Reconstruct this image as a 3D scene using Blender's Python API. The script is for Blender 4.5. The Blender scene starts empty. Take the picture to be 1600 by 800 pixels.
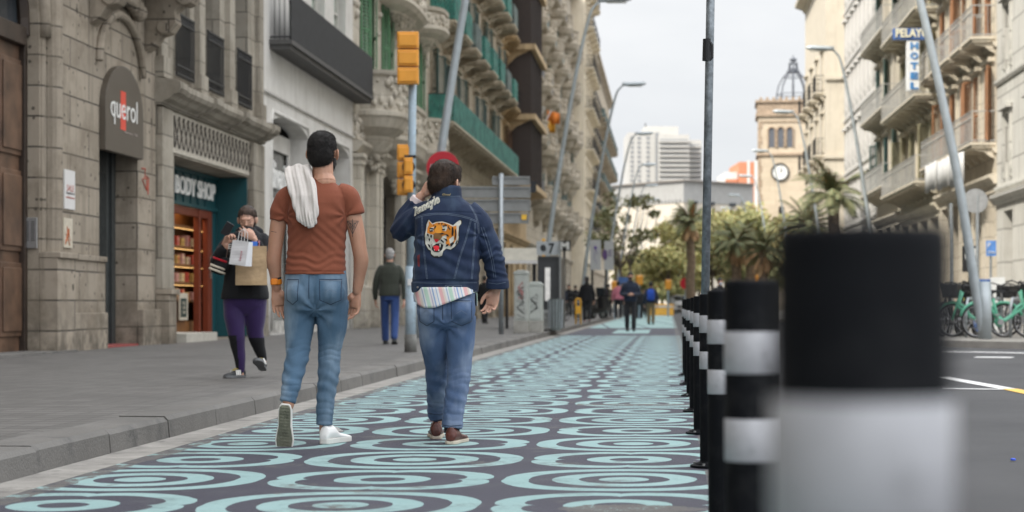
import bpy, bmesh, math, random
import numpy as np
from mathutils import Vector, Matrix, Quaternion
from mathutils.bvhtree import BVHTree
random.seed(7); np.random.seed(7)
S = bpy.context.scene
COL = S.collection
F = 2900.0; CAMH = 0.79; K = 0.0845          # focal length in pixels, eye height, street slope dX/dD
# ------------------------------------------------------------------ camera
cam = bpy.data.objects.new('camera', bpy.data.cameras.new('camera')); COL.objects.link(cam)
cam.location = (0, 0, CAMH); cam.rotation_euler = (math.pi/2, 0, 0)
cam.data.sensor_width = 36; cam.data.lens = F/1600*36; cam.data.shift_y = 75/1600
cam.data.clip_start = 0.05; cam.data.clip_end = 3000
cam.data.dof.use_dof = True; cam.data.dof.focus_distance = 10.6; cam.data.dof.aperture_fstop = 3.2
S.camera = cam
S.render.resolution_x = 1024; S.render.resolution_y = 512
# ------------------------------------------------------------------ light
SUN_EL, SUN_AZ = math.radians(45), math.radians(229)      # from behind left
w = bpy.data.worlds.new('World'); S.world = w; w.use_nodes = True
nt = w.node_tree; nt.nodes.clear()
N = nt.nodes.new; L = nt.links.new
sky = N('ShaderNodeTexSky'); sky.sky_type = 'NISHITA'; sky.sun_disc = False
sky.sun_elevation = SUN_EL; sky.sun_rotation = SUN_AZ
tc = N('ShaderNodeTexCoord'); mp = N('ShaderNodeMapping'); mp.inputs['Scale'].default_value = (1, 1, 3.2)
n1 = N('ShaderNodeTexNoise'); n1.inputs['Scale'].default_value = 2.3; n1.inputs['Detail'].default_value = 7; n1.inputs['Roughness'].default_value = .55
cr = N('ShaderNodeValToRGB')
cr.color_ramp.elements[0].position = .34; cr.color_ramp.elements[0].color = (7.6, 7.8, 8.1, 1)
cr.color_ramp.elements[1].position = .66; cr.color_ramp.elements[1].color = (9.5, 9.55, 9.6, 1)
mx = N('ShaderNodeMix'); mx.data_type = 'RGBA'; mx.inputs[0].default_value = .93
# overcast skies are brighter overhead than at the horizon
sx_ = N('ShaderNodeSeparateXYZ'); mr = N('ShaderNodeMapRange'); mr.inputs['From Min'].default_value = .17; mr.inputs['From Max'].default_value = .75; mr.inputs['To Min'].default_value = .77; mr.inputs['To Max'].default_value = 2.7
vm = N('ShaderNodeVectorMath'); vm.operation = 'SCALE'
bg = N('ShaderNodeBackground'); bg.inputs['Strength'].default_value = .088
ow = N('ShaderNodeOutputWorld')
L(tc.outputs['Generated'], mp.inputs['Vector']); L(mp.outputs[0], n1.inputs['Vector']); L(n1.outputs['Fac'], cr.inputs[0])
L(sky.outputs[0], mx.inputs[6]); L(cr.outputs[0], mx.inputs[7]); L(tc.outputs['Generated'], sx_.inputs[0]); L(sx_.outputs[2], mr.inputs[0]); L(mx.outputs[2], vm.inputs[0]); L(mr.outputs[0], vm.inputs['Scale']); L(vm.outputs[0], bg.inputs['Color']); L(bg.outputs[0], ow.inputs[0])
sun = bpy.data.objects.new('sun', bpy.data.lights.new('sun', 'SUN')); COL.objects.link(sun)
sun.data.energy = 3.3; sun.data.angle = math.radians(5); sun.data.color = (1, .93, .82)
_sd = Vector((math.sin(SUN_AZ)*math.cos(SUN_EL), math.cos(SUN_AZ)*math.cos(SUN_EL), math.sin(SUN_EL)))
sun.rotation_euler = _sd.to_track_quat('Z', 'Y').to_euler()
S.view_settings.view_transform = 'Standard'; S.view_settings.look = 'None'
S.view_settings.exposure = .68; S.view_settings.gamma = 1
# ------------------------------------------------------------------ pixel <-> place helpers (photo 1600x800)
def GP(px, py, z=0.0):                       # point on a horizontal plane
    D = F*(CAMH-z)/(py-475); return ((px-800)/F*D, D)
def PX(px, py, D): return Vector(((px-800)/F*D, D, CAMH+(475-py)/F*D))
def LD(px, c=8.6): return c/((800-px)/F+K)   # depth on the left facade plane
def RD(px, c=10.5): return c/((px-800)/F-K)
def HZ(py, D): return CAMH+(475-py)/F*D
def LAT(a, D): return a+K*D
# ------------------------------------------------------------------ tags
def tag(o, label=None, cat=None, group=None, kind=None):
    if label: o['label'] = label
    if cat: o['category'] = cat
    if group: o['group'] = group
    if kind: o['kind'] = kind
    return o
def empty(name, loc=(0, 0, 0), rz=0, label=None, cat=None, group=None):
    o = bpy.data.objects.new(name, None); COL.objects.link(o)
    o.location = loc; o.rotation_euler = (0, 0, rz); o.empty_display_size = .2
    return tag(o, label, cat, group)
def copy_tree(o, parent=None):
    c = o.copy(); COL.objects.link(c); c.parent = parent
    if parent is not None: c.matrix_parent_inverse = Matrix.Identity(4)
    for ch in [x for x in bpy.data.objects if x.parent == o]: copy_tree(ch, c)
    return c
# ------------------------------------------------------------------ materials
MATS = {}
class NE:
    """tiny expression wrapper around math nodes"""
    def __init__(s, nt, sock): s.nt = nt; s.s = sock
    def _m(s, op, *a):
        n = s.nt.nodes.new('ShaderNodeMath'); n.operation = op
        for i, x in enumerate((s,)+a):
            if isinstance(x, NE): s.nt.links.new(x.s, n.inputs[i])
            else: n.inputs[i].default_value = float(x)
        return NE(s.nt, n.outputs[0])
    def __add__(s, o): return s._m('ADD', o)
    def __sub__(s, o): return s._m('SUBTRACT', o)
    def __mul__(s, o): return s._m('MULTIPLY', o)
    def __truediv__(s, o): return s._m('DIVIDE', o)
    def lt(s, o): return s._m('LESS_THAN', o)
    def gt(s, o): return s._m('GREATER_THAN', o)
    def floor(s): return s._m('FLOOR')
    def abs(s): return s._m('ABSOLUTE')
    def sqrt(s): return s._m('SQRT')
    def pow(s, o): return s._m('POWER', o)
    def min(s, o): return s._m('MINIMUM', o)
    def max(s, o): return s._m('MAXIMUM', o)
    def mod(s, o): return s._m('FLOORED_MODULO', o)
    def clamp(s): return s.max(0).min(1)
def newmat(name):
    m = bpy.data.materials.new(name); m.use_nodes = True
    t = m.node_tree; b = t.nodes['Principled BSDF']
    return m, t, b
def mixc(t, fac, a, b, blend='MIX'):
    n = t.nodes.new('ShaderNodeMix'); n.data_type = 'RGBA'; n.blend_type = blend
    for i, x in ((0, fac), (6, a), (7, b)):
        if isinstance(x, NE): x = x.s
        if isinstance(x, bpy.types.NodeSocket): t.links.new(x, n.inputs[i])
        elif i == 0: n.inputs[0].default_value = x
        else: n.inputs[i].default_value = (*x[:3], 1)
    return n.outputs[2]
def noise(t, vec, scale, detail=4, rough=.6, dist=0):
    n = t.nodes.new('ShaderNodeTexNoise'); n.inputs['Scale'].default_value = scale
    n.inputs['Detail'].default_value = detail; n.inputs['Roughness'].default_value = rough; n.inputs['Distortion'].default_value = dist
    if vec is not None: t.links.new(vec, n.inputs['Vector'])
    return NE(t, n.outputs['Fac'])
def objco(t, scale=None):
    c = t.nodes.new('ShaderNodeTexCoord'); v = c.outputs['Object']
    if scale:
        m = t.nodes.new('ShaderNodeMapping'); m.inputs['Scale'].default_value = scale
        t.links.new(v, m.inputs['Vector']); v = m.outputs[0]
    return v
def bump(t, b, h, strength=.3, dist=.01):
    n = t.nodes.new('ShaderNodeBump'); n.inputs['Strength'].default_value = strength; n.inputs['Distance'].default_value = dist
    t.links.new(h.s if isinstance(h, NE) else h, n.inputs['Height']); t.links.new(n.outputs[0], b.inputs['Normal'])
def mat(name, col, rough=.6, var=.12, ns=6, metal=0, bmp=.0, bs=None, emit=None, spec=.5, dirt=None, alpha=None):
    if name in MATS: return MATS[name]
    m, t, b = newmat(name); v = objco(t)
    f = noise(t, v, ns, 5)
    lo = tuple(c*(1-var*1.6) for c in col); hi = tuple(min(1, c*(1+var*1.6)) for c in col)
    c = mixc(t, (f-.5)*2.2+.5, lo, hi)
    if dirt:
        g = ((noise(t, v, dirt[1], 6, .7)-.52)*6).clamp()
        c = mixc(t, g*dirt[2], c, dirt[0])
    t.links.new(c, b.inputs['Base Color'])
    b.inputs['Roughness'].default_value = rough; b.inputs['Metallic'].default_value = metal
    b.inputs['Specular IOR Level'].default_value = spec
    if bmp: bump(t, b, noise(t, v, bs or ns*6, 4), bmp, .01)
    if emit:
        b.inputs['Emission Color'].default_value = (*emit[0], 1); b.inputs['Emission Strength'].default_value = emit[1]
    MATS[name] = m; return m
def wallmat(name, col, bw=.9, bh=.42, mortar=.014, mcol=None, stain=.5, pits=False, var=.12, bmp=.6):
    """ashlar / plaster wall: brick layout in the wall's own x,z"""
    if name in MATS: return MATS[name]
    m, t, b = newmat(name); co = objco(t)
    sep = t.nodes.new('ShaderNodeSeparateXYZ'); t.links.new(co, sep.inputs[0])
    x, y, z = (NE(t, sep.outputs[i]) for i in range(3))
    cb = t.nodes.new('ShaderNodeCombineXYZ'); t.links.new((x+y).s, cb.inputs[0]); t.links.new(z.s, cb.inputs[1])
    h = None
    c1 = tuple(c*(1-var) for c in col); c2 = tuple(min(1, c*(1+var)) for c in col)
    mcol = mcol or tuple(c*.35 for c in col)
    if bw:
        br = t.nodes.new('ShaderNodeTexBrick'); t.links.new(cb.outputs[0], br.inputs['Vector'])
        br.inputs['Color1'].default_value = (*c1, 1); br.inputs['Color2'].default_value = (*c2, 1); br.inputs['Mortar'].default_value = (*mcol, 1)
        br.inputs['Scale'].default_value = 1; br.inputs['Brick Width'].default_value = bw; br.inputs['Row Height'].default_value = bh
        br.inputs['Mortar Size'].default_value = mortar; br.inputs['Mortar Smooth'].default_value = .1
        c = br.outputs['Color']; h = NE(t, br.outputs['Fac'])
    else: c = mixc(t, noise(t, co, 1.3, 5), c1, c2)
    nz = noise(t, co, 1.1, 8, .7)
    c = mixc(t, ((nz-.46)*6).clamp()*stain, c, (col[0]*.50, col[1]*.47, col[2]*.43))
    st = t.nodes.new('ShaderNodeMapping'); st.inputs['Scale'].default_value = (2.4, 2.4, .22); t.links.new(co, st.inputs['Vector'])
    c = mixc(t, ((noise(t, st.outputs[0], 1.6, 6, .6)-.5)*7).clamp()*stain, c, tuple(v*.45 for v in (col[0], col[1]*.97, col[2]*.93)))
    c = mixc(t, ((noise(t, co, 26, 4, .7)-.3)*.5).clamp(), c, tuple(min(1, v*1.3) for v in col))
    gr = ((z*-1+1.0)/.8).clamp()*((noise(t, co, 3.5, 5)-.38)*4).clamp()      # splashed dirt near the pavement
    c = mixc(t, gr*.85, c, tuple(v*.3 for v in col))
    hh = noise(t, co, 14, 6, .7)*.5
    if pits:
        vo = t.nodes.new('ShaderNodeTexVoronoi'); vo.inputs['Scale'].default_value = 1.9; t.links.new(cb.outputs[0], vo.inputs['Vector'])
        k = (NE(t, vo.outputs['Distance'])+noise(t, co, 9, 3)*.10).lt(.15)
        vs = t.nodes.new('ShaderNodeMapping'); vs.inputs['Scale'].default_value = (5.5, 5.5, 2.6); t.links.new(cb.outputs[0], vs.inputs['Vector'])
        vo2 = t.nodes.new('ShaderNodeTexVoronoi'); vo2.inputs['Scale'].default_value = 1.0; t.links.new(vs.outputs[0], vo2.inputs['Vector'])
        k = k.max((NE(t, vo2.outputs['Distance'])+noise(t, co, 30, 2)*.12).lt(.20)*noise(t, co, .8, 2).gt(.42))
        c = mixc(t, k*.85, c, tuple(v*.22 for v in col)); hh = hh-k*1.2
    t.links.new(c, b.inputs['Base Color']); b.inputs['Roughness'].default_value = .88
    b.inputs['Specular IOR Level'].default_value = .25
    if h is not None: hh = hh-h*1.6
    bump(t, b, hh, bmp, .012)
    MATS[name] = m; return m
def glassmat(name, col=(.03, .035, .04), rough=.08):
    if name in MATS: return MATS[name]
    m, t, b = newmat(name); f = noise(t, objco(t), .8, 2)
    c = mixc(t, ((f-.5)*3+.5).clamp(), tuple(v*.5 for v in col), tuple(v*1.5 for v in col))
    t.links.new(c, b.inputs['Base Color']); b.inputs['Roughness'].default_value = rough; b.inputs['IOR'].default_value = 1.5
    MATS[name] = m; return m
# ------------------------------------------------------------------ mesh builder
class MB:
    def __init__(s): s.v = []; s.f = []; s.mi = []; s.cur = 0
    def _add(s, vs, fs):
        o = len(s.v); s.v += [tuple(p) for p in vs]; s.f += [tuple(i+o for i in f) for f in fs]; s.mi += [s.cur]*len(fs); return s
    def box(s, x0, x1, y0, y1, z0, z1):
        x0, x1 = sorted((x0, x1)); y0, y1 = sorted((y0, y1)); z0, z1 = sorted((z0, z1))
        return s._add([(x0,y0,z0),(x1,y0,z0),(x1,y1,z0),(x0,y1,z0),(x0,y0,z1),(x1,y0,z1),(x1,y1,z1),(x0,y1,z1)],
                      [(0,3,2,1),(4,5,6,7),(0,1,5,4),(1,2,6,5),(2,3,7,6),(3,0,4,7)])
    def quad(s, a, b, c, d): return s._add([a, b, c, d], [(0, 1, 2, 3)])
    def poly(s, pts): return s._add(pts, [tuple(range(len(pts)))])
    def tube(s, pts, rad, n=8, cap=True, k=1.0, side=None):
        pts = [Vector(p) for p in pts]; m = len(pts)
        if not isinstance(rad, (list, tuple)): rad = [rad]*m
        vs, A = [], None
        for i, p in enumerate(pts):
            d = (pts[min(i+1, m-1)]-pts[max(i-1, 0)]).normalized()
            if A is None:
                r = Vector(side) if side is not None else (Vector((0, 0, 1)) if abs(d.z) < .9 else Vector((1, 0, 0)))
                A = (r-d*r.dot(d)).normalized()
            else: A = (A-d*A.dot(d)).normalized()
            B = d.cross(A)
            for j in range(n):
                a = 2*math.pi*j/n; vs.append(p+(A*math.cos(a)+B*math.sin(a)*k)*rad[i])
        fs = [(i*n+j, i*n+(j+1) % n, (i+1)*n+(j+1) % n, (i+1)*n+j) for i in range(m-1) for j in range(n)]
        if cap: fs += [tuple(reversed(range(n))), tuple(range((m-1)*n, m*n))]
        return s._add(vs, fs)
    def bar(s, p, q, w, h=None, up=(0, 0, 1)):
        p, q = Vector(p), Vector(q); h = h or w; d = (q-p).normalized(); u = Vector(up)
        if abs(d.dot(u)) > .98: u = Vector((1, 0, 0))
        a = d.cross(u).normalized()*w/2; b = a.cross(d).normalized()*h/2
        vs = [p-a-b, p+a-b, p+a+b, p-a+b, q-a-b, q+a-b, q+a+b, q-a+b]
        return s._add(vs, [(0,3,2,1),(4,5,6,7),(0,1,5,4),(1,2,6,5),(2,3,7,6),(3,0,4,7)])
    def cyl(s, p, q, r, n=16): return s.tube([p, q], r, n)
    def ell(s, c, r, n=12, m=8, rot=None):
        c = Vector(c); vs = []; R = rot or Matrix.Identity(3)
        for i in range(1, m):
            a = math.pi*i/m
            for j in range(n):
                b = 2*math.pi*j/n
                vs.append(c+R@Vector((r[0]*math.sin(a)*math.cos(b), r[1]*math.sin(a)*math.sin(b), r[2]*math.cos(a))))
        vs += [c+R@Vector((0, 0, r[2])), c+R@Vector((0, 0, -r[2]))]; t, bt = len(vs)-2, len(vs)-1
        fs = [(i*n+j, (i+1)*n+j, (i+1)*n+(j+1) % n, i*n+(j+1) % n) for i in range(m-2) for j in range(n)]
        fs += [(t, j, (j+1) % n) for j in range(n)]+[(bt, (m-2)*n+(j+1) % n, (m-2)*n+j) for j in range(n)]
        return s._add(vs, fs)
    def prism(s, poly, y0, y1, axis='y'):
        """poly: list of (a,b); axis y: (x,z), axis x: (y,z), axis z: (x,y)"""
        f = {'y': lambda a, b, t: (a, t, b), 'x': lambda a, b, t: (t, a, b), 'z': lambda a, b, t: (a, b, t)}[axis]
        n = len(poly); vs = [f(a, b, y0) for a, b in poly]+[f(a, b, y1) for a, b in poly]
        return s._add(vs, [tuple(range(n)), tuple(reversed(range(n, 2*n)))]+[(i, i+n, (i+1) % n+n, (i+1) % n) for i in range(n)])
    def lathe(s, prof, c=(0, 0), n=20):
        vs = [(c[0]+r*math.cos(2*math.pi*j/n), c[1]+r*math.sin(2*math.pi*j/n), z) for r, z in prof for j in range(n)]; m = len(prof)
        fs = [(i*n+j, i*n+(j+1) % n, (i+1)*n+(j+1) % n, (i+1)*n+j) for i in range(m-1) for j in range(n)]
        fs += [tuple(reversed(range(n))), tuple(range((m-1)*n, m*n))]
        return s._add(vs, fs)
    def stack(s, secs, n=24):
        """secs: (cx,cy,z,rx,ry[,power]) horizontal super-ellipse rings, closed"""
        vs = []
        for q in secs:
            cx, cy, z, rx, ry = q[:5]; e = q[5] if len(q) > 5 else 2.3
            for j in range(n):
                a = 2*math.pi*j/n; ca, sa = math.cos(a), math.sin(a)
                vs.append((cx+rx*math.copysign(abs(ca)**(2/e), ca), cy+ry*math.copysign(abs(sa)**(2/e), sa), z))
        m = len(secs)
        fs = [(i*n+j, i*n+(j+1) % n, (i+1)*n+(j+1) % n, (i+1)*n+j) for i in range(m-1) for j in range(n)]
        fs += [tuple(reversed(range(n))), tuple(range((m-1)*n, m*n))]
        return s._add(vs, fs)
    def mesh(s, name, mats, smooth=False, recalc=True):
        me = bpy.data.meshes.new(name); me.from_pydata(s.v, [], s.f)
        if not isinstance(mats, (list, tuple)): mats = [mats]
        for m in mats: me.materials.append(m)
        if len(mats) > 1: me.polygons.foreach_set('material_index', s.mi)
        if recalc:
            b = bmesh.new(); b.from_mesh(me); bmesh.ops.recalc_face_normals(b, faces=b.faces); b.to_mesh(me); b.free()
        if smooth: me.polygons.foreach_set('use_smooth', [True]*len(me.polygons))
        me.update(); return me
    def build(s, name, mats, parent=None, smooth=False, bevel=0, recalc=True, loc=None):
        o = bpy.data.objects.new(name, s.mesh(name, mats, smooth, recalc)); COL.objects.link(o); o.parent = parent
        if loc is not None: o.location = loc
        if bevel:
            md = o.modifiers.new('bevel', 'BEVEL'); md.width = bevel; md.segments = 2; md.limit_method = 'ANGLE'; md.harden_normals = False
        return o
def deps(): bpy.context.view_layer.update(); return bpy.context.evaluated_depsgraph_get()
def text_geo(txt, w, h, ext=.004, shear=0, bold=0, keep=False):
    """built-in font turned into verts/faces in the x,z plane, fitted to w x h, front towards -y"""
    cu = bpy.data.curves.new('t', 'FONT'); cu.body = txt; cu.size = 1; cu.extrude = .5; cu.shear = shear; cu.offset = bold; cu.resolution_u = 3
    o = bpy.data.objects.new('t', cu); COL.objects.link(o)
    me = bpy.data.meshes.new_from_object(o.evaluated_get(deps()))
    co = np.array([v.co[:] for v in me.vertices]); fs = [tuple(p.vertices) for p in me.polygons]
    bpy.data.objects.remove(o); bpy.data.curves.remove(cu); bpy.data.meshes.remove(me)
    mn, mxx = co.min(0), co.max(0); sx = w/(mxx[0]-mn[0]); sz = h/(mxx[1]-mn[1])
    if keep: sx = sz
    out = [((c[0]-mn[0])*sx, -(c[2]+.5)*ext, (c[1]-mn[1])*sz) for c in co]
    return out, fs
def add_text(mb, txt, x, y, z, w, h, ext=.01, shear=0, bold=0, fn=None):
    vs, fs = text_geo(txt, w, h, ext, shear, bold)
    vs = [(a+x, b+y, c+z) for a, b, c in vs]
    if fn: vs = [fn(Vector(p)) for p in vs]
    mb._add(vs, fs)
# ================================================================== GROUND
def sheet(name, pts, z, m, kind='structure', label=None, cat=None):
    mb = MB(); mb.poly([(x, y, z) for x, y in pts]); o = mb.build(name, m); return tag(o, label, cat, kind=kind)
def strip(a0, a1, d0, d1, n=1):
    return [(LAT(a0, d0), d0), (LAT(a1, d0), d0), (LAT(a1, d1), d1), (LAT(a0, d1), d1)]
def wco(t):
    c = objco(t); s = t.nodes.new('ShaderNodeSeparateXYZ'); t.links.new(c, s.inputs[0])
    return c, NE(t, s.outputs[0]), NE(t, s.outputs[1]), NE(t, s.outputs[2])
def asphalt_mat():
    m, t, b = newmat('asphalt'); c, x, y, z = wco(t)
    g = noise(t, c, 160, 3, .8); l = noise(t, c, .5, 6, .65); q = noise(t, c, 5, 5, .6)
    col = mixc(t, ((l-.5)*2.4+.5).clamp(), (.045, .046, .05), (.078, .078, .082))
    col = mixc(t, ((g-.55)*4).clamp()*.5, col, (.17, .17, .175))
    col = mixc(t, ((q-.6)*5).clamp()*.4, col, (.035, .035, .037))
    t.links.new(col, b.inputs['Base Color']); b.inputs['Roughness'].default_value = .8; b.inputs['Specular IOR Level'].default_value = .3
    bump(t, b, g, .7, .006); return m
def lane_mat():
    m, t, b = newmat('painted_lane'); c, x, y, z = wco(t)
    wob = (noise(t, c, 6, 3)-.5)*.022
    a = x-y*K+wob; dd = y+wob
    i = ((a+.2)/1.09+.5).floor(); u = (a+.2)-i*1.09
    j = ((dd-8.36)/1.07+.5).floor(); v = (dd-8.36)-j*1.07
    par = (i+j).mod(2)
    r = (u*u+v*v).sqrt(); r4 = (((u*.955).abs().pow(2.35)+v.abs().pow(2.35))).pow(1/2.35)
    rnd = r.lt(.112).max(r.gt(.205)*r.lt(.325)).max(r4.gt(.412)*r4.lt(.522))
    s2 = (u*v).abs()*2/(r*r+.0001); ru = ((u*.96)*(u*.96)+v*v).sqrt()
    R = s2.pow(.42)*.085+.425
    scl = (r.gt(.10)*r.lt(.215)).max(ru.gt(R-.118)*ru.lt(R))
    pat = rnd*(par*-1+1)+scl*par
    # far end of the lane: dark crossing band, then solid colour with a few dark seams
    far = dd.gt(61); band = dd.gt(46.5)*dd.lt(61)
    seam = (((a*1.1+dd*.06).mod(1.45)).lt(.09)).max(0)
    pat = pat*(band*-1+1)*(far*-1+1)+far*(seam*-1+1)+band*(a.gt(-1.55)*a.lt(-.55)*dd.gt(50)*dd.lt(57))
    ed = noise(t, c, 40, 5, .75); wr = noise(t, c, 1.7, 6, .7); w2 = noise(t, c, 9, 6, .8)
    wear = ((wr-.56)*9).clamp()*((w2-.44)*9).clamp()
    wear = wear.max(((x-y*K)-.17).gt(0)*((w2-.42)*8).clamp())
    edge = ((x-y*K)*-1-2.62+(wr-.5)*.15).gt(0)*((w2-.4)*8).clamp()
    wear = wear.max(edge)
    patch = ((dd+(wr-.5)*.5-14.55).abs().lt(.13))*a.gt(-.72)*((w2-.40)*9).clamp()
    pr = ((a+.15)*(a+.15)*.35+(dd-7.15)*(dd-7.15)).sqrt()
    patch = patch.max((pr+(w2-.5)*.25).lt(.16)*((ed-.35)*9).clamp())
    wear = wear.max(patch)
    g = noise(t, c, 190, 3, .8)
    tl = mixc(t, ((noise(t, c, .7, 5)-.5)*2.5+.5).clamp(), (.27, .43, .43), (.34, .50, .50))
    tl = mixc(t, ((ed-.5)*5).clamp()*.45, tl, (.20, .33, .34))
    dk = mixc(t, ((noise(t, c, .9, 5)-.5)*2.5+.5).clamp(), (.042, .042, .062), (.064, .063, .088))
    dk = mixc(t, ((g-.5)*4).clamp()*.35, dk, (.16, .16, .18))
    col = mixc(t, pat, dk, tl)
    ch = (noise(t, c, 2.6, 7, .75)-.53)*7
    col = mixc(t, ch.clamp()*.45, col, (.10, .105, .115))
    col = mixc(t, wear, col, mixc(t, g, (.07, .068, .066), (.19, .18, .17)))
    t.links.new(col, b.inputs['Base Color']); b.inputs['Roughness'].default_value = .72; b.inputs['Specular IOR Level'].default_value = .35
    bump(t, b, g*1.2+ed*.6, .9, .008); return m
def pave_mat(name='paving', base=(.118, .113, .107)):
    m, t, b = newmat(name); c, x, y, z = wco(t)
    a = x-y*K; T = .2
    jo = noise(t, c, 20, 3)*.008
    ga = ((a+jo).mod(T)).lt(.009).max((y+jo).mod(T).lt(.022))
    ia = (a/T).floor(); iy = (y/T).floor()
    cb = t.nodes.new('ShaderNodeCombineXYZ'); t.links.new(ia.s, cb.inputs[0]); t.links.new(iy.s, cb.inputs[1])
    wn = t.nodes.new('ShaderNodeTexWhiteNoise'); t.links.new(cb.outputs[0], wn.inputs['Vector'])
    col = mixc(t, NE(t, wn.outputs['Value']), tuple(v*.84 for v in base), tuple(v*1.15 for v in base))
    sub = ((a+jo).mod(T/4)).lt(.006).max((y+jo).mod(T/4).lt(.006))
    col = mixc(t, sub*.28, col, tuple(v*.4 for v in base))
    col = mixc(t, ga*.9, col, tuple(v*.28 for v in base))
    l = noise(t, c, .42, 7, .68)
    col = mixc(t, ((l-.5)*6).clamp()*.6, col, tuple(v*.5 for v in base))
    col = mixc(t, ((noise(t, c, 2.2, 7, .7)-.56)*6).clamp()*.5, col, tuple(v*.55 for v in base))
    big = ((noise(t, c, .9, 3, .5)-.60)*9).clamp(); col = mixc(t, big*.45, col, tuple(v*.45 for v in base))
    spot = ((noise(t, c, 9, 2, .5)-.70)*30).clamp(); col = mixc(t, spot*.6, col, (.03, .03, .03))
    t.links.new(col, b.inputs['Base Color']); b.inputs['Roughness'].default_value = .62; b.inputs['Specular IOR Level'].default_value = .4
    bump(t, b, (ga*-1)+noise(t, c, 60, 4)*.5, .5, .006); return m
AS = asphalt_mat()
sheet('ground', [(-1500, -1500), (1500, -1500), (1500, 2500), (-1500, 2500)], -.03, mat('far_ground', (.13, .125, .12), .9))
sheet('road', [(LAT(.28, -12), -12), (60, -12), (60, 27), (14, 29.5), (9.3, 32.3), (7.95, 34.2), (LAT(5, 38), 38), (LAT(5, 290), 290), (LAT(.28, 290), 290)], -.004, AS)
sheet('painted_lane', strip(-2.72, .28, -12, 200), 0, lane_mat())
sheet('gutter', strip(-2.96, -2.72, -12, 290), -.002, mat('gutter_concrete', (.24, .228, .21), .85, .2, 4, bmp=.4, dirt=((.08, .075, .07), 3.5, .8)))
PAVE = pave_mat()
mb = MB(); mb.prism(strip(-8.75, -3.26, -12, 290), -.03, .118, 'z'); tag(mb.build('pavement', PAVE), kind='structure')
KM = mat('kerb_stone', (.13, .124, .116), .8, .22, 1.1, bmp=.6, bs=60, dirt=((.045, .045, .045), 2.2, .8))
mb = MB(); d = -12.0
rr = random.Random(3)
while d < 290:
    Ls = 1.15 if d < 60 else 4; dz = rr.uniform(-.004, .004); da = rr.uniform(-.006, .006)
    for sec in [(-3.26, -2.955)]:
        a0, a1 = sec[0], sec[1]+da; d0, d1 = d+.008, d+Ls-.008
        pr = [(a0, -.03), (a1, -.03), (a1-.012, .098+dz), (a1-.035, .122+dz), (a0, .124+dz)]
        n = len(pr); vs = [(LAT(a, q), q, z) for q in (d0, d1) for a, z in pr]
        mb._add(vs, [tuple(range(n)), tuple(reversed(range(n, 2*n)))]+[(i, (i+1) % n, (i+1) % n+n, i+n) for i in range(n)])
    d += Ls
tag(mb.build('kerb', KM), kind='structure')
# right-hand pavement behind the cross traffic corner
RP = [(60, 27), (14, 29.5), (9.3, 32.3), (7.95, 34.2), (LAT(5, 38), 38), (LAT(5, 290), 290), (LAT(12, 290), 290), (LAT(12, 40), 40), (60, 40)]
mb = MB(); mb.prism([(x+.25 if i < 6 else x, y+.25 if i < 5 else y) for i, (x, y) in enumerate(RP)], -.03, .118, 'z'); tag(mb.build('pavement', pave_mat('paving_light', (.30, .28, .25))), kind='structure')
mb = MB()
for (x0, y0), (x1, y1) in zip(RP[:5], RP[1:6]):
    dx, dy = Vector((x1-x0, y1-y0)).normalized(); nx, ny = (dy*.3, -dx*.3) if True else 0
    mb.prism([(x0, y0), (x1, y1), (x1-nx*-1*0+abs(nx)*.9, y1+.3), (x0+abs(nx)*.9, y0+.3)], -.03, .124, 'z')
tag(mb.build('kerb', mat('kerb_light', (.36, .34, .31), .85, .15, 2, bmp=.4)), kind='structure')
# road paint on the right
RW = mat('road_white', (.72, .72, .71), .7, .12, 5, dirt=((.12, .12, .12), 30, .6)); RY = mat('road_yellow', (.75, .46, .08), .7, .12, 5, dirt=((.12, .12, .12), 30, .6))
def paint(name, p, q, wd, m):
    p, q = Vector(GP(*p)), Vector(GP(*q)); n = Vector((-(q-p).y, (q-p).x)).normalized()*wd/2
    sheet(name, [tuple(p-n), tuple(q-n), tuple(q+n), tuple(p+n)], .0015, m)
paint('lane_line', (1470, 589), (1575, 607.5), .16, RW)
paint('lane_line', (1470, 607), (1570, 608.5), .14, RW)
paint('lane_line', (1577, 607.5), (1640, 621), .16, RY)
paint('lane_line', (1524, 558), (1583, 558.6), .55, RW)
paint('lane_line', (1476, 549.5), (1506, 550), .4, RW)
paint('lane_line', (1512, 549.8), (1620, 552), .4, RW)
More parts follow.
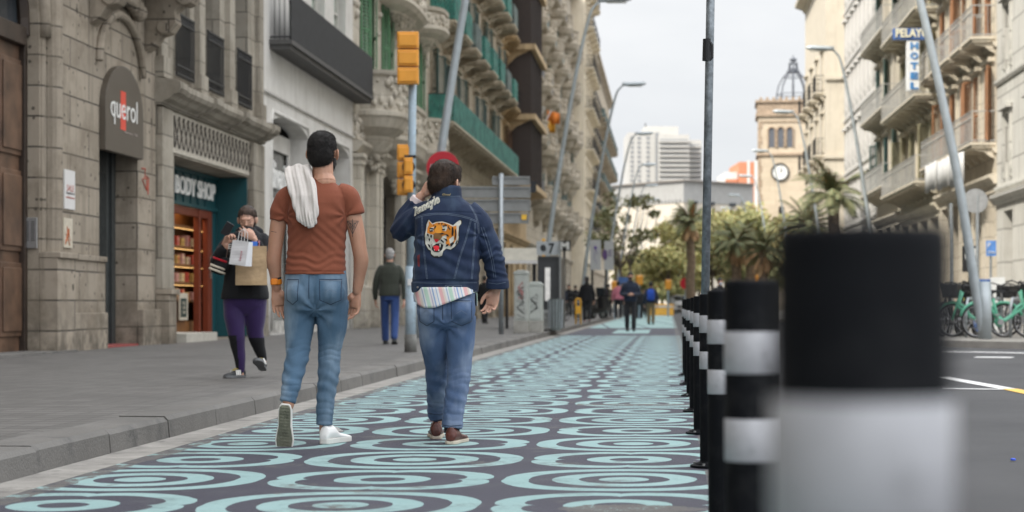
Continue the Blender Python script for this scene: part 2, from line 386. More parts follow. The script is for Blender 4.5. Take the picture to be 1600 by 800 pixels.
# crossing stripes far down the lane side street
# ================================================================== BUILDINGS
ROT = math.pi/2-math.atan(K); SC = math.sqrt(1+K*K)
class Bld:
    def __init__(s, name, label, side, d0, d1, c, H, wall, cat='building', depth=12, group=None):
        s.side, s.d0, s.d1, s.c, s.H, s.wall = side, d0, d1, c, H, wall
        s.W = (d1-d0)*SC
        if side == 'L': s.root = empty(name, (LAT(-c, d0), d0, 0), ROT, label, cat, group)
        else: s.root = empty(name, (LAT(c, d1), d1, 0), ROT+math.pi, label, cat, group)
        s.ops = []; s.depth = depth
    def x(s, px, c=None):
        c = c or s.c
        return (LD(px, c)-s.d0)*SC if s.side == 'L' else (s.d1-RD(px, c))*SC
    def z(s, px, py, p=0):                    # p: how far the plane stands out of the facade
        return HZ(py, LD(px, s.c-p) if s.side == 'L' else RD(px, s.c-p))
    def op(s, x0, x1, z0, z1, arch=0, rec=.3): s.ops.append((x0, x1, z0, z1, arch, rec)); return (x0, x1, z0, z1)
    def walls(s, name='wall', m=None, base=0.1):
        m = m or s.wall; mb = MB(); W, H = s.W, s.H
        xs = sorted({0, W, *[o[0] for o in s.ops], *[o[1] for o in s.ops]}); zs = sorted({base-.1, H, *[o[2] for o in s.ops], *[o[3] for o in s.ops]})
        xs = [x for x in xs if 0 <= x <= W]
        for i in range(len(xs)-1):
            for j in range(len(zs)-1):
                cx, cz = (xs[i]+xs[i+1])/2, (zs[j]+zs[j+1])/2
                if any(o[0] < cx < o[1] and o[2] < cz < o[3] for o in s.ops): continue
                mb.quad((xs[i], 0, zs[j]), (xs[i+1], 0, zs[j]), (xs[i+1], 0, zs[j+1]), (xs[i], 0, zs[j+1]))
        for x0, x1, z0, z1, ar, rec in s.ops:
            top = z1-ar
            mb.quad((x0, 0, z0), (x0, rec, z0), (x0, rec, top), (x0, 0, top)); mb.quad((x1, 0, z0), (x1, 0, top), (x1, rec, top), (x1, rec, z0))
            mb.quad((x0, 0, z0), (x1, 0, z0), (x1, rec, z0), (x0, rec, z0))
            if not ar: mb.quad((x0, 0, z1), (x0, rec, z1), (x1, rec, z1), (x1, 0, z1))
            else:
                n = 16; cx, hw = (x0+x1)/2, (x1-x0)/2
                P = [(cx-hw*math.cos(math.pi*k/n), top+ar*math.sin(math.pi*k/n)) for k in range(n+1)]
                for (a, b), (c, d) in zip(P, P[1:]):
                    mb.quad((a, 0, b), (c, 0, d), (c, 0, z1), (a, 0, z1)); mb.quad((a, 0, b), (a, rec, b), (c, rec, d), (c, 0, d))
        dp = s.depth
        mb.quad((0, 0, 0), (0, 0, H), (0, dp, H), (0, dp, 0)); mb.quad((W, 0, 0), (W, dp, 0), (W, dp, H), (W, 0, H)); mb.quad((0, dp, 0), (0, dp, H), (W, dp, H), (W, dp, 0))
        o = mb.build(name, m, s.root, recalc=False)
        r = MB(); r.box(.01, W-.01, .01, dp-.01, H-.02, H+.12); r.build('roof', M_roof, s.root)
        return o
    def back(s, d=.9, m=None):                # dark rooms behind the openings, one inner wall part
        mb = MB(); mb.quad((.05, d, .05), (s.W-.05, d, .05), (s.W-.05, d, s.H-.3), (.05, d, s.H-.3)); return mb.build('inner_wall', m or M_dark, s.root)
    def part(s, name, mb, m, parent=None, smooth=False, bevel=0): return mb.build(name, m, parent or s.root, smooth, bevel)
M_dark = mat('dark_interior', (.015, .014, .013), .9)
M_roof = mat('roof_gravel', (.2, .18, .16), .9)
M_iron = mat('black_iron', (.014, .015, .017), .55, .2, 3)
M_glass = glassmat('window_glass'); M_glassp = glassmat('window_glass_pale', (.10, .13, .12), .12)
M_wfr = mat('window_frame_grey', (.22, .21, .19), .6); M_wfd = mat('window_frame_dark', (.05, .045, .04), .6); M_wfw = mat('window_frame_white', (.6, .58, .54), .6)
WC = {}
def window(B, x0, x1, z0, z1, rec=.28, fr=None, pane=None, arch=0, mull=1, trans=.7):
    fr = fr or M_wfr; pane = pane or M_glass
    w_, h = round(x1-x0, 2), round(z1-z0, 2); key = (w_, h, fr.name, pane.name, arch, mull, trans)
    if key not in WC:
        a = MB(); t = .07
        a.box(0, t, -.06, .02, 0, h); a.box(w_-t, w_, -.06, .02, 0, h); a.box(t, w_-t, -.06, .02, 0, t); a.box(t, w_-t, -.06, .02, h-t, h)
        for k in range(mull): xx = w_*(k+1)/(mull+1); a.box(xx-.04, xx+.04, -.055, .02, t, h-t)
        if trans: a.box(t, w_-t, -.05, .015, h*trans-.03, h*trans+.03)
        g = MB(); g.quad((0, .025, 0), (w_, .025, 0), (w_, .025, h), (0, .025, h))
        WC[key] = (a.mesh('window', fr), g.mesh('pane', pane))
    m1, m2 = WC[key]
    o = bpy.data.objects.new('window', m1); COL.objects.link(o); o.parent = B.root; o.location = (x0, rec, z0)
    p = bpy.data.objects.new('pane', m2); COL.objects.link(p); p.parent = o
    return o
SHC = {}
def shutter(B, x, z0, z1, w_, m, ang=0, y=-.03, name='shutter'):
    key = (round(w_, 2), round(z1-z0, 2), m.name); h = z1-z0
    if key not in SHC:
        a = MB(); t = .06; a.box(0, t, -.04, 0, 0, h); a.box(w_-t, w_, -.04, 0, 0, h); a.box(t, w_-t, -.04, 0, 0, t); a.box(t, w_-t, -.04, 0, h-t, h); a.box(t, w_-t, -.04, 0, h*.45, h*.45+t)
        z = t
        while z < h-t-.05: a.bar((t, -.02, z+.03), (w_-t, -.02, z+.03), .05, .012, up=(0, -.7, .7)); z += .075 if h < 3 else .1
        SHC[key] = a.mesh('shutter', m)
    o = bpy.data.objects.new(name, SHC[key]); COL.objects.link(o); o.parent = B.root; o.location = (x, y, z0); o.rotation_euler = (0, 0, ang); return o
def railing_geo(mb, x0, x1, p, z0, h, sp=.12, t=.016):
    for zz in (z0+.06, z0+h*.78, z0+h): mb.box(x0, x1, -p-.02, -p+.015, zz-.018, zz+.018)
    for xx in (x0, x1-.03):
        for zz in (z0+.06, z0+h): mb.box(xx, xx+.03, -p+.016, -.01, zz-.018, zz+.018)
    n = max(2, int((x1-x0)/sp))
    for k in range(n+1):
        xx = x0+(x1-x0)*k/n; mb.box(xx-t/2, xx+t/2, -p-t/2, -p+t/2, z0, z0+h)
    n = max(2, int(p/sp))
    for k in range(1, n):
        yy = -p*k/n
        for xx in (x0+.01, x1-.02): mb.box(xx-t/2, xx+t/2, yy-t/2, yy+t/2, z0, z0+h)
def balcony(B, x0, x1, z, proj=.75, h=1.05, slab=None, rail=None, style='bars', sp=.13, thick=.18, corb=True, mesh=None, mside=True):
    slab = slab or B.wall; rail = rail or M_iron
    a = MB(); a.box(x0, x1, -proj, 0, z-thick*.5, z); a.box(x0+.05, x1-.05, -proj+.06, 0, z-thick, z-thick*.5-.0)
    if corb:
        n = max(2, int((x1-x0)/1.3)+1)
        for k in range(n):
            xx = x0+.2+(x1-x0-.4)*k/(n-1)
            a.prism([(0.0, z-thick), (-proj*.85, z-thick), (-proj*.8, z-thick-.08), (-proj*.4, z-thick-.14), (-proj*.22, z-thick-.26), (0, z-thick-.36)], xx-.06, xx+.06, 'x')
    b = B.part('balcony', a, slab)
    r = MB()
    if style == 'bars': railing_geo(r, x0+.04, x1-.04, proj-.06, z, h, sp)
    elif style == 'solid':
        r.box(x0+.03, x1-.03, -proj+.02, -proj+.06, z, z+h); r.box(x0+.03, x0+.07, -proj+.061, -.01, z, z+h); r.box(x1-.07, x1-.03, -proj+.061, -.01, z, z+h)
        r.box(x0, x1, -proj, -proj+.08, z+h+.001, z+h+.05)
    B.part('railing', r, rail, b)
    if mesh:
        q = MB(); n = max(1, int((x1-x0)/2.2))
        q.box(x0+.03, x1-.03, -proj+.02, -proj+.03, z+.02, z+h-.02)
        if mside: q.box(x0+.03, x0+.036, -proj+.031, -.02, z+.05, z+h-.02); q.box(x1-.036, x1-.03, -proj+.031, -.02, z+.05, z+h-.02)
        B.part('privacy_mesh', q, mesh, b)
    return b
def cornice(B, x0, x1, z, prof=((0, 0), (.08, 0), (.12, .1), (.3, .2), (.34, .34), (.36, .4), (0, .44)), m=None, name='cornice'):
    a = MB(); a.prism([(-p, z+q) for p, q in prof], x0, x1, 'x'); return B.part(name, a, m or B.wall)
def pilaster(B, x0, x1, z0, z1, p=.12, m=None, cap=True):
    a = MB(); a.box(x0, x1, -p, .0, z0+.0, z1)
    if cap:
        a.box(x0-.05, x1+.05, -p-.05, 0, z0-.001, z0+.35); a.box(x0-.04, x1+.04, -p-.04, 0, z1-.3, z1-.22); a.box(x0-.07, x1+.07, -p-.07, 0, z1-.12, z1+.002)
    return B.part('pilaster', a, m or B.wall)
W_stone = wallmat('ashlar_grey', (.31, .268, .215), 1.7, .42, .013, (.05, .045, .04), .7, pits=True)
W_body = wallmat('ashlar_body', (.33, .30, .25), 1.15, .52, .012, None, .65)
W_white = wallmat('white_plaster', (.62, .605, .575), 0, 0, .5, stain=.25, var=.05, bmp=.3)
W_mod = wallmat('carved_stone', (.50, .46, .39), 1.6, .6, .008, None, .4)
W_c4 = wallmat('cream_stone', (.46, .40, .31), 1.2, .45, .01, None, .6)
W_c5 = wallmat('ochre_stone', (.48, .36, .22), 0, 0, stain=.5)
W_c6 = wallmat('tan_stone', (.46, .41, .335), 1.4, .5, .01, None, .5)
W_c7 = wallmat('cream_plaster', (.66, .59, .47), 0, 0, stain=.2, var=.05)
M_green = mat('green_shutter', (.075, .20, .10), .55, .1, 3, dirt=((.3, .33, .28), 7, .25))
M_dgreen = mat('dark_green_shutter', (.03, .075, .07), .55)
M_teal = mat('shop_teal', (.008, .068, .080), .45, .06, 2)
M_mesh_teal = mat('teal_mesh', (.05, .20, .165), .85, .3, 3); M_mesh_grey = mat('grey_mesh', (.13, .17, .16), .85, .3, 3)
for m_ in (M_mesh_teal, M_mesh_grey):      # loosely woven netting lets some of what is behind show through
    t_ = m_.node_tree; bb_ = t_.nodes['Principled BSDF']; w_ = ((noise(t_, objco(t_, (1, 1, .3)), 5, 4)-.5)*1.2+.74).clamp(); t_.links.new(w_.s, bb_.inputs['Alpha'])
M_blk_mesh = mat('black_mesh', (.013, .014, .016), .8, .25, 4)
M_wood = mat('dark_oak', (.10, .056, .034), .5, .35, 3, bmp=.3, bs=60); M_woodd = mat('oak_frame', (.03, .019, .013), .5, .3, 4)
M_letter = mat('white_letter', (.75, .75, .73), .4, .02, 3)
M_steel = mat('brushed_steel', (.42, .43, .44), .38, .08, 12, metal=.85)
M_galv = mat('galvanised', (.36, .39, .41), .45, .14, 18, metal=.6)
# ---------------------------------------------------------------- L0 stone corner house with oak door
B = Bld('stone_house', 'grey pitted ashlar house with a tall arched oak door and a small arched shop sign', 'L', -25, 31.1, 8.6, 24, W_stone)
X = lambda D: (D-B.d0)*SC
dx0, dx1 = X(21.5), X(25.35)
B.op(dx0, dx1, .12, 6.35, arch=1.9, rec=.31)
qx0, qx1 = B.x(155), B.x(215)
B.op(qx0, qx1, .12, 4.3, arch=.9, rec=.9)
for k in range(7): B.op(X(-20+k*5.6), X(-20+k*5.6)+1.6, 7.2, 10.2, rec=.35)
ups = [(X(22.6), X(24.2)), (X(28.1), X(29.7))]
for a_, b_ in ups: B.op(a_, b_, 6.75, 9.6, rec=.35)
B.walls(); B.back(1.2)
mb = MB(); mb.box(B.x(96), qx0-.001, -.10, 0, .1, 1.42); mb.box(B.x(96)-.002, qx0, -.13, 0, 1.42, 1.50); mb.box(B.x(96)-.0, qx0-.002, -.14, -.10, .1, .66); B.part('plinth', mb, W_stone, bevel=.012)
mb = MB(); mb.box(qx1+.001, B.W, -.10, 0, .1, .70); B.part('plinth', mb, W_stone, bevel=.012)
mb = MB()                                    # rounded jamb pilaster beside the door
mb.tube([(dx1+.36, 0, 1.5), (dx1+.36, 0, 6.3)], .2, 20, True); mb.tube([(dx1+.62, 0, 1.5), (dx1+.62, 0, 6.3)], .07, 12); mb.tube([(dx1+.10, 0, 1.5), (dx1+.10, 0, 6.3)], .06, 12)
mb.box(dx1+.01, dx1+.78, -.26, 0, .1, 1.42); mb.box(dx1+.002, dx1+.80, -.3, 0, 1.421, 1.5)
B.part('door_pilaster', mb, W_stone, smooth=False, bevel=.01)
mb = MB(); cx = (dx0+dx1)/2; hw = (dx1-dx0)/2; n = 24
for q, rad in ((.12, .10), (.34, .07), (.52, .12)):
    mb.tube([(cx-(hw+q)*math.cos(math.pi*k/n), -.03, 4.45+(1.9+q)*math.sin(math.pi*k/n)) for k in range(n+1)], rad, 8)
B.part('archivolt', mb, W_stone, smooth=True)
mb = MB()                                     # oak door: two leaves with raised panels, transom and fan
for s0, s1 in ((dx0, cx-.01), (cx+.01, dx1)):
    mb.box(s0, s1, .44, .5, .12, 4.3)
    w_ = s1-s0
    for z0, z1 in ((.35, 1.35), (1.5, 2.6), (2.8, 4.1)):
        for a_, b_ in ((s0+.08, s0+w_/2-.05), (s0+w_/2+.05, s1-.08)):
            mb.box(a_, b_, .41, .44, z0, z1); mb.box(a_+.07, b_-.07, .385, .41, z0+.07, z1-.07)
d_ = B.part('door', mb, M_wood, bevel=.012); d_.location.y = -.20
mb = MB(); mb.box(dx0, dx0+.12, .36, .5, .12, 4.35); mb.box(dx1-.12, dx1, .36, .5, .12, 4.35); mb.box(dx0+.12, dx1-.12, .33, .5, 4.3, 4.55); mb.box(cx-.06, cx+.06, .37, .43, .12, 4.3)
P = [(cx-hw*math.cos(math.pi*k/n), .42, 4.45+1.9*math.sin(math.pi*k/n)) for k in range(n+1)]; mb.tube(P, .11, 6)
for k in range(3, n-2, 3): mb.bar((cx, .45, 4.5), P[k], .06, .06)
B.part('door_frame', mb, M_woodd, d_, bevel=.008)
mb = MB(); mb.box(dx0, dx1, .47, .5, 4.56, 6.34); B.part('fanlight', mb, M_glass, d_)
mb = MB(); mb.ell((cx-.12, .35, 1.35), (.035, .035, .05)); mb.ell((cx+.12, .35, 1.35), (.035, .035, .05)); B.part('handle', mb, mat('brass', (.5, .35, .12), .3, metal=.9), d_, smooth=True)
mb = MB(); mb.box(dx0-.02, dx1+.7, -.32, .5, .09, .15); B.part('doorstep', mb, KM)
# small shop entrance with iron shutter rails
mb = MB(); mb.box(qx0+.02, qx1-.4, .35, .4, .14, 3.2)
for k in range(24): mb.box(qx0+.03+k*.06, qx0+.05+k*.06, .33, .35, .14, 3.2)
mb.box(qx1-.4, qx1-.33, .3, .42, .14, 3.2); mb.box(qx1-.32, qx1-.02, .36, .4, .14, 3.2); B.part('folding_gate', mb, mat('gate_iron', (.035, .04, .04), .5, .2))
mb = MB(); mb.box(qx0+.57, qx1-.02, .8, .84, .12, 3.2); B.part('shop_door', mb, M_glass)
mb = MB(); mb.box(qx0, qx1, -.02, .9, .11, .15); B.part('doorstep', mb, mat('red_step', (.25, .05, .045), .7))
mb = MB(); mb.box(qx0, qx1, .35, .4, 3.2, 4.3); B.part('transom', mb, M_dark)
# sign
M_qs = mat('sign_taupe', (.078, .064, .048), .5, .05, 2)
sg = empty('shop_sign', (0, 0, 0), 0, 'brown arched projecting shop sign reading querol above the narrow doorway', 'sign'); sg.parent = None; sg.matrix_world = B.root.matrix_world.copy()
sg.location = B.root.location; sg.rotation_euler = B.root.rotation_euler
mb = MB(); qc = (qx0+qx1)/2; qh = (qx1-qx0)/2; P = [(qx0, 3.12), (qx1, 3.12)]+[(qc+qh*math.cos(math.pi*k/20), 3.78+.72*math.sin(math.pi*k/20)) for k in range(21)]
mb.prism(P, -.10, .0, 'y'); mb.build('sign_body', M_qs, sg, bevel=.01)
mb = MB(); add_text(mb, 'querol', qx0+.24, -.103, 3.55, 1.42, .46, .006, bold=.0); mb.build('lettering', M_letter, sg)
mb = MB(); mb.box(qx0+.24+.53, qx0+.24+.80, -.1025, -.098, 3.50, 4.10); mb.build('logo_square', mat('logo_red', (.65, .045, .02), .4, .03), sg)
mb = MB(); add_text(mb, 'shoes since 1910', qx0+.95, -.103, 3.46, .72, .04, .004); mb.build('lettering', mat('letter_dim', (.35, .3, .27), .5), sg)
# balcony with scroll corbels
bx0, bx1 = X(27.3), X(31.0)
mb = MB(); mb.prism([(-p, 6.0+q) for p, q in ((0, 0), (.5, 0), (.62, .1), (.85, .16), (.95, .24), (1.0, .3), (1.0, .42), (0, .42))], bx0, bx1, 'x')
for xx in (bx0+.25, bx1-.55):
    mb.prism([(0, 6.0), (-.8, 6.0), (-.86, 5.86), (-.78, 5.72), (-.6, 5.7), (-.5, 5.6), (-.52, 5.4), (-.42, 5.25), (-.25, 5.2), (-.16, 5.05), (0, 4.95)], xx, xx+.36, 'x')
    mb.tube([(xx-.03, -.66, 5.82), (xx+.39, -.66, 5.82)], .13, 14); mb.tube([(xx-.03, -.3, 5.33), (xx+.39, -.3, 5.33)], .1, 14)
P = [(qc-1.15*math.cos(math.pi*k/16), -.04, 4.45+.85*math.sin(math.pi*k/16)) for k in range(17)]; mb.tube(P, .07, 8)
for k in range(9): mb.ell((qc-.7+.175*k, -.12, 5.45+.14*math.sin(math.pi*k/8)), (.13, .14, .15), 8, 6)
b_ = B.part('balcony', mb, W_stone, smooth=False, bevel=.01)
mb = MB(); mb.box(bx0, bx1, -.98, -.9, 7.25, 7.36)
for k in range(16): x_ = bx0+.1+k*(bx1-bx0-.2)/15; mb.lathe([(.06, 6.42), (.05, 6.5), (.1, 6.75), (.05, 7.0), (.045, 7.15), (.07, 7.25)], (x_, -.94), 10)
B.part('balustrade', mb, W_stone, b_, smooth=True)
for a_, b__ in ups: window(B, a_, b__, 6.75, 9.6, .33, M_wfd)
# things fixed to the stone
def on_wall(B, name, label, cat, px, py0, py1, px1, off, m, bev=.004):
    x0, x1 = B.x(px), B.x(px1); z0, z1 = B.z((px+px1)/2, py1), B.z((px+px1)/2, py0)
    e = empty(name, B.root.matrix_basis @ Vector((x0, off, z0)), B.root.rotation_euler.z, label, cat)
    mb = MB(); mb.box(0, x1-x0, -.02, 0, 0, z1-z0); return e, mb, x1-x0, z1-z0
M_paper = mat('poster_paper', (.62, .61, .6), .7, .03); M_paper2 = mat('poster_cream', (.52, .47, .38), .7, .1, 20)
e, mb, w_, h_ = on_wall(B, 'poster', 'white paper notice with red lettering glued to the grey stone wall', 'poster', 98.5, 266, 327, 115, -.002, M_paper)
mb.build('sheet', M_paper, e); mb = MB(); add_text(mb, 'SALE', .1, -.0215, h_*.46, w_*.66, .09, .002); add_text(mb, 'everything must go', .06, -.0215, h_*.26, w_*.8, .04, .002)
mb.build('lettering', mat('print_red', (.45, .12, .08), .6), e); mb = MB(); add_text(mb, 'liquidacio', .08, -.0215, h_*.36, w_*.75, .05, .002); mb.build('lettering', M_iron, e)
e, mb, w_, h_ = on_wall(B, 'poster', 'small cream paper drawing of a red figure glued below the white notice', 'poster', 97.5, 341, 387, 111, -.002, M_paper2)
mb.build('sheet', M_paper2, e); mb = MB()
for k in range(9): mb.bar((w_*.5+random.uniform(-.05, .05), -.022, h_*.5+random.uniform(-.1, .08)), (w_*.5+random.uniform(-.16, .16), -.022, h_*.4+random.uniform(-.16, .2)), .02, .003)
mb.build('drawing', mat('ink_orange', (.5, .14, .05), .6), e)
e = empty('intercom', B.root.matrix_basis @ Vector((dx1-.003, .02, 1.55)), B.root.rotation_euler.z, 'brushed steel intercom panel with rows of buttons on the door jamb', 'intercom')
mb = MB(); mb.box(-.03, 0, .0, .19, 0, .42); mb.build('panel', M_steel, e, bevel=.006)
mb = MB()
for i in range(10):
    for j in (0, 1): mb.box(-.036, -.03, .03+j*.08, .085+j*.08, .1+i*.028, .118+i*.028)
mb.build('buttons', mat('button_dark', (.12, .12, .12), .4), e)
# ---------------------------------------------------------------- L1 cosmetics shop house
B = Bld('shop_house', 'grey stone house with a moulded cornice over a teal fronted body care shop', 'L', 31.1, 39.0, 8.6, 25, W_body)
sx0, sx1 = B.x(272), B.x(388)
B.op(sx0, sx1, .12, 3.38, rec=.7)
wins = [(B.x(270)+.1, B.x(270)+1.15), (B.x(321), B.x(321)+1.1), (B.x(368), B.x(368)+1.1)]
for f in range(5):
    for a_, b_ in wins: B.op(a_, b_, 4.85+f*3.9, 7.5+f*3.9, rec=.4)
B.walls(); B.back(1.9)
for f in range(5):
    for a_, b_ in wins:
        window(B, a_, b_, 4.85+f*3.9, 7.5+f*3.9, .38, M_wfr)
        r = MB(); z0 = 4.75+f*3.9; n = 9
        for k in range(n+1): x_ = a_-.06+(b_-a_+.12)*k/n; r.box(x_-.012, x_+.012, -.07, -.046, z0, z0+1.12); 
        for zz in (z0+.05, z0+.2, z0+.95, z0+1.1): r.box(a_-.08, b_+.08, -.075, -.041, zz-.015, zz+.015)
        for k in range(n): x_ = a_-.06+(b_-a_+.12)*(k+.5)/n; r.tube([(x_+.04*math.cos(t), -.058, z0+1.02+.04*math.sin(t)) for t in [i*math.pi/4 for i in range(9)]], .008, 4, False)
        B.part('window_grille', r, M_iron)
    cornice(B, .0, B.W, 4.14+f*3.9 if f == 0 else 4.2+f*3.9-.1, ((0, 0), (.06, 0), (.10, .06), (.2, .1), (.26, .16), (.34, .2), (.38, .27), (.38, .36), (.3, .4), (0, .45)))
    for xx in (.02, wins[0][1]+.33, wins[1][1]+.43, B.W-.42):
        pilaster(B, xx, xx+.38, 4.6+f*3.9, 7.9+f*3.9, .1)
        cornice(B, xx-.06, xx+.44, (4.14 if f == 0 else 4.1)+f*3.9-.004, ((0, 0), (.1, 0), (.14, .06), (.25, .1), (.31, .16), (.40, .2), (.44, .27), (.44, .37), (.36, .41), (0, .46)), name='cornice_break')
D2x = lambda D: (D-B.d0)*SC
mb = MB(); mb.box(0.02, D2x(31.78), -.12, 0, 1.04, 4.1)
B.part('ashlar_pier', mb, W_body, bevel=.015)
mb = MB(); mb.box(0.0, D2x(31.55), -.24, 0, .1, .95); mb.box(-.02, D2x(31.6), -.29, 0, .95, 1.04); B.part('pier_base', mb, W_stone, bevel=.012)
mb = MB(); mb.box(sx1+.02, B.W-.02, -.12, 0, .9, 4.1); mb.box(sx1, B.W, -.2, 0, .1, .899); B.part('ashlar_pier', mb, W_body, bevel=.015)
# pierced frieze: bars in a criss-cross
mb = MB(); fx0, fx1 = B.x(268), B.x(392); z0, z1 = 3.5, 4.05
mb.box(fx0-.1, fx1+.1, -.02, -.003, z0-.08, z1+.06); B.part('frieze_panel', mb, mat('frieze_panel', (.5, .46, .39), .8), None)
mb = MB(); n = 20
for k in range(n):
    for q in (0, 1):
        u0 = fx0+(fx1-fx0)*k/n; u1 = u0+(.32 if q else -.32)
        u0, u1 = max(fx0, min(fx1, u0)), max(fx0, min(fx1, u1)); mb.bar((u0, -.05-.012*q, z0), (u1, -.05-.012*q, z1), .018, .018)
for i in range(4):
    zz = z0+(z1-z0)*(i+.5)/4
    for k in range(n*1): mb.ell((fx0+(fx1-fx0)*(k+.5)/n, -.075, zz), (.014, .014, .014), 6, 4)
B.part('frieze_lattice', mb, mat('rusty_iron', (.06, .05, .042), .7, .4, 8))
# shop front, set back
M_orange = mat('door_orange', (.17, .032, .012), .45, .08, 3)
R = .66
mb = MB(); mb.box(sx0+.005, sx1-.005, R, R+.06, 2.72, 3.37); mb.box(sx1-.03, sx1-.004, .02, R-.002, .13, 3.37); mb.box(sx1-.7, sx1-.03, R, R+.05, .13, 2.719)
for k in range(9): x_ = sx0+.3+k*.55; mb.box(x_, x_+.03, R-.03, R-.001, 2.72, 3.37)
mb.box(sx0+.005, sx1-.03, R-.06, R-.0, 3.30, 3.37); mb.box(sx0+.005, sx1-.03, R-.05, R, 2.66, 2.73)
B.part('shop_front', mb, M_teal, bevel=.006)
D2x = lambda D: (D-B.d0)*SC
ox0, ox1 = D2x(LD(309, 8.6+R)), D2x(LD(329, 8.6+R))
mb = MB(); mb.box(ox0, ox0+.14, R-.02, R+.1, .15, 2.66); mb.box(ox1-.3, ox1, R-.02, R+.1, .15, 2.66); mb.box(ox0+.14, ox1-.3, R-.02, R+.1, 2.5, 2.66); mb.box(sx0, ox0, R, R+.08, 2.5, 2.659)
dr = B.part('shop_door', mb, M_orange, bevel=.006)
mb = MB(); mb.box(ox1-.27, ox1-.24, R-.08, R-.05, 1.3, 1.75); B.part('handle', mb, M_steel, dr)
mb = MB(); mb.box(sx0+.01, sx0+2.2, -.22, R-.03, .11, .27); B.part('doorstep', mb, mat('pale_step', (.42, .40, .35), .8, .1, bmp=.3))
mb = MB(); mb.box(sx0, sx1+.9, R+.52, R+.56, .13, 3.3); B.part('shop_back_wall', mb, mat('shop_back', (.12, .055, .022), .6))
mb = MB()
for zz in (.85, 1.2, 1.55, 1.9, 2.3): mb.box(sx0+1.4, ox0+1.3, R+.16, R+.5, zz-.02, zz+.02)
mb.box(sx0+1.4, ox0+1.3, R+.18, R+.5, .13, .45)
B.part('shop_shelves', mb, mat('shelf_wood', (.20, .09, .03), .5))
mb = MB(); 
for zz in (1.18, 1.53, 1.88, 2.28): mb.box(sx0+1.5, ox0+1.2, R+.17, R+.2, zz-.032, zz-.022)
B.part('shelf_light', mb, mat('warm_led', (.9, .6, .3), .5, emit=((1, .55, .18), 1.0)))
for q in range(2):
    lp = bpy.data.objects.new('shop_lamp', bpy.data.lights.new('shop_lamp', 'POINT')); COL.objects.link(lp); lp.data.energy = 11; lp.data.color = (1, .55, .22); lp.data.shadow_soft_size = .1
    lp.location = B.root.matrix_basis @ Vector((ox0-.9+q*1.2, R+.2, 2.85)); lp.parent = None
gm = [mat('gift_'+n_, c_, .6, .2, 20) for n_, c_ in (('cream', (.6, .45, .25)), ('red', (.45, .06, .03)), ('gold', (.5, .3, .08)), ('pink', (.5, .25, .2)))]
CN = ['cream', 'red', 'gold', 'pink']; ORN = ['first', 'second', 'third', 'fourth', 'fifth', 'sixth']; SHN = ['lowest', 'second lowest', 'second highest', 'highest']
k = 0
for zi, zz in enumerate((.87, 1.22, 1.57, 1.92)):
    x_ = ox0+.75
    for bi in range(6):
        e = empty('gift_box', B.root.matrix_basis @ Vector((x_, R+.2, zz)), B.root.rotation_euler.z+random.uniform(-.1, .1), f'{CN[(k*7+zi) % 4]} gift box, {ORN[bi]} from the right on the {SHN[zi]} lit shop shelf', 'gift box', 'gift boxes on the lit shop shelves')
        w_ = random.uniform(.15, .21); h_ = random.uniform(.13, .22)
        mb = MB(); mb.box(0, w_, 0, .15, 0, h_); mb.build('box', gm[(k*7+zi) % 4], e, bevel=.006)
        mb = MB(); mb.box(w_*.4, w_*.56, -.004, 0, 0, h_+.003); mb.ell((w_*.48, 0, h_*.62), (.035, .02, .03), 8, 5); mb.build('ribbon', gm[(k+1) % 4], e); k += 1; x_ -= w_+.22
mb = MB(); add_text(mb, 'THE', sx0+.75, R-.075, 2.86, .95, .33, .03, bold=.008); add_text(mb, 'BODY SHOP', D2x(34.45), R-.075, 2.86, D2x(37.45)-D2x(34.45), .34, .03, bold=.014)
o = mb.build('shop_lettering', mat('lit_letter', (.8, .8, .78), .4, .01, emit=((1, 1, .96), .05))); o.location = B.root.location; o.rotation_euler = B.root.rotation_euler
tag(o, 'white raised letters THE BODY SHOP on the teal shop front', 'sign')
e = empty('display_board', B.root.matrix_basis @ Vector((ox0-1.0, R+.10, .48)), B.root.rotation_euler.z, 'dark green notice board with a cream frame standing in the lit shop window', 'board')
mb = MB(); mb.box(0, .58, 0, .03, 0, .52); mb.build('frame', M_paper2, e); mb = MB(); mb.box(.05, .46, -.008, 0, .06, .42); mb.build('panel', mat('board_green', (.012, .035, .03), .5), e)
mb = MB(); add_text(mb, 'FEEL', .14, -.01, .3, .24, .06, .003); add_text(mb, 'GOOD', .14, -.01, .21, .24, .06, .003); add_text(mb, 'TODAY', .14, -.01, .12, .24, .06, .003); mb.build('lettering', M_paper2, e)
# ---------------------------------------------------------------- L2 white house
B = Bld('white_house', 'smooth white rendered house with a long black balcony and rounded shop openings', 'L', 39.0, 50.5, 8.6, 26, W_white)
o1 = (B.x(424), B.x(481)); o2 = (B.x(497), B.x(545))
B.op(o1[0], o1[1], .12, 4.95, arch=.25, rec=.45); B.op(o2[0], o2[1], .12, 4.95, arch=.25, rec=.45)
uw = [(B.x(452), B.x(452)+1.5), (B.x(487), B.x(487)+1.7), (B.x(522), B.x(522)+1.7)]
for f in range(5):
    for a_, b_ in uw: B.op(a_, b_, 6.5+f*3.7, 9.3+f*3.7, rec=.3)
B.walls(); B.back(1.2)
M_pg = mat('pale_green_blind', (.42, .52, .45), .5, .08, 3)
for f in range(5):
    for a_, b_ in uw: window(B, a_, b_, 6.5+f*3.7, 9.3+f*3.7, .26, M_wfw, M_pg if f == 0 else M_glassp)
balcony(B, B.x(418)+.15, B.x(556), 6.48, .5, 1.05, mat('balcony_slab_dark', (.07, .068, .066), .7), M_iron, 'bars', .11, .2, False, M_blk_mesh, mside=False)
for f in range(1, 5): balcony(B, B.x(440), B.x(550), 6.48+f*3.7, .5, 1.05, W_white, M_iron, 'bars', .14)
cornice(B, 0, B.W, 5.3, ((0, 0), (.06, 0), (.07, .05), (0, .07)))
mb = MB()
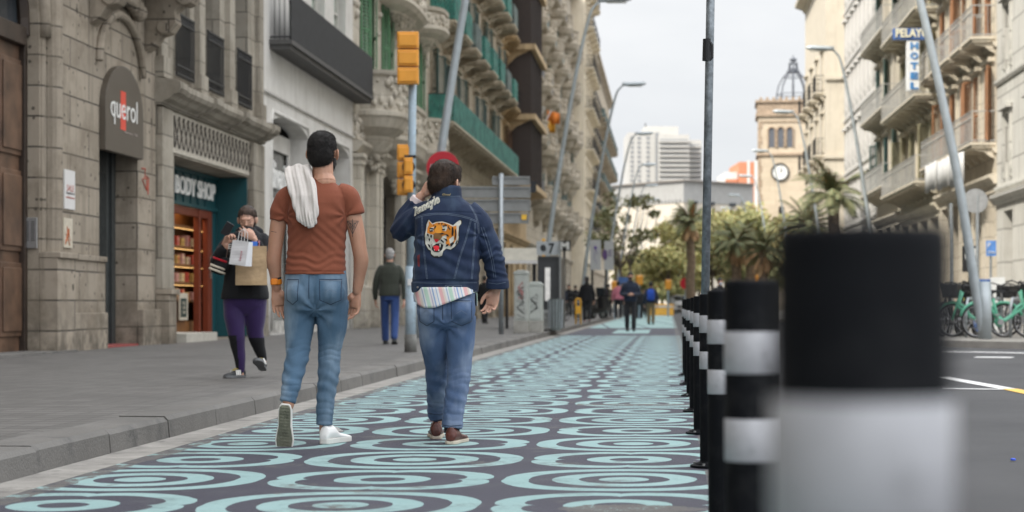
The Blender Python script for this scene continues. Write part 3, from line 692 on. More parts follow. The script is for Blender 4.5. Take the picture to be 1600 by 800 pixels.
for (a_, b_) in (o1, o2): mb.tube([(a_-.06, 0, .2), (a_-.06, 0, 4.75), (a_+.1, 0, 4.98), (b_-.1, 0, 4.98), (b_+.06, 0, 4.75), (b_+.06, 0, .2)], .05, 8)
B.part('opening_trim', mb, W_white, smooth=True)
for (a_, b_) in (o1, o2):
    mb = MB(); mb.box(a_+.02, b_-.02, .42, .46, 2.95, 3.2); mb.box(a_+.02, a_+.3, .4, .46, .12, 4.7); mb.box(b_-.3, b_-.02, .4, .46, .12, 4.7); mb.box(a_+.3, b_-.3, .4, .46, 4.3, 4.7); mb.box(a_+.3, b_-.3, .4, .46, .12, .4); mb.box((a_+b_)/2-.05, (a_+b_)/2+.05, .4, .46, .4, 3.0)
    fr = B.part('shop_window', mb, W_white, bevel=.01); mb = MB(); mb.box(a_+.3, b_-.3, .5, .52, .4, 4.3); B.part('pane', mb, glassmat('shop_glass', (.16, .16, .15), .15), fr)
mb = MB(); add_text(mb, 'divarius', D2x(0)*0+(LD(419, 9.0)-B.d0)*SC, .36, 3.42, (LD(450, 9.0)-LD(419, 9.0))*SC, .62, .04, bold=.01)
o = mb.build('shop_lettering', mat('letter_lit', (.8, .8, .78), .5, emit=((1, 1, 1), .02))); o.location = B.root.location; o.rotation_euler = B.root.rotation_euler; tag(o, 'tall thin white letters reading divarius in the window of the white house', 'sign')
# ---------------------------------------------------------------- L3 carved house with bow balconies
B = Bld('carved_house', 'carved pale stone house with rounded bow balconies and tall green shutters', 'L', 50.5, 66, 8.6, 26, W_mod)
gw = [(B.x(560), B.x(574)), (B.x(597)-.6, B.x(622)), (B.x(634), B.x(655))]
for a_, b_ in gw: B.op(a_, b_, .12 if a_ > gw[0][1] else .9, 4.7, arch=.7, rec=.5)
bw_ = [(1.1, 3.6), (5.0, 7.0), (8.4, 10.4), (12.2, 14.3)]
for f in range(5):
    for a_, b_ in bw_: B.op(a_, b_, 7.1+f*3.9, 10.1+f*3.9, rec=.35)
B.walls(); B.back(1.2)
for a_, b_ in gw: window(B, a_, b_, .12 if a_ > gw[0][1] else .9, 4.6, .45, M_wfd, glassmat('shop_glass', (.16, .16, .15), .15), mull=2)
rr = random.Random(5)
for f in range(5):
    for i, (a_, b_) in enumerate(bw_):
        z0 = 7.1+f*3.9; window(B, a_, b_, z0, z0+3, .33, M_wfw)
        hw = (b_-a_)/4
        for q in range(2):
            shutter(B, a_+q*hw, z0, z0+3, hw, M_green, -.25+.1*q, -.02); shutter(B, b_-q*hw, z0, z0+3, hw, M_green, math.pi+.3-.1*q, -.02)
def bow(B, x0, x1, z0, z1, p, carved=True, nm='bow_balcony', dr=1.0):
    cx, hw = (x0+x1)/2, (x1-x0)/2; prof = [(.12, z0-1.5*dr), (.2, z0-1.3*dr), (.5, z0-.95*dr), (.62, z0-.7*dr), (.66, z0-.55*dr), (.9, z0-.32*dr), (.98, z0-.1*dr), (1.03, z0), (1.03, z0+.12), (.93, z0+.16), (.93, z1-.16), (1.0, z1-.12), (1.02, z1), (.96, z1)]
    mb = MB(); n = 22; vs = []
    for r, z in prof:
        for j in range(n+1):
            t = math.pi*j/n; vs.append((cx-hw*r*math.copysign(abs(math.cos(t))**.7, math.cos(t)), -p*r*math.sin(t)**.7 if j not in (0, n) else 0.0, z))
    fs = [(i*(n+1)+j, i*(n+1)+j+1, (i+1)*(n+1)+j+1, (i+1)*(n+1)+j) for i in range(len(prof)-1) for j in range(n)]
    mb._add(vs, fs); mb.poly([vs[(len(prof)-1)*(n+1)+j] for j in range(n+1)])
    o = B.part(nm, mb, B.wall, smooth=False)
    if carved:
        c = MB()
        for k in range(int(hw*44)):
            t = math.pi*(.06+.88*rr.random()); zz = rr.uniform(z0+.2, z1-.22); s = rr.uniform(.05, .12)
            c.ell((cx-hw*.94*math.copysign(abs(math.cos(t))**.7, math.cos(t)), -p*.95*math.sin(t)**.7, zz), (s, s*.7, s*rr.uniform(.7, 1.5)), 7, 5)
        for k in range(int(hw*36)):
            t = math.pi*(.1+.8*rr.random()); q = rr.random(); zz = z0-(.5+.9*q)*dr; s = rr.uniform(.06, .15); r = .66-.45*q
            c.ell((cx-hw*r*math.cos(t), -p*r*math.sin(t), zz), (s, s*.8, s), 7, 5)
        tag(B.part('carving', c, B.wall, o, smooth=True), kind='stuff')
    return o
M_rock = mat('carved_relief', (.46, .42, .36), .85, .25, 4, bmp=.5)
for f in range(4):
    z = 5.95+f*3.9
    z += .3*(f > 0); q_ = 1 if f == 0 else .4; hh_ = 1.25 if f == 0 else .8
    bow(B, bw_[0][0]-.1, bw_[0][1]+.2, z+.1, z+.1+hh_, 1.15 if f == 0 else .7, dr=q_)
    bow(B, bw_[1][0]-.5, bw_[2][1]+.4, z-.25, z-.3+hh_, .85, dr=q_)
    bow(B, bw_[3][0]-.4, bw_[3][1]+.5, z-.1, z-.15+hh_, 1.0, dr=q_)
    cornice(B, 0, B.W, z+4.25, ((0, 0), (.1, 0), (.16, .1), (.16, .2), (0, .25)))
c = MB()
for k in range(150):
    x_ = rr.uniform(.1, 4.6); zz = rr.uniform(4.75, 5.9); s = rr.uniform(.05, .16); c.ell((x_, -.03, zz), (s, .09, s*rr.uniform(.6, 1.4)), 7, 5)
for k in range(110):
    f = rr.randrange(4); x_ = rr.choice([.4, 4.3, 7.7, 11.3, 15])+rr.uniform(-.35, .35); zz = 9.2+f*3.9+rr.uniform(-.5, 1.0); s = rr.uniform(.06, .17); c.ell((x_, -.03, zz), (s, .1, s), 7, 5)
tag(B.part('carved_relief', c, M_rock, smooth=True), kind='stuff')
for xx in (.1, 2.75, 3.5, 7.8, 11.0, 14.9): pilaster(B, xx, xx+.5, .1, 4.9, .22)
for a_, b_ in ((.02, gw[0][0]-.1), (gw[0][1]+.1, gw[1][0]-.1)): mb = MB(); mb.box(a_, b_, -.35, 0, .1, 1.3); B.part('plinth', mb, B.wall, bevel=.03)
cornice(B, 0, B.W, 4.95, ((0, 0), (.1, 0), (.2, .12), (.28, .2), (.28, .3), (0, .34)))
# ---------------------------------------------------------------- generic tenement
def tenement(name, label, side, d0, d1, c, H, wall, nb, z1, fh, ww, wh, gz=4.6, rail='bars', mesh=None, shut=None, proj=.75, longb=(), fr=None, skip=(), bays=None, arched=False, depth=12, cornz=None, balc=True, meshf=None, alt=0, railm=None, rsp=.15):
    B = Bld(name, label, side, d0, d1, c, H, wall, depth=depth)
    fr = fr or M_wfr; step = B.W/nb; cs = [step*(i+.5) for i in range(nb)]
    nf = int((H-z1-.6)//fh); sur = None; railm = railm or M_iron
    for x in cs: B.op(x-ww*.75, x+ww*.75, .13, gz-.6, arch=.5 if arched else 0, rec=.5)
    for f in range(nf):
        for x in cs: B.op(x-ww/2, x+ww/2, z1+f*fh+.02, z1+f*fh+wh, rec=.3)
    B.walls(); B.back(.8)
    for x in cs: window(B, x-ww*.75, x+ww*.75, .13, gz-.7, .45, M_wfd, glassmat('shop_glass_dark', (.05, .05, .055), .12), mull=2)
    for f in range(nf):
        z = z1+f*fh
        for i, x in enumerate(cs):
            window(B, x-ww/2, x+ww/2, z+.02, z+wh, .28, fr)
            if shut:
                sw = ww/2
                if (i*7+f*3) % 4 != 1 or alt == 2:
                    shutter(B, x-ww/2, z+.05, z+wh-.03, sw, shut, -.2 if (i+f) % 3 else -2.6, -.02); shutter(B, x+ww/2, z+.05, z+wh-.03, sw, shut, math.pi+.2 if (i+f) % 2 else math.pi+2.7, -.02)
        if balc:
            if f in longb: balcony(B, .25, B.W-.25, z, proj, 1.0, rail=railm, sp=rsp, mesh=(meshf(f, 0) if meshf else mesh))
            else:
                for i, x in enumerate(cs): balcony(B, x-ww/2-.5, x+ww/2+.5, z, proj, 1.0, rail=railm, sp=rsp, mesh=(meshf(f, i) if meshf else mesh))
        for x in cs:
            if sur is None:
                mb = MB(); mb.box(-ww/2-.16, -ww/2, -.07, 0, 0, wh+.12); mb.box(ww/2, ww/2+.16, -.07, 0, 0, wh+.12); mb.box(-ww/2, ww/2, -.07, 0, wh+.002, wh+.12); mb.box(-ww/2-.28, ww/2+.28, -.2, 0, wh+.12, wh+.26)
                sur = mb.mesh('window_surround', B.wall)
            o = bpy.data.objects.new('window_surround', sur); COL.objects.link(o); o.parent = B.root; o.location = (x, 0, z)
        cornice(B, 0.01, B.W-.01, z-.36, ((0, 0), (.06, 0), (.1, .08), (.1, .16), (0, .2)), name='string_course')
    cornice(B, 0, B.W, H-.7, ((0, 0), (.1, 0), (.2, .2), (.6, .34), (.7, .4), (.72, .6), (0, .7)))
    cornice(B, 0, B.W, gz-.35, ((0, 0), (.1, 0), (.14, .1), (.25, .2), (.25, .3), (0, .34)))
    return B
def m4(f, i): return M_mesh_teal if (f*5+i*3) % 4 != 3 else M_mesh_grey
tenement('balcony_house', 'cream tenement with long iron balconies screened by teal green netting', 'L', 66, 95, 8.6, 26, W_c4, 8, 7.3, 3.7, 1.25, 2.7, gz=5.2, shut=M_dgreen, proj=.95, longb=(0,), meshf=m4)
B = tenement('gallery_house', 'ochre house with a dark brown wooden bay gallery running up its front', 'L', 95, 112, 8.6, 27, W_c5, 4, 7.3, 3.7, 1.2, 2.7, shut=M_wood, longb=(1, 3))
M_br = mat('bay_brown', (.035, .024, .02), .6)
mb = MB(); mb.box(3.5, 12, -1.25, 0, 7.0, 21.9)
for k in range(18): mb.box(3.5+k*.49, 3.56+k*.49, -1.3, -1.25, 7.1, 21.8)
by = B.part('bay_gallery', mb, M_br); mb = MB()
for f in range(5): mb.box(3.2, 12.3, -1.55, 0, 6.85+f*3.7, 7.15+f*3.7); mb.prism([(0, 6.85+f*3.7), (-1.3, 6.85+f*3.7), (-.5, 6.5+f*3.7), (0, 6.0+f*3.7)], 3.4, 3.8, 'x')
B.part('floor_band', mb, W_c5, by)
B = tenement('bulging_balcony_house', 'grey tan house with many round bulging stone balconies and flags', 'L', 112, 163, 8.6, 28, W_c6, 12, 7.3, 3.7, 1.3, 2.8, balc=False, shut=M_dgreen)
rr = random.Random(11)
for f in range(5):
    for i in range(12):
        x = B.W/12*(i+.5)
        if (i+f) % 2: bow(B, x-1.25, x+1.25, 7.2+f*3.7, 8.3+f*3.7, 1.2, True)
        else: balcony(B, x-1.4, x+1.4, 7.3+f*3.7, .9, 1.05, sp=.2, mesh=M_mesh_grey if f % 2 else M_iron)
tenement('tall_cream_house', 'tall cream rendered house rising above the neighbouring roofs', 'L', 163, 180, 7.4, 34, W_c7, 5, 7.3, 3.6, 1.2, 2.4, fr=M_wfw, proj=.8)
tenement('far_balcony_house', 'weathered tan house with dark balconies beyond the tall cream house', 'L', 180, 210, 8.6, 28, W_c6, 7, 7.3, 3.7, 1.3, 2.7, shut=M_dgreen, proj=1.1)
tenement('end_corner_house', 'pale tan corner house with pale balconies at the far end of the left row', 'L', 210, 268, 8.6, 29.5, W_c4, 11, 7.3, 3.7, 1.3, 2.7, proj=1.3, mesh=M_mesh_grey)
# ---------------------------------------------------------------- right side
W_r1 = wallmat('grey_render', (.53, .52, .48), 1.5, 1.05, .03, (.28, .27, .25), .2, var=.04)
W_r2 = wallmat('cream_render', (.58, .525, .43), 1.0, .5, .01, None, .3, var=.06)
W_r3 = wallmat('buff_render', (.55, .505, .41), 0, 0, stain=.3, var=.06)
W_r4 = wallmat('pale_buff_render', (.56, .52, .44), 0, 0, stain=.3, var=.06)
W_r5 = wallmat('white_render', (.60, .59, .57), 0, 0, stain=.1, var=.03)
W_r6 = wallmat('warm_cream_stone', (.60, .55, .46), 0, 0, stain=.2, var=.05)
M_bsh = mat('brown_shutter', (.30, .15, .075), .6, .15, 3); M_prl = mat('pale_railing', (.33, .33, .32), .6); M_ksh = mat('khaki_shutter', (.24, .22, .14), .6, .15, 3)
tenement('grey_corner_house', 'plain pale grey house with narrow windows and banded stone base at the right edge', 'R', 36, 59.4, 10.5, 22, W_r1, 6, 4.7, 3.4, 1.0, 2.0, balc=False, fr=M_wfw, gz=4.3)
B = tenement('shuttered_house', 'cream house with brown louvred shutters and iron balconies beside the grey house', 'R', 59.4, 72, 10.5, 24, W_r2, 5, 6.0, 3.4, 1.15, 2.5, shut=M_bsh, proj=.8, longb=(0, 2), fr=M_wfw, gz=5.0, alt=2, railm=M_prl, rsp=.2)
B = tenement('hotel_building', 'buff hotel with khaki blinds and long grey balconies', 'R', 72, 84, 10.5, 24, W_r3, 4, 5.6, 3.4, 1.6, 2.5, shut=M_ksh, proj=.95, longb=(0, 1, 2, 3), gz=4.8, alt=2, railm=M_prl, rsp=.2)
tenement('cornice_balcony_house', 'pale buff house with deep shadowed balconies next to the hotel', 'R', 84, 94, 10.5, 25, W_r4, 3, 6.2, 3.6, 1.4, 2.6, shut=M_dgreen, proj=.85, longb=(0, 1, 2, 3, 4), gz=5, railm=M_prl, rsp=.2)
tenement('white_office_house', 'plain white building with rows of narrow vertical windows', 'R', 94, 111, 10.5, 25, W_r5, 8, 5.5, 3.2, .75, 2.2, balc=False, fr=M_wfr)
B = tenement('cream_tower_house', 'tall cream stone building with a blank side wall and a grey corner turret roof', 'R', 111, 128, 9.4, 21.5, W_r6, 4, 6.0, 3.8, 1.1, 2.4, proj=.6, fr=M_wfr)
mb = MB()
for z_ in (9.5, 14.2): mb.box(B.W, B.W+.15, -.1, 11.9, z_, z_+.25)
B.part('side_moulding', mb, W_r6)
mb = MB(); mb.lathe([(2.3, 21.5), (2.2, 24.2), (2.7, 24.4), (2.7, 24.8), (2.2, 25.1), (1.5, 27.0), (.5, 28.5), (.05, 29.5)], (B.W-2.2, 1.2), 16); B.part('turret', mb, W_r6)
mb = MB(); mb.box(-.3, B.W+.3, -.5, 12, 21.62, 22.1); B.part('roof_edge', mb, mat('slate', (.10, .10, .11), .7))
M_blue = mat('sign_blue', (.06, .13, .33), .5, .1, 4); M_wp = mat('sign_white', (.7, .72, .72), .5, .05)
# hotel sign, perpendicular to the front
hD = RD(1425, 9.2)
e = empty('hotel_sign', PX(1423, 60, hD), 0, 'blue and white vertical hotel sign reading PELAYO HOTEL hanging off a balcony', 'sign'); s_ = hD/F
def sp(px, py): return ((px-1423)*s_, (60-py)*s_)
mb = MB(); a_, b_ = sp(1396, 62), sp(1455, 44); mb.box(a_[0], b_[0], 0, .22, a_[1], b_[1]); mb.build('name_panel', M_blue, e, bevel=.02)
mb = MB(); add_text(mb, 'PELAYO', a_[0]+.08, -.01, a_[1]+.09, b_[0]-a_[0]-.16, .33, .03, bold=.03); mb.build('lettering', mat('sign_cream', (.75, .72, .55), .5, .02), e)
mb = MB(); a_, b_ = sp(1417, 142), sp(1437, 64); mb.box(a_[0], b_[0], .02, .2, a_[1], b_[1]); mb.build('hotel_panel', M_wp, e, bevel=.02)
mb = MB(); hh = (b_[1]-a_[1])/5
for i, ch in enumerate('HOTEL'): add_text(mb, ch, a_[0]+.13, .01, b_[1]-hh*(i+1)+.07, .3, hh-.12, .02, bold=.04)
mb.build('lettering', mat('letter_blue', (.05, .22, .5), .5, .05), e)
# cloth banners on the shuttered house
for i in range(3):
    px0 = 1447+i*20; D0 = RD(px0, 9.62); x0, z0 = (px0-800)/F*D0, HZ(300-i*5, D0)
    mb = MB(); n = 8; D1 = RD(px0+18, 9.62)
    vs = []
    for j in range(n+1):
        Dq = D0+(D1-D0)*j/n
        for zz in (0, 1.0): vs.append((LAT(9.6-.05*math.sin(j*1.9+i), Dq), Dq, zz-.04*math.sin(j*1.3)*(1-zz)))
    mb._add(vs, [(2*j, 2*j+1, 2*j+3, 2*j+2) for j in range(n)])
    o = mb.build('banner', mat('white_cloth', (.5, .5, .49), .8, .05), smooth=True); o.location.z = HZ(302-i*5, D0); 
    md = o.modifiers.new('th', 'SOLIDIFY'); md.thickness = .02
    tag(o, ['white cloth banner farthest along the balcony rail of the shuttered house', 'middle white cloth banner on the balcony rail of the shuttered house', 'white cloth banner nearest on the balcony rail of the shuttered house'][i], 'banner', 'white banners on the balcony')
# ---------------------------------------------------------------- far end of the street
def plainbox(name, label, x0, x1, y0, y1, H, m, wins=None, cat='building', rz=0):
    e = empty(name, ((x0+x1)/2, y0, 0), rz, label, cat); w_ = x1-x0
    mb = MB(); mb.box(-w_/2, w_/2, 0, y1-y0, 0, H); mb.build('wall', m, e); return e, w_
W_un = wallmat('university_cream', (.52, .475, .40), 0, 0, stain=.12, var=.04); W_ung = wallmat('concrete_grey', (.33, .33, .32), 0, 0, stain=.2, var=.04)
def XD(px, D): return (px-800)/F*D
D = 345
e = empty('faculty_building', (XD(1070, D), D, 0), 0, 'large low cream faculty building with flat grey upper storey at the street end', 'building')
q = D/F
def fx(px): return (px-1070)*q
def fz(py): return HZ(py, D)
mb = MB(); mb.prism([(fx(930), 22), (fx(1068), 0), (fx(1190), 12), (fx(1190), 50), (fx(930), 50)], 0, fz(316), 'z'); mb.build('wall', W_un, e)
mb = MB(); mb.prism([(fx(930), 21.8), (fx(1068), -.2), (fx(1190), 11.8), (fx(1190), 50.2), (fx(930), 50.2)], fz(316), fz(283), 'z'); mb.build('upper_storey', W_ung, e)
mb = MB(); mb.prism([(fx(929), 21), (fx(1068), -1), (fx(1191), 11), (fx(1191), 51), (fx(929), 51)], fz(283), fz(281), 'z'); mb.build('roof', M_roof, e)
def on_left(px, off=.3): t = (px-930)/138; return (fx(px), 22*(1-t)-off)
for px in list(range(952, 1066, 5)):
    a = on_left(px); w0 = MB(); w0.box(a[0], a[0]+3.2*q, a[1]-.1, a[1]+.6, fz(316), fz(311)); w0.build('window', M_glass, e)
for px in (962, 984, 1028):
    a = on_left(px); w0 = MB(); w0.box(a[0], a[0]+8*q, a[1]-.1, a[1]+1.3, fz(350), fz(333)); w0.build('window', mat('far_window', (.24, .22, .2), .4), e)
for px in (1080, 1110, 1147): w0 = MB(); t = (px-1068)/122; w0.box(fx(px), fx(px)+11*q, 12*t-.2, 12*t+1.2, fz(319), fz(314)); w0.build('window', M_glass, e)
D = 470; q = D/F
e = empty('apartment_tower', (XD(1038, D), D, 0), 0, 'stepped white apartment tower with banded balconies far behind the faculty building', 'building')
M_tw = wallmat('tower_white', (.44, .435, .415), 0, 0, stain=.12, var=.03); M_twd = mat('tower_dark_grey', (.22, .23, .24), .6)  # white walls, darker grey for the windows and stair shaft
def tx(px): return (px-1038)*q
for (a, b, t, y) in ((981, 1027, 207, 0), (1028, 1075, 212, -3), (1076, 1098, 217, 3), (1010, 1063, 194, 6)):
    mb = MB(); mb.box(tx(a), tx(b), y, y+18, 0, HZ(t, D)); mb.build('wall', M_tw, e)
    for k in range(0, 11):
        zt = HZ(t+7+k*7.4, D)
        if a == 1010: break
        if a == 981:
            for px in (985, 996, 1010): mb = MB(); mb.box(tx(px), tx(px)+5*q, y-.15, y+.2, zt-.5, zt+.1); mb.build('window', M_twd, e)
        else: mb = MB(); mb.box(tx(a)+.4, tx(b)-.4, y-.15, y+.2, zt-.42, zt); mb.build('window', M_twd, e); mb = MB(); mb.box(tx(a), tx(b), y-.8, y-.0, zt-.85, zt-.45); mb.build('balcony', M_tw, e)
mb = MB(); mb.box(tx(1024), tx(1030), -.3, 1, 0, HZ(207, D)); mb.build('stair_shaft', M_twd, e)
mb = MB(); mb.cyl((tx(1012), 8, HZ(194, D)), (tx(1012), 8, HZ(188, D)), .15, 6); mb.build('aerial', M_iron, e)
D = 440
e, w_ = plainbox('brick_block', 'plain orange brick block with white edges left of the clock tower', XD(1155, D), XD(1190, D), D, D+20, HZ(253, D), wallmat('orange_brick', (.52, .20, .11), .6, .25, .02, (.5, .3, .2), .1, var=.05))
mb = MB(); mb.box(-w_/2+1.9, -w_/2+2.5, -.1, .3, 0, HZ(253, D)+.3); mb.box(w_/2-1.7, w_/2-1.0, -.12, .3, 0, HZ(250, D)); mb.build('edge_band', W_r5, e)
e, w_ = plainbox('brick_annex', 'low white and orange annex at the foot of the brick block', XD(1135, D), XD(1154, D), D+2, D+20, HZ(268, D), W_r5)
mb = MB(); mb.box(-w_/2, w_/2, -.1, .1, 0, HZ(279, D)); mb.build('brick_front', MATS['orange_brick'], e)
# clock tower
D = 200; q = D/F; W_t = wallmat('tower_stone', (.52, .44, .34), 1.2, .5, .02, (.5, .42, .3), .12, var=.08); W_tb = wallmat('tower_brown', (.40, .31, .23), .8, .3, .02, None, .3)
e = empty('clock_tower', (XD(1229, D), D, 0), -0.12, 'square sandstone clock tower with three arched openings and an open iron bell cage on top', 'tower')
hw = 44*q
def tz(py): return HZ(py, D)
mb = MB(); mb.box(-hw, hw, 0, 2*hw, 0, tz(181)); mb.build('wall', W_t, e)
mb = MB(); mb.box(-hw-.25, hw+.25, -.25, 2*hw+.25, tz(181), tz(176)-.001); mb.box(-hw-.12, hw+.12, -.12, 2*hw+.12, tz(176), tz(160)); mb.box(-hw-.3, hw+.3, -.3, 2*hw+.3, tz(160), tz(156)); mb.box(-hw-.2, hw+.2, -.2, 2*hw+.2, tz(243), tz(239))
for k in range(9): x = -hw+.3+k*(2*hw-.6)/8; mb.box(x-.16, x+.16, -.26, 0, tz(156), tz(152))
mb.build('parapet', W_tb, e)
mb = MB()
for sx in (-1, 1):
    for k in range(26): mb.box(sx*hw-(.45 if k % 2 else .28)*(sx > 0)-.03*(sx < 0), sx*hw+(.45 if k % 2 else .28)*(sx < 0)+.03*(sx > 0), -.05, .3, .2+k*.78, .2+k*.78+.72)
mb.build('quoins', W_tb, e)
for px in (1206, 1220, 1234):
    x = (px-1229)*q; r_ = 4.3*q; P = [(x-r_, tz(230)), (x+r_, tz(230))]+[(x+r_*math.cos(math.pi*k/10), tz(204)+r_*math.sin(math.pi*k/10)) for k in range(11)]
    mb = MB(); mb.prism(P, -.04, .05, 'y'); mb.build('window', mat('tower_opening', (.10, .11, .13), .5), e)
    mb = MB(); mb.tube([(x+(r_+.1)*math.cos(math.pi*k/10), -.08, tz(204)+(r_+.1)*math.sin(math.pi*k/10)) for k in range(11)], .11, 6); mb.cyl((x-r_-.1, -.08, tz(230)), (x-r_-.1, -.08, tz(204)), .09, 6); mb.cyl((x+r_+.1, -.08, tz(230)), (x+r_+.1, -.08, tz(204)), .09, 6); mb.build('window_arch', W_tb, e)
mb = MB()
for k in range(13): x = -hw+.35+k*(2*hw-.7)/12; mb.tube([(x+.18*math.cos(math.pi*j/6), -.05, tz(192)+.2*math.sin(math.pi*j/6)) for j in range(7)], .06, 5)
mb.build('arcade_frieze', W_tb, e)
cz = tz(269); cx = (1219-1229)*q
mb = MB(); mb.tube([(cx, -.12, cz), (cx, .02, cz)], 12.3*q, 32); cf = mb.build('clock_face', mat('clock_white', (.75, .75, .73), .5, .02), e)
mb = MB(); mb.tube([(cx+13*q*math.cos(t), -.14, cz+13*q*math.sin(t)) for t in [i*math.pi/16 for i in range(33)]], .09, 6, False); mb.build('clock_rim', M_iron, e)
mb = MB(); mb.bar((cx, -.15, cz), (cx+.1, -.15, cz+.62), .07, .03); mb.bar((cx, -.15, cz), (cx+.28, -.15, cz+.3), .09, .03)
for k in range(12): t = k*math.pi/6; mb.bar((cx+.62*math.sin(t), -.13, cz+.62*math.cos(t)), (cx+.76*math.sin(t), -.13, cz+.76*math.cos(t)), .05, .02)
mb.build('clock_hands', M_iron, e)
x = (1221-1229)*q; mb = MB(); mb.prism([(x-.3, tz(335)), (x+.3, tz(335))]+[(x+.3*math.cos(math.pi*k/8), tz(326)+.3*math.sin(math.pi*k/8)) for k in range(9)], -.04, .1, 'y'); mb.build('window', M_dark, e)
mb = MB(); zc = tz(156); R_ = 1.75
for k in range(8):
    t = k*math.pi/4; mb.tube([(.8+R_*math.cos(t)*f, hw+R_*math.sin(t)*f, zc+h) for f, h in ((1, 0), (1.02, .9), (.9, 1.9), (.62, 2.8), (.3, 3.4), (.22, 4.3))], .07, 6)
for r, h in ((R_, .1), (R_*1.02, .9), (R_*.62, 2.8), (.7, 3.4), (.5, 4.3)): mb.tube([(.8+r*math.cos(t), hw+r*math.sin(t), zc+h) for t in [i*math.pi/12 for i in range(25)]], .05, 5, False)
mb.tube([(.8, hw, zc+3.9), (.8, hw, zc+5.2)], .06, 6); mb.ell((.8, hw, zc+4.7), (.4, .4, .25)); mb.lathe([(.4, zc+3.2), (.32, zc+3.6), (.12, zc+3.85)], (.8, hw), 10)
mb.build('bell_cage', mat('cage_iron', (.10, .11, .13), .6), e)

e = empty('graffiti_tag', (0, 0, 0), 0, 'small red paint scrawl on the ashlar right of the narrow doorway', 'graffiti'); Bq = bpy.data.objects['stone_house']; e.location = Bq.matrix_basis @ Vector(((LD(221)+25)*SC, -.004, 2.65)); e.rotation_euler = Bq.rotation_euler
mb = MB(); mb.tube([(0, 0, .35), (.2, 0, .36), (.18, 0, .2), (.02, 0, .18), (.22, 0, .05), (.3, 0, .0), (.28, 0, .25), (.4, 0, .22), (.36, 0, -.05)], .014, 5); mb.build('scrawl', mat('spray_dull_red', (.40, .07, .04), .7), e)
# ================================================================== PEOPLE
def catmull(pts, rad, k=4):
    P = [Vector(p) for p in pts]; out, ro = [], []
    for i in range(len(P)-1):
        p0, p1, p2, p3 = P[max(i-1, 0)], P[i], P[i+1], P[min(i+2, len(P)-1)]
        for j in range(k):
            t = j/k; a = .5*((2*p1)+(p2-p0)*t+(2*p0-5*p1+4*p2-p3)*t*t+(3*p1-p0-3*p2+p3)*t**3); out.append(a)
            r0, r1 = rad[i], rad[i+1]; s = t*t*(3-2*t); ro.append(r0+(r1-r0)*(.5*t+.5*s))
    out.append(P[-1]); ro.append(rad[-1]); return out, ro
def limb(mb, pts, rad, k=1.0, side=None, n=16, ends=True):
    p, r = catmull(pts, rad); mb.tube(p, r, n, True, k, side)
    if ends:
        for c, q in ((p[0], r[0]), (p[-1], r[-1])): mb.ell(c, (q*.97,)*3, 12, 8)
RS = np.random.RandomState(4); DIRS = RS.normal(size=(24, 3)); DIRS /= np.linalg.norm(DIRS, axis=1)[:, None]; PHS = RS.uniform(0, 6.28, 24)
def sn(co, f, seed=0, n=5):
    o = np.zeros(len(co))
    for k in range(n): i = (seed*5+k) % 24; o += np.sin(co@DIRS[i]*f*(1+.13*k)+PHS[i])
    return o/n
def fused(mb, name, m, parent, vox=.006, smooth=4, disp=None, post=0, cut=None):
    """join overlapping closed shapes into one continuous skin, relax it, then push folds along the normals"""
    me = mb.mesh('tmp', m); o = bpy.data.objects.new('tmp', me); COL.objects.link(o)
    a = o.modifiers.new('r', 'REMESH'); a.mode = 'VOXEL'; a.voxel_size = vox; a.use_smooth_shade = True
    b = o.modifiers.new('s', 'SMOOTH'); b.factor = .5; b.iterations = smooth
    me2 = bpy.data.meshes.new_from_object(o.evaluated_get(deps())); bpy.data.objects.remove(o); bpy.data.meshes.remove(me)
    if disp:
        n = len(me2.vertices); co = np.empty(n*3); me2.vertices.foreach_get('co', co); co = co.reshape(-1, 3)
        no = np.empty(n*3); me2.vertex_normals.foreach_get('vector', no); no = no.reshape(-1, 3)
        d = disp(co, no); co += no*d[:, None]; me2.vertices.foreach_set('co', co.ravel())
    me2.materials.clear(); me2.materials.append(m); me2.name = name
    me2.polygons.foreach_set('use_smooth', [True]*len(me2.polygons)); me2.update()
    r = bpy.data.objects.new(name, me2); COL.objects.link(r); r.parent = parent; return r
def bands(z, x, zc, wd, lam, amp, slope=0, ph=0):
    return amp*np.exp(-((z-zc)/wd)**2)*np.sin((z+slope*x)*2*np.pi/lam+ph)
def basis(fwd, up=Vector((0, 0, 1))):
    f = Vector(fwd).normalized(); s = f.cross(up).normalized(); u = s.cross(f); return s, f, u     # side(right), forward, up
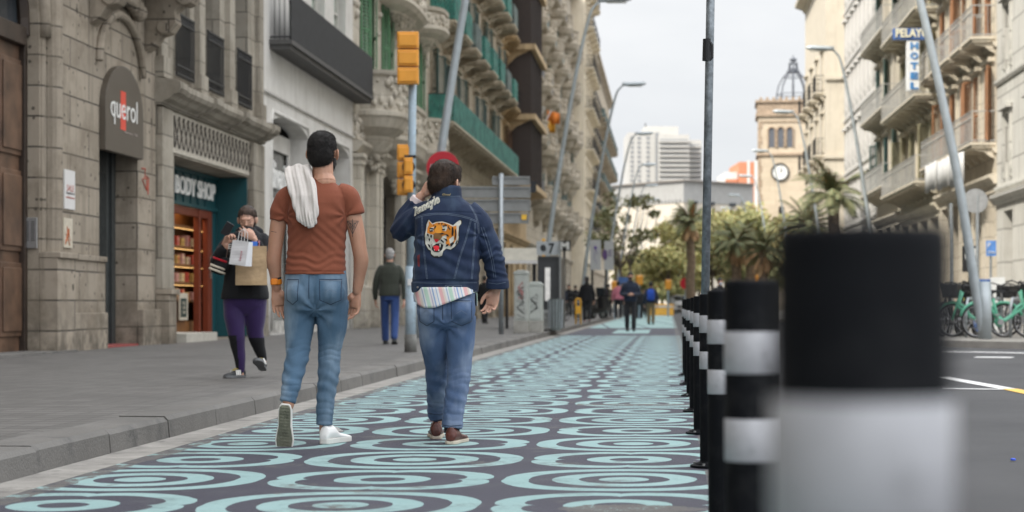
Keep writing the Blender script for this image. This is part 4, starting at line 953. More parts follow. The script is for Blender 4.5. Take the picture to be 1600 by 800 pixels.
def head(mb, c, yaw=0, pitch=0, sc=1.0, neck=None, nr=.056, ears=True, roll=0):
    """yaw 0 looks along +y; adds cranium, face, jaw, nose, ears, neck to mb; returns transform"""
    R = Matrix.Rotation(-yaw, 3, 'Z') @ Matrix.Rotation(pitch, 3, 'X') @ Matrix.Rotation(roll, 3, 'Y'); c = Vector(c)
    T = lambda x, y, z: c+R@(Vector((x, y, z))*sc)
    E = lambda x, y, z, a, b, d, rot=None: mb.ell(T(x, y, z), (a*sc, b*sc, d*sc), 20, 14, R@(rot or Matrix.Identity(3)))
    E(0, -.012, .03, .077, .096, .088); E(0, .03, .0, .068, .066, .085); E(0, .038, -.045, .056, .054, .06); E(0, .062, -.088, .03, .028, .022)
    E(0, .086, .032, .05, .012, .014); E(0, .09, -.002, .011, .016, .03); E(0, .104, -.018, .013, .013, .011); E(0, .083, -.053, .026, .012, .006); E(0, .083, -.062, .022, .012, .006)
    E(.042, .066, -.018, .018, .018, .018); E(-.042, .066, -.018, .018, .018, .018)
    if ears:
        for s in (-1, 1):
            E(s*.090, -.004, -.002, .007, .019, .031, Matrix.Rotation(s*.55, 3, 'Z')); E(s*.080, .004, -.004, .012, .012, .022); E(s*.084, .004, -.026, .008, .011, .013)
    if neck is not None:
        n = Vector(neck); limb(mb, [T(0, -.012, -.03), (T(0, -.012, -.07)*.4+n*.6), n], [nr*1.0, nr*.98, nr*1.2])
    return T, R
def eyes(parent, T, R, sc=1.0, closed=False):
    if closed:
        for s in (-1, 1): mb = MB(); mb.tube([T(s*.018, .0835, .004), T(s*.032, .0865, .001), T(s*.046, .078, .005)], .0028*sc, 6); mb.build('eyelashes', M_eyed, parent)
        return
    for s in (-1, 1):
        mb = MB(); mb.ell(T(s*.032, .0785, .012), (.0145*sc, .011*sc, .0085*sc), 12, 8, R); e = mb.build('eye', M_eyew, parent, smooth=True)
        mb = MB(); mb.ell(T(s*.032, .0875, .011), (.006*sc, .0035*sc, .0065*sc), 10, 6, R); mb.build('iris', M_eyed, e, smooth=True)
def hand(mb, w_, d, n, th, curl=.35, sc=1.0, spread=.05, curls=None, thumb=.6, vox=None):
    """w_ wrist, d pointing to fingers, n palm normal, th thumb side (unit)"""
    d = Vector(d).normalized(); n = Vector(n); n = (n-d*n.dot(d)).normalized(); t = d.cross(n).normalized()
    if t.dot(Vector(th)) < 0: t = -t
    w_ = Vector(w_); P = lambda a, b, c: w_+(d*a+t*b+n*c)*sc
    pts = [P(-.01, 0, 0), P(.02, .002, 0), P(.055, .003, .003), P(.092, .0, .004)]
    p, r = catmull(pts, [.028*sc, .034*sc, .042*sc, .040*sc]); mb.tube(p, r, 16, True, .42, t)
    mb.ell(P(.035, .026, .010), (.022*sc,)*3, 10, 8)
    L_ = [.074, .084, .078, .060]; ox = [.029, .010, -.010, -.029]; bx = [.088, .096, .093, .084]
    for i in range(4):
        cu = curls[i] if curls else curl*(1+.18*i); sp = spread*(1.5-i); p0 = P(bx[i]-.012, ox[i], .002); a = 0; pts = [p0]; cur = P(bx[i], ox[i], .004); pts.append(cur); dd = (d+t*sp).normalized()
        for j, q in enumerate((.46, .30, .24)):
            a += cu*(1.0 if j else .8); cur = cur+(dd*math.cos(a)+n*math.sin(a))*L_[i]*q*sc; pts.append(cur)
        limb(mb, pts, [.0100*sc, .0098*sc, .0088*sc, .0080*sc, .0064*sc], n=10)
    b0 = P(.022, .024, .010); b1 = P(.048, .043, .016+.012*thumb); b2 = P(.074, .050, .022+.03*thumb); b3 = P(.098, .048, .024+.045*thumb)
    limb(mb, [b0, b1, b2, b3], [.0155*sc, .0135*sc, .0112*sc, .008*sc], n=10)
def shoe(parent, heel, a, u, Ls, mu, ms, name='shoe', low=True, sole_t=.024, collar=.085, vox=.005):
    """heel: bottom centre of the heel; a: heel->toe; u: sole->instep"""
    a = Vector(a).normalized(); u = Vector(u); u = (u-a*u.dot(a)).normalized(); s = a.cross(u); heel = Vector(heel)
    P = lambda t, b, c: heel+a*t*Ls+s*b+u*c
    prof = [(0, .024, .055), (.05, .034, collar), (.18, .037, collar+.004), (.34, .038, collar-.002), (.48, .040, .066), (.62, .046, .054), (.78, .050, .046), (.9, .043, .040), (.97, .030, .034), (1.0, .016, .026)]
    mb = MB(); vs = []; n = 14
    for t, hw, h in prof:
        for j in range(n):
            an = 2*math.pi*j/n; cx, cz = math.cos(an), math.sin(an)
            b = hw*math.copysign(abs(cx)**.8, cx)*(1 if cz < 0 else (1-.35*(cz**1.5))); vs.append(P(t, b, sole_t*.6+(h-sole_t*.6)*(cz*.5+.5)))
    m = len(prof); fs = [(i*n+j, i*n+(j+1) % n, (i+1)*n+(j+1) % n, (i+1)*n+j) for i in range(m-1) for j in range(n)]+[tuple(reversed(range(n))), tuple(range((m-1)*n, m*n))]
    mb._add(vs, fs); o = fused(mb, name, mu, parent, vox, 3)
    mb = MB(); out = [(0, .020), (.03, .030), (.1, .036), (.25, .037), (.45, .037), (.6, .046), (.75, .052), (.88, .047), (.96, .034), (1.01, .014)]
    ring = [(t, b) for t, b in out]+[(t, -b) for t, b in reversed(out)]; n = len(ring)
    vs = [P(t, b, 0) for t, b in ring]+[P(t, b, sole_t) for t, b in ring]
    mb._add(vs, [tuple(range(n)), tuple(reversed(range(n, 2*n)))]+[(i, (i+1) % n, (i+1) % n+n, i+n) for i in range(n)])
    so = mb.build('sole', ms[0], o, bevel=.004)
    if len(ms) > 1:
        g = MB(); vs = [P(.02+t*.96, b*.86, -.0025) for t, b in ring]; g.poly(vs)
        for k in range(14):
            t = .06+k*.063; g.bar(P(t, -.028, -.004), P(t+.015, .028, -.004), .006, .004, up=tuple(u))
        g.build('tread', ms[1], so)
    return o, P
def bvh_of(o): me = o.data; return BVHTree.FromPolygons([v.co for v in me.vertices], [tuple(p.vertices) for p in me.polygons])
def decal(name, layers, target, parent, mats, direction=(0, 1, 0), off=.0015, step=.012, start=-1.0):
    """layers: list of (matindex, level, polygon [(x,z)...]) in the parent's frame, wrapped on to the target surface"""
    bv = bvh_of(target); bm = bmesh.new(); d = Vector(direction)
    for mi, lvl, poly in layers:
        b = bmesh.new(); vs = [b.verts.new((x, 0, z)) for x, z in poly]; f = b.faces.new(vs)
        bmesh.ops.triangulate(b, faces=[f])
        for it in range(3):
            le = [e for e in b.edges if e.calc_length() > step]
            if not le: break
            bmesh.ops.subdivide_edges(b, edges=le, cuts=1); bmesh.ops.triangulate(b, faces=b.faces)
        mp_ = {}
        for v in b.verts:
            o_ = Vector((v.co.x, 0, v.co.z))+d*start; h = bv.ray_cast(o_, d, 3.0)
            y = h[0] if h[0] is not None else None
            mp_[v] = None if y is None else bm.verts.new(y-d*(off*(1+lvl)))
        for f in b.faces:
            q = [mp_[v] for v in f.verts]
            if None in q: continue
            try: nf = bm.faces.new(q); nf.material_index = mi; nf.smooth = True
            except ValueError: pass
        b.free()
    me = bpy.data.meshes.new(name); bmesh.ops.recalc_face_normals(bm, faces=bm.faces); bm.to_mesh(me); bm.free()
    for m in mats: me.materials.append(m)
    o = bpy.data.objects.new(name, me); COL.objects.link(o); o.parent = parent; return o
def strip_poly(pts, w_):
    out = []
    for i in range(len(pts)-1):
        (x0, z0), (x1, z1) = pts[i], pts[i+1]; l = math.hypot(x1-x0, z1-z0); nx, nz = -(z1-z0)/l*w_/2, (x1-x0)/l*w_/2
        out.append([(x0+nx, z0+nz), (x1+nx, z1+nz), (x1-nx, z1-nz), (x0-nx, z0-nz)])
    return out
def skinmat(name, col):
    if name in MATS: return MATS[name]
    m, t, b = newmat(name); v = objco(t)
    c = mixc(t, noise(t, v, 22, 5), tuple(k*.86 for k in col), tuple(min(1, k*1.12) for k in col)); c = mixc(t, ((noise(t, v, 7, 3)-.5)*4).clamp()*.3, c, (col[0]*.95, col[1]*.68, col[2]*.6))
    t.links.new(c, b.inputs['Base Color']); b.inputs['Roughness'].default_value = .5; b.inputs['Subsurface Weight'].default_value = .12; b.inputs['Subsurface Radius'].default_value = (.02, .008, .004); b.inputs['Subsurface Scale'].default_value = .5
    bump(t, b, noise(t, v, 300, 3), .25, .002); MATS[name] = m; return m
def clothmat(name, col, var=.1, weave=900, rough=.85, bm_=.35, hi=None, his=(6, .5, .5), dirt=None, sheen=.2):
    if name in MATS: return MATS[name]
    m, t, b = newmat(name); v = objco(t)
    c = mixc(t, ((noise(t, v, 5, 5)-.5)*2+.5).clamp(), tuple(k*(1-var) for k in col), tuple(min(1, k*(1+var)) for k in col))
    if hi:                                    # worn, faded cloth: paler yarn on the wear zones
        st = t.nodes.new('ShaderNodeMapping'); st.inputs['Scale'].default_value = (1, 1, .45); t.links.new(v, st.inputs['Vector'])
        c = mixc(t, ((noise(t, st.outputs[0], his[0], 4, .5)-his[1])*5).clamp()*his[2], c, hi)
    w_ = noise(t, v, weave, 2, .8); c = mixc(t, ((w_-.5)*3+.5).clamp()*.25, c, tuple(min(1, k*1.7+.01) for k in col))
    t.links.new(c, b.inputs['Base Color']); b.inputs['Roughness'].default_value = rough; b.inputs['Sheen Weight'].default_value = sheen; b.inputs['Specular IOR Level'].default_value = .25
    bump(t, b, w_+noise(t, v, 60, 4)*.9, bm_, .003); MATS[name] = m; return m
M_eyew = mat('eye_white', (.6, .57, .54), .25, .02); M_eyed = mat('eye_dark', (.03, .02, .015), .15, .05)
M_skin = skinmat('skin', (.44, .235, .155)); M_skin2 = skinmat('skin_pale', (.50, .29, .21))
M_hair = mat('black_hair', (.013, .010, .009), .55, .5, 40, bmp=1.0, bs=260); M_hairb = mat('brown_hair', (.045, .025, .015), .5, .5, 30, bmp=1.0, bs=200); M_hairg = mat('grey_hair', (.30, .29, .28), .6, .3, 40, bmp=1.0, bs=200)
C_rust = clothmat('rust_cotton', (.195, .060, .033), .08, sheen=.05); C_jean = clothmat('light_denim', (.060, .112, .175), .2, 330, hi=(.25, .33, .41), his=(5, .46, .8), sheen=.05); C_jean2 = clothmat('mid_denim', (.066, .108, .20), .2, 330, hi=(.27, .33, .43), his=(5.5, .46, .8), sheen=.05)
C_jacket = clothmat('dark_denim', (.0125, .0225, .052), .35, 600, hi=(.05, .078, .125), his=(8, .52, .7), sheen=.04); C_seam = clothmat('denim_stitch', (.14, .18, .24), .2); C_seamd = clothmat('denim_dark_seam', (.018, .03, .06), .2)  # pale and dark blue thread for stitching, pocket outlines and hems
C_grey = clothmat('grey_jersey', (.52, .485, .455), .06, 500); C_white = mat('white_leather', (.74, .74, .73), .45, .03, 8, bmp=.15); C_sole = mat('pale_rubber', (.62, .61, .58), .6, .05); C_tread = mat('worn_tread', (.15, .155, .115), .75, .3, 18, bmp=.6, bs=90)
def headcap(T, R, sc, mb, parts):
    for x, y, z, a, b, c in parts: mb.ell(T(x, y, z), (a*sc, b*sc, c*sc), 22, 14, R)
# ---------------------------------------------------------------- man in the rust T-shirt
def frame(D, fx_, z0=0):
    s = F/D; X0 = (fx_-800)/s
    return lambda px, py, dy=0: Vector(((px-800)/s-X0, dy, CAMH-(py-475)/s)), X0, s
J, X0, s_ = frame(10.5, 490)
man = empty('person', (X0, 10.5, 0), 0, 'person walking away in rust orange T-shirt and light jeans, grey top over left shoulder', 'person')
mb = MB(); T, R = head(mb, J(504, 240, .02), .22, 0, .98, J(506, 285, -.01), .060)
tor = [(447, 541, 430, .11), (450, 539, 400, .095), (452, 538, 370, .10), (452, 540, 340, .11), (449, 543, 312, .10), (468, 528, 296, .07), (488, 520, 284, .06)]
sec = lambda rows, pw=2.4, dyc=0: [(( J((a+b)/2, y).x), dyc, J(0, y).z, (b-a)/2/s_, d, pw) for a, b, y, d in rows]
mb.stack([(c[0], 0, c[2], c[3]*.9, c[4]*.85, 2.2) for c in sec(tor)])
limb(mb, [J(452, 308, 0), J(440, 330, -.005), J(435, 352, -.01), J(430, 390, -.01), J(428, 408, .0), J(430, 432, .02), J(431, 450, .03)], [.055, .050, .046, .041, .043, .033, .027])
limb(mb, [J(540, 308, 0), J(550, 335, 0), J(557, 362, 0), J(562, 392, 0), J(564, 408, .01), J(560, 436, .03), J(557, 455, .04)], [.055, .051, .047, .042, .043, .033, .027])
hand(mb, J(431, 452, .03), (.10, .1, -1), (.35, -.9, 0), (1, .1, 0), .30, 1.0, spread=.09, thumb=.3)
hand(mb, J(557, 456, .04), (-.12, .1, -1), (-.55, -.8, 0), (-1, .2, 0), .40, 1.0, curls=[.28, .36, .44, .5], spread=.1, thumb=.4)
for L_ in (((469, 440, 0), (467, 505, .01), (466, 545, -.02), (463, 575, -.09), (457, 616, -.18)), ((519, 440, 0), (518, 505, .015), (514, 550, .03), (512, 590, .02), (508, 664, .0))): limb(mb, [J(*q) for q in L_], [.05, .045, .036, .034, .033])
for px, py, dy in ((457, 622, -.19), (508, 668, .0)): limb(mb, [J(px, py-6, dy), J(px, py+8, dy)], [.034, .033])
fused(mb, 'body', M_skin, man, .0042, 3)
eyes(man, T, R, .98)
def fuzz(o, n, ln, wd=.0012, down=.5, seed=1, jitter=.5):
    """short strands rooted on the hair surface, in the same mesh"""
    me = o.data; rs = np.random.RandomState(seed); nv = len(me.polygons); c = np.empty(nv*3); me.polygons.foreach_get('center', c); c = c.reshape(-1, 3); no = np.empty(nv*3); me.polygons.foreach_get('normal', no); no = no.reshape(-1, 3)
    idx = rs.randint(0, nv, n); p = c[idx]+rs.normal(size=(n, 3))*.002; q = no[idx]
    d = q*(1-down)+np.array([0, 0, -down])+rs.normal(size=(n, 3))*jitter*.5; d /= np.linalg.norm(d, axis=1)[:, None]; s = np.cross(d, rs.normal(size=(n, 3))); s /= np.linalg.norm(s, axis=1)[:, None]
    L_ = ln*rs.uniform(.5, 1.3, n)[:, None]; V = np.stack([p-s*wd-q*.001, p+s*wd-q*.001, p+d*L_], 1).reshape(-1, 3)
    v0 = [tuple(v.co) for v in me.vertices]; f0 = [tuple(x.vertices) for x in me.polygons]; k = len(v0); m2 = bpy.data.meshes.new(me.name); m2.from_pydata(v0+V.tolist(), [], f0+[(k+3*i, k+3*i+1, k+3*i+2) for i in range(n)])
    m2.materials.append(me.materials[0]); m2.polygons.foreach_set('use_smooth', [i < len(f0) for i in range(len(m2.polygons))]); o.data = m2; return o
def hairdisp(a, f): return lambda co, no: a*sn(co, f, 1)+a*.6*sn(co, f*2.3, 2)
mb = MB(); headcap(T, R, .98, mb, [(0, -.018, .046, .0805, .100, .086), (0, -.045, .0, .075, .076, .09), (0, -.050, -.040, .060, .058, .045), (.0, .03, .09, .06, .06, .04)])
fuzz(fused(mb, 'hair', M_hair, man, .005, 2, hairdisp(.0012, 260)), 16000, .009, .0008, .45)
mb = MB(); headcap(T, R, .98, mb, [(.0, .05, -.07, .055, .052, .045), (.055, .03, -.045, .014, .03, .035), (-.055, .03, -.045, .014, .03, .035)]); fuzz(fused(mb, 'beard', M_hair, man, .005, 2, hairdisp(.001, 300)), 3000, .006, .0007, .4)
# shirt
rows = [(445, 542, 429, .128), (446, 541, 424, .127), (447, 540, 412, .118), (449, 539, 395, .112), (450, 540, 375, .115), (450, 542, 355, .122), (449, 544, 335, .126), (446, 545, 318, .122), (445, 546, 308, .112), (450, 541, 299, .098), (462, 530, 291, .083), (478, 522, 284, .072), (486, 519, 279, .064)]
mb = MB(); mb.stack(sec(rows, 2.5), 36)
limb(mb, [J(464, 306, 0), J(450, 311, 0), J(441, 326, -.005), J(437, 346, -.01)], [.068, .070, .064, .058], ends=False, n=20); limb(mb, [J(528, 304, 0), J(542, 309, 0), J(549, 322, 0), J(554, 337, 0)], [.068, .071, .065, .060], ends=False, n=20)
def fold_shirt(co, no):
    x, y, z = co.T; d = .0025*sn(co, 22, 1)
    zz = z-J(0, 410).z
    wv = .02*np.sin(x*17+1.3)+.010*np.sin(x*41)
    d += bands(z+wv, x, J(0, 408).z, .05, .042, .0048)*(.45+.55*sn(co, 9, 2)**2*2)
    d += bands(z, x, J(0, 375).z, .09, .055, .0022, .9*1, 1)*(x > 0)+bands(z, x, J(0, 375).z, .09, .055, .0022, -.9, 1)*(x < 0)
    for sx, pxx in ((-1, 450), (1, 541)):
        xa = J(pxx, 0).x; za = J(0, 338).z; r = np.hypot(x-xa, z-za); an = np.arctan2(z-za, (x-xa)*-sx)
        d += .0045*np.exp(-(r/.11)**2)*np.sin(an*7+1)*np.clip(r/.03, 0, 1)
    hem = np.exp(-((z-J(0, 425).z)/.006)**2); d += -.0016*hem
    return d
shirt = fused(mb, 'shirt', C_rust, man, .0055, 5, fold_shirt)
C_rustd = clothmat('rust_seam', (.15, .04, .02), .07)
cx = J(503, 0).x; nl = [(J(486+i*3.3, 0).x, J(0, 281.5+1.6*math.sin(math.pi*i/10)).z) for i in range(11)]
lay = [(0, 0, q) for q in strip_poly(nl, .006)]+[(0, 0, q) for q in strip_poly([(J(448+i*9.2, 0).x, J(0, 423.5).z) for i in range(11)], .0025)]
lay += [(0, 0, q) for q in strip_poly([(J(459, 0).x, J(0, 296).z), (J(453, 0).x, J(0, 315).z), (J(452, 0).x, J(0, 338).z)], .003)]+[(0, 0, q) for q in strip_poly([(J(535, 0).x, J(0, 294).z), (J(541, 0).x, J(0, 315).z), (J(542, 0).x, J(0, 338).z)], .003)]
decal('seam', lay, shirt, shirt, [C_rustd])
# jeans
rows = [(446, 541, 422, .116), (445, 542, 436, .122), (444, 543, 450, .132), (444, 543, 462, .134), (445, 543, 474, .125), (448, 541, 486, .10), (470, 516, 494, .06)]
mb = MB(); mb.stack(sec(rows, 2.5), 30)
mb.ell(J(470, 459, -.055), (.086, .088, .085), 18, 12); mb.ell(J(518, 459, -.055), (.088, .088, .085), 18, 12)
limb(mb, [J(469, 470, 0), J(467, 505, .01), J(466, 535, -.01), J(466, 552, -.035), J(463, 575, -.09), J(460, 600, -.15), J(457, 616, -.18), J(455, 626, -.19)], [.094, .086, .071, .064, .063, .053, .046, .045], n=22, ends=False)
limb(mb, [J(519, 470, 0), J(518, 505, .015), J(515, 535, .03), J(514, 550, .03), J(513, 580, .02), J(509, 625, .0), J(507, 664, -.005)], [.095, .088, .073, .066, .064, .053, .047], n=22, ends=False)
def fold_jeans(zk, zh, A=1.0, crotch=None):
    def f(co, no):
        x, y, z = co.T; d = .0022*sn(co, 30, 3)+.0012*sn(co, 70, 1)
        for i, (k, h, xs) in enumerate(zip(zk, zh, (-1, 1))):
            m = (x < crotch) if xs < 0 else (x >= crotch)
            wob = .010*np.sin(x*38+i)+.012*np.sin(co[:, 1]*30+i*2)
            ph = 2.2*sn(co, 13, 4+i); d += A*m*.0042*np.exp(-((z-k)/.055)**2)*(np.abs(np.sin((z+wob)*np.pi/.031+ph))**.6-.6)*(.5+.5*np.clip(sn(co, 12, 6)*2+.6, 0, 1))
            d += A*m*.0036*np.exp(-((z-h)/.085)**2)*(np.abs(np.sin((z+.25*x+wob)*np.pi/.036+ph))**.6-.6)
            d += A*m*bands(z+wob, x, (k+h)/2, .12, .07, .003, .6)+.0022*sn(co*np.array([1, 1, .35]), 55, 2)
        zc = crotch_z; r = np.hypot(x-crotch, z-zc); an = np.arctan2(z-zc, np.abs(x-crotch)); d += A*.0055*np.exp(-(r/.13)**2)*np.sin(an*9+.8)*np.clip(r/.025, 0, 1)
        d -= .012*np.exp(-((x-crotch)/.012)**2)*np.clip((z-zc)/.03, 0, 1)*np.exp(-((z-zc-.03)/.09)**2)*(y < 0)
        return d
    return f
crotch_z = J(0, 485).z
jeans = fused(mb, 'jeans', C_jean, man, .0055, 4, fold_jeans((J(0, 548).z, J(0, 552).z), (J(0, 606).z, J(0, 645).z), 1, J(494, 0).x))
def pockets(J, l, r, zt, target, parent):
    lay = []
    for (a, b) in (l, r):
        za = zt; pts = [(a, za), (b, za), (b-.5, za+32), ((a+b)/2, za+39), (a+.5, za+32), (a, za)]
        P = [(J(px, 0).x, J(0, py).z) for px, py in pts]; lay += [(0, 0, q) for q in strip_poly(P, .0038)]+[(1, .4, q) for q in strip_poly([(x*.999, z-.005) for x, z in P[:2]], .0030)]
        lay += [(1, .1, q) for q in strip_poly([(J((a+b)/2-8, 0).x, J(0, za+20).z), (J((a+b)/2, 0).x, J(0, za+15).z), (J((a+b)/2+9, 0).x, J(0, za+21).z)], .002)]
    c = (l[1]+r[0])/2
    lay += [(0, 0, q) for q in strip_poly([(J(c, 0).x, J(0, zt-8).z), (J(c, 0).x, J(0, zt+30).z)], .004)]
    for yy in (zt-8+8*0-1,): lay += [(1, .2, q) for q in strip_poly([(J(l[0]-3+i*(r[1]-l[0]+6)/8, 0).x, J(0, yy+1.5).z) for i in range(9)], .0025)]
    return decal('pocket_stitching', lay, target, parent, [C_seamd, C_seam])
pockets(J, (451, 470), (503, 536), 437, jeans, jeans)
decal('belt_loop', [(0, .5, q) for px in (453, 494, 536) for q in strip_poly([(J(px, 0).x, J(0, 428).z), (J(px, 0).x, J(0, 436).z)], .010)], jeans, jeans, [C_jean])
# grey top hung over the left shoulder
mb = MB()
rows = [(452, 486, 258, .020, -.02), (446, 490, 266, .035, -.035), (447, 493, 278, .030, -.075), (452, 497, 292, .026, -.108), (458, 500, 308, .026, -.132), (463, 501, 325, .024, -.142), (467, 501, 338, .024, -.148), (472, 500, 349, .024, -.150), (479, 497, 357, .018, -.150)]
mb.stack([(J((a+b)/2, 0).x, dy, J(0, y).z, (b-a)/2/s_, d, 2.6) for a, b, y, d, dy in rows], 26)
rows = [(450, 488, 262, .035, .03), (447, 488, 280, .03, .10), (450, 486, 305, .025, .14), (455, 482, 335, .02, .15)]
mb.stack([(J((a+b)/2, 0).x, dy, J(0, y).z, (b-a)/2/s_, d, 2.6) for a, b, y, d, dy in rows], 20)
limb(mb, [J(470, 262, -.03), J(489, 285, -.10), J(494, 310, -.135), J(492, 338, -.155), J(488, 352, -.16)], [.025, .028, .026, .024, .016])
def fold_top(co, no):
    x, y, z = co.T; u = x+.16*(z-J(0, 300).z)
    return .0050*np.sin(u*2*np.pi/.062+1.6*np.sin(z*9)+.7)+.002*np.sin(u*2*np.pi/.023+2*np.sin(z*21))*np.clip(-y*12, .2, 1)+.003*sn(co, 40, 2)-.002+.004*np.sin(u*2*np.pi/.017)*np.exp(-((z-J(0, 345).z)/.05)**2)
fused(mb, 'draped_top', C_grey, man, .0045, 2, fold_top)
# watch, tattoo, shoes
mb = MB(); mb.tube([J(430.5, 436, .022), J(431, 444.5, .026)], .0335, 20); mb.box(*(lambda c: (c.x-.02, c.x+.016, c.y-.042, c.y-.03, c.z-.017, c.z+.017))(J(430, 440, .022))); mb.build('wrist_strap', mat('orange_rubber', (.75, .22, .01), .45, .05), man, smooth=False, bevel=.004)
mb = MB(); mb.tube([J(430.2, 433, .02), J(430.6, 435.9, .022)], .032, 20); mb.build('watch_strap', mat('black_rubber', (.02, .02, .02), .5), man)
body = [c for c in man.children if c.name.startswith('body')][0]
tx_, tz_ = lambda px: J(px, 0).x, lambda py: J(0, py).z
tri = [[(543, 346), (561, 346)], [(543, 346), (552, 366)], [(561, 346), (552, 366)], [(547, 349), (557, 349)], [(547, 349), (552, 360)], [(557, 349), (552, 360)], [(545, 347), (557, 357)], [(559, 347), (547, 357)], [(552, 343), (552, 371)]]
decal('tattoo', [(0, 0, q) for a in tri for q in strip_poly([(tx_(p[0]), tz_(p[1])) for p in a], .0035)]+[(0, 0, q) for q in strip_poly([(tx_(425), tz_(362)), (tx_(434), tz_(363.5))], .003)], body, body, [mat('ink', (.05, .045, .05), .6)], off=.0008)
sh1, P1 = shoe(man, J(453.5, 628, -.245), (-.03, .12, -1), (0, 1, .14), .27, C_white, (C_sole, C_tread), collar=.09)
sh2, P2 = shoe(man, J(507, 689, -.055)+Vector((0, 0, -.0)), (.42, 1, 0), (0, 0, 1), 0.285, C_white, (C_sole,), collar=.105, sole_t=.03)
sh2.location.z = -(J(507, 689).z)+.001 
mb = MB()
for i in range(4): mb.bar(P2(.42+i*.07, -.02, .088-i*.008), P2(.45+i*.07, .022, .088-i*.008), .006, .005)
mb.build('laces', C_sole, sh2)
# ---------------------------------------------------------------- man in the denim jacket
J, X0, s_ = frame(10.5, 700)
man2 = empty('person', (X0, 10.5, 0), 0, 'person walking away in dark denim jacket with tiger patch, one hand raised to ear', 'person')
mb = MB(); T, R = head(mb, J(696, 286, .02), .62, -.10, .95, J(698, 316, -.01), .060, roll=.06)
sec = lambda rows, pw=2.4, dyc=0: [((J((a+b)/2, y).x), dyc, J(0, y).z, (b-a)/2/s_, d, pw) for a, b, y, d in rows]
mb.stack([(c[0], 0, c[2], c[3]*.88, c[4]*.8, 2.2) for c in sec([(645, 745, 455, .12), (650, 746, 400, .12), (652, 748, 345, .12), (672, 722, 318, .07), (682, 716, 306, .06)])])
limb(mb, [J(662, 334, 0), J(640, 352, .05), J(630, 356, .09), J(645, 328, .07), J(657, 306, .045)], [.05, .042, .042, .036, .028])
limb(mb, [J(738, 344, 0), J(762, 392, 0), J(775, 430, .02), J(776, 452, .03)], [.055, .045, .036, .028])
hand(mb, J(657, 307, .045), (.45, -.1, .85), (.75, .35, -.3), (-.2, -.85, .3), .5, .98, thumb=.5)
hand(mb, J(775, 452, .03), (-.25, .05, -1), (-.5, -.85, 0), (-1, .1, 0), .45, 1.0, spread=.08, thumb=.4)
for L_ in (((676, 460, 0), (677, 530, .05), (680, 576, .16), (680, 620, .29), (679, 650, .40)), ((720, 460, 0), (719, 530, .02), (717, 580, .03), (712, 625, .01), (706, 664, .0))): limb(mb, [J(*q) for q in L_], [.05, .045, .036, .034, .034])
for px, py, dy in ((680, 652, .40), (706, 668, .0)): limb(mb, [J(px, py-8, dy), J(px, py+12, dy)], [.036, .036])
fused(mb, 'body', M_skin2, man2, .0042, 3); eyes(man2, T, R, .98)
mb = MB(); headcap(T, R, .98, mb, [(0, -.016, .05, .0825, .104, .089), (0, -.045, .004, .078, .076, .09), (0, -.052, -.04, .060, .056, .048), (0, .05, .095, .055, .05, .032)])
fuzz(fused(mb, 'hair', M_hairb, man2, .005, 2, lambda co, no: .0035*sn(co*np.array([1, 1, .35]), 120, 1)+.0018*sn(co*np.array([1, 1, .4]), 300, 2)), 16000, .012, .0008, .62, 2, .4)
mb = MB(); headcap(T, R, .98, mb, [(0, .062, -.045, .05, .05, .052)]); 
for sx in (-1, 1): mb.tube([T(sx*.05, .07, -.03), T(sx*.082, .012, .022), T(sx*.086, -.01, .0), T(sx*.055, .06, -.07)], .003, 6)
fused(mb, 'face_mask', mat('black_mask', (.015, .015, .017), .7), man2, .004, 2)
rows = [(644, 747, 457, .128), (643, 748, 452, .130), (643, 748, 441, .130), (644, 749, 437, .137), (646, 750, 415, .135), (648, 750, 390, .132), (648, 752, 365, .132), (647, 753, 345, .130), (650, 750, 332, .120), (657, 741, 323, .106), (668, 728, 314, .090), (675, 721, 308, .078)]
mb = MB(); mb.stack(sec(rows, 2.7), 40)
limb(mb, [J(672, 334, 0), J(655, 340, .02), J(636, 352, .055), J(624, 359, .09)], [.078, .076, .068, .062], ends=False, n=20); mb.ell(J(625, 358, .09), (.063, .063, .063), 16, 12)
limb(mb, [J(624, 360, .09), J(632, 341, .08), J(643, 325, .065), J(650, 316, .055)], [.060, .058, .052, .048], ends=False, n=20)
limb(mb, [J(728, 332, 0), J(744, 346, 0), J(758, 372, 0), J(768, 396, 0), J(774, 420, .015), J(778, 440, .025)], [.078, .079, .070, .064, .059, .056], ends=False, n=22)
limb(mb, [J(777, 436, .02), J(777, 450, .028)], [.064, .068], ends=False, n=22)
mb.stack([(J(698, 0).x, .0, J(0, 314).z, .088, .082, 2.2), (J(698, 0).x, -.002, J(0, 303).z, .086, .083, 2.2), (J(699, 0).x, .0, J(0, 294).z, .080, .083, 2.2), (J(699, 0).x, .002, J(0, 290).z, .072, .074, 2.2)], 30)
def fold_jacket(co, no):
    x, y, z = co.T; d = .003*sn(co, 20, 2)+.0018*sn(co, 60, 3)
    d += bands(z+.02*np.sin(x*15), x, J(0, 405).z, .11, .075, .0035, .35, 1)
    xe = J(768, 0).x; m = (x > J(752, 0).x); d += m*(bands(z+.01*np.sin(x*50+y*40), x, J(0, 398).z, .05, .04, .0045, -.5)+bands(z, x, J(0, 428).z, .03, .036, .003, .3))
    m = (x < J(646, 0).x)&(z > J(0, 385).z); d += m*.003*np.sin((x*.8-z*.7)*2*np.pi/.045+2*sn(co, 10, 3))
    for (pxx, pyy, sg) in ((650, 372, -1), (748, 368, 1)):
        xa, za = J(pxx, 0).x, J(0, pyy).z; r = np.hypot(x-xa, z-za); an = np.arctan2(z-za, (x-xa)*-sg); d += .006*np.exp(-(r/.12)**2)*np.sin(an*6+.6)*np.clip(r/.03, 0, 1)
    m = x < J(752, 0).x; d += -.004*np.exp(-((z-J(0, 439).z)/.005)**2)*m
    yk = J(0, 336).z+.012*np.cos((x-J(698, 0).x)*7); d += -.003*np.exp(-((z-yk)/.004)**2)*m*(y < 0)*(x > J(650, 0).x)
    return d
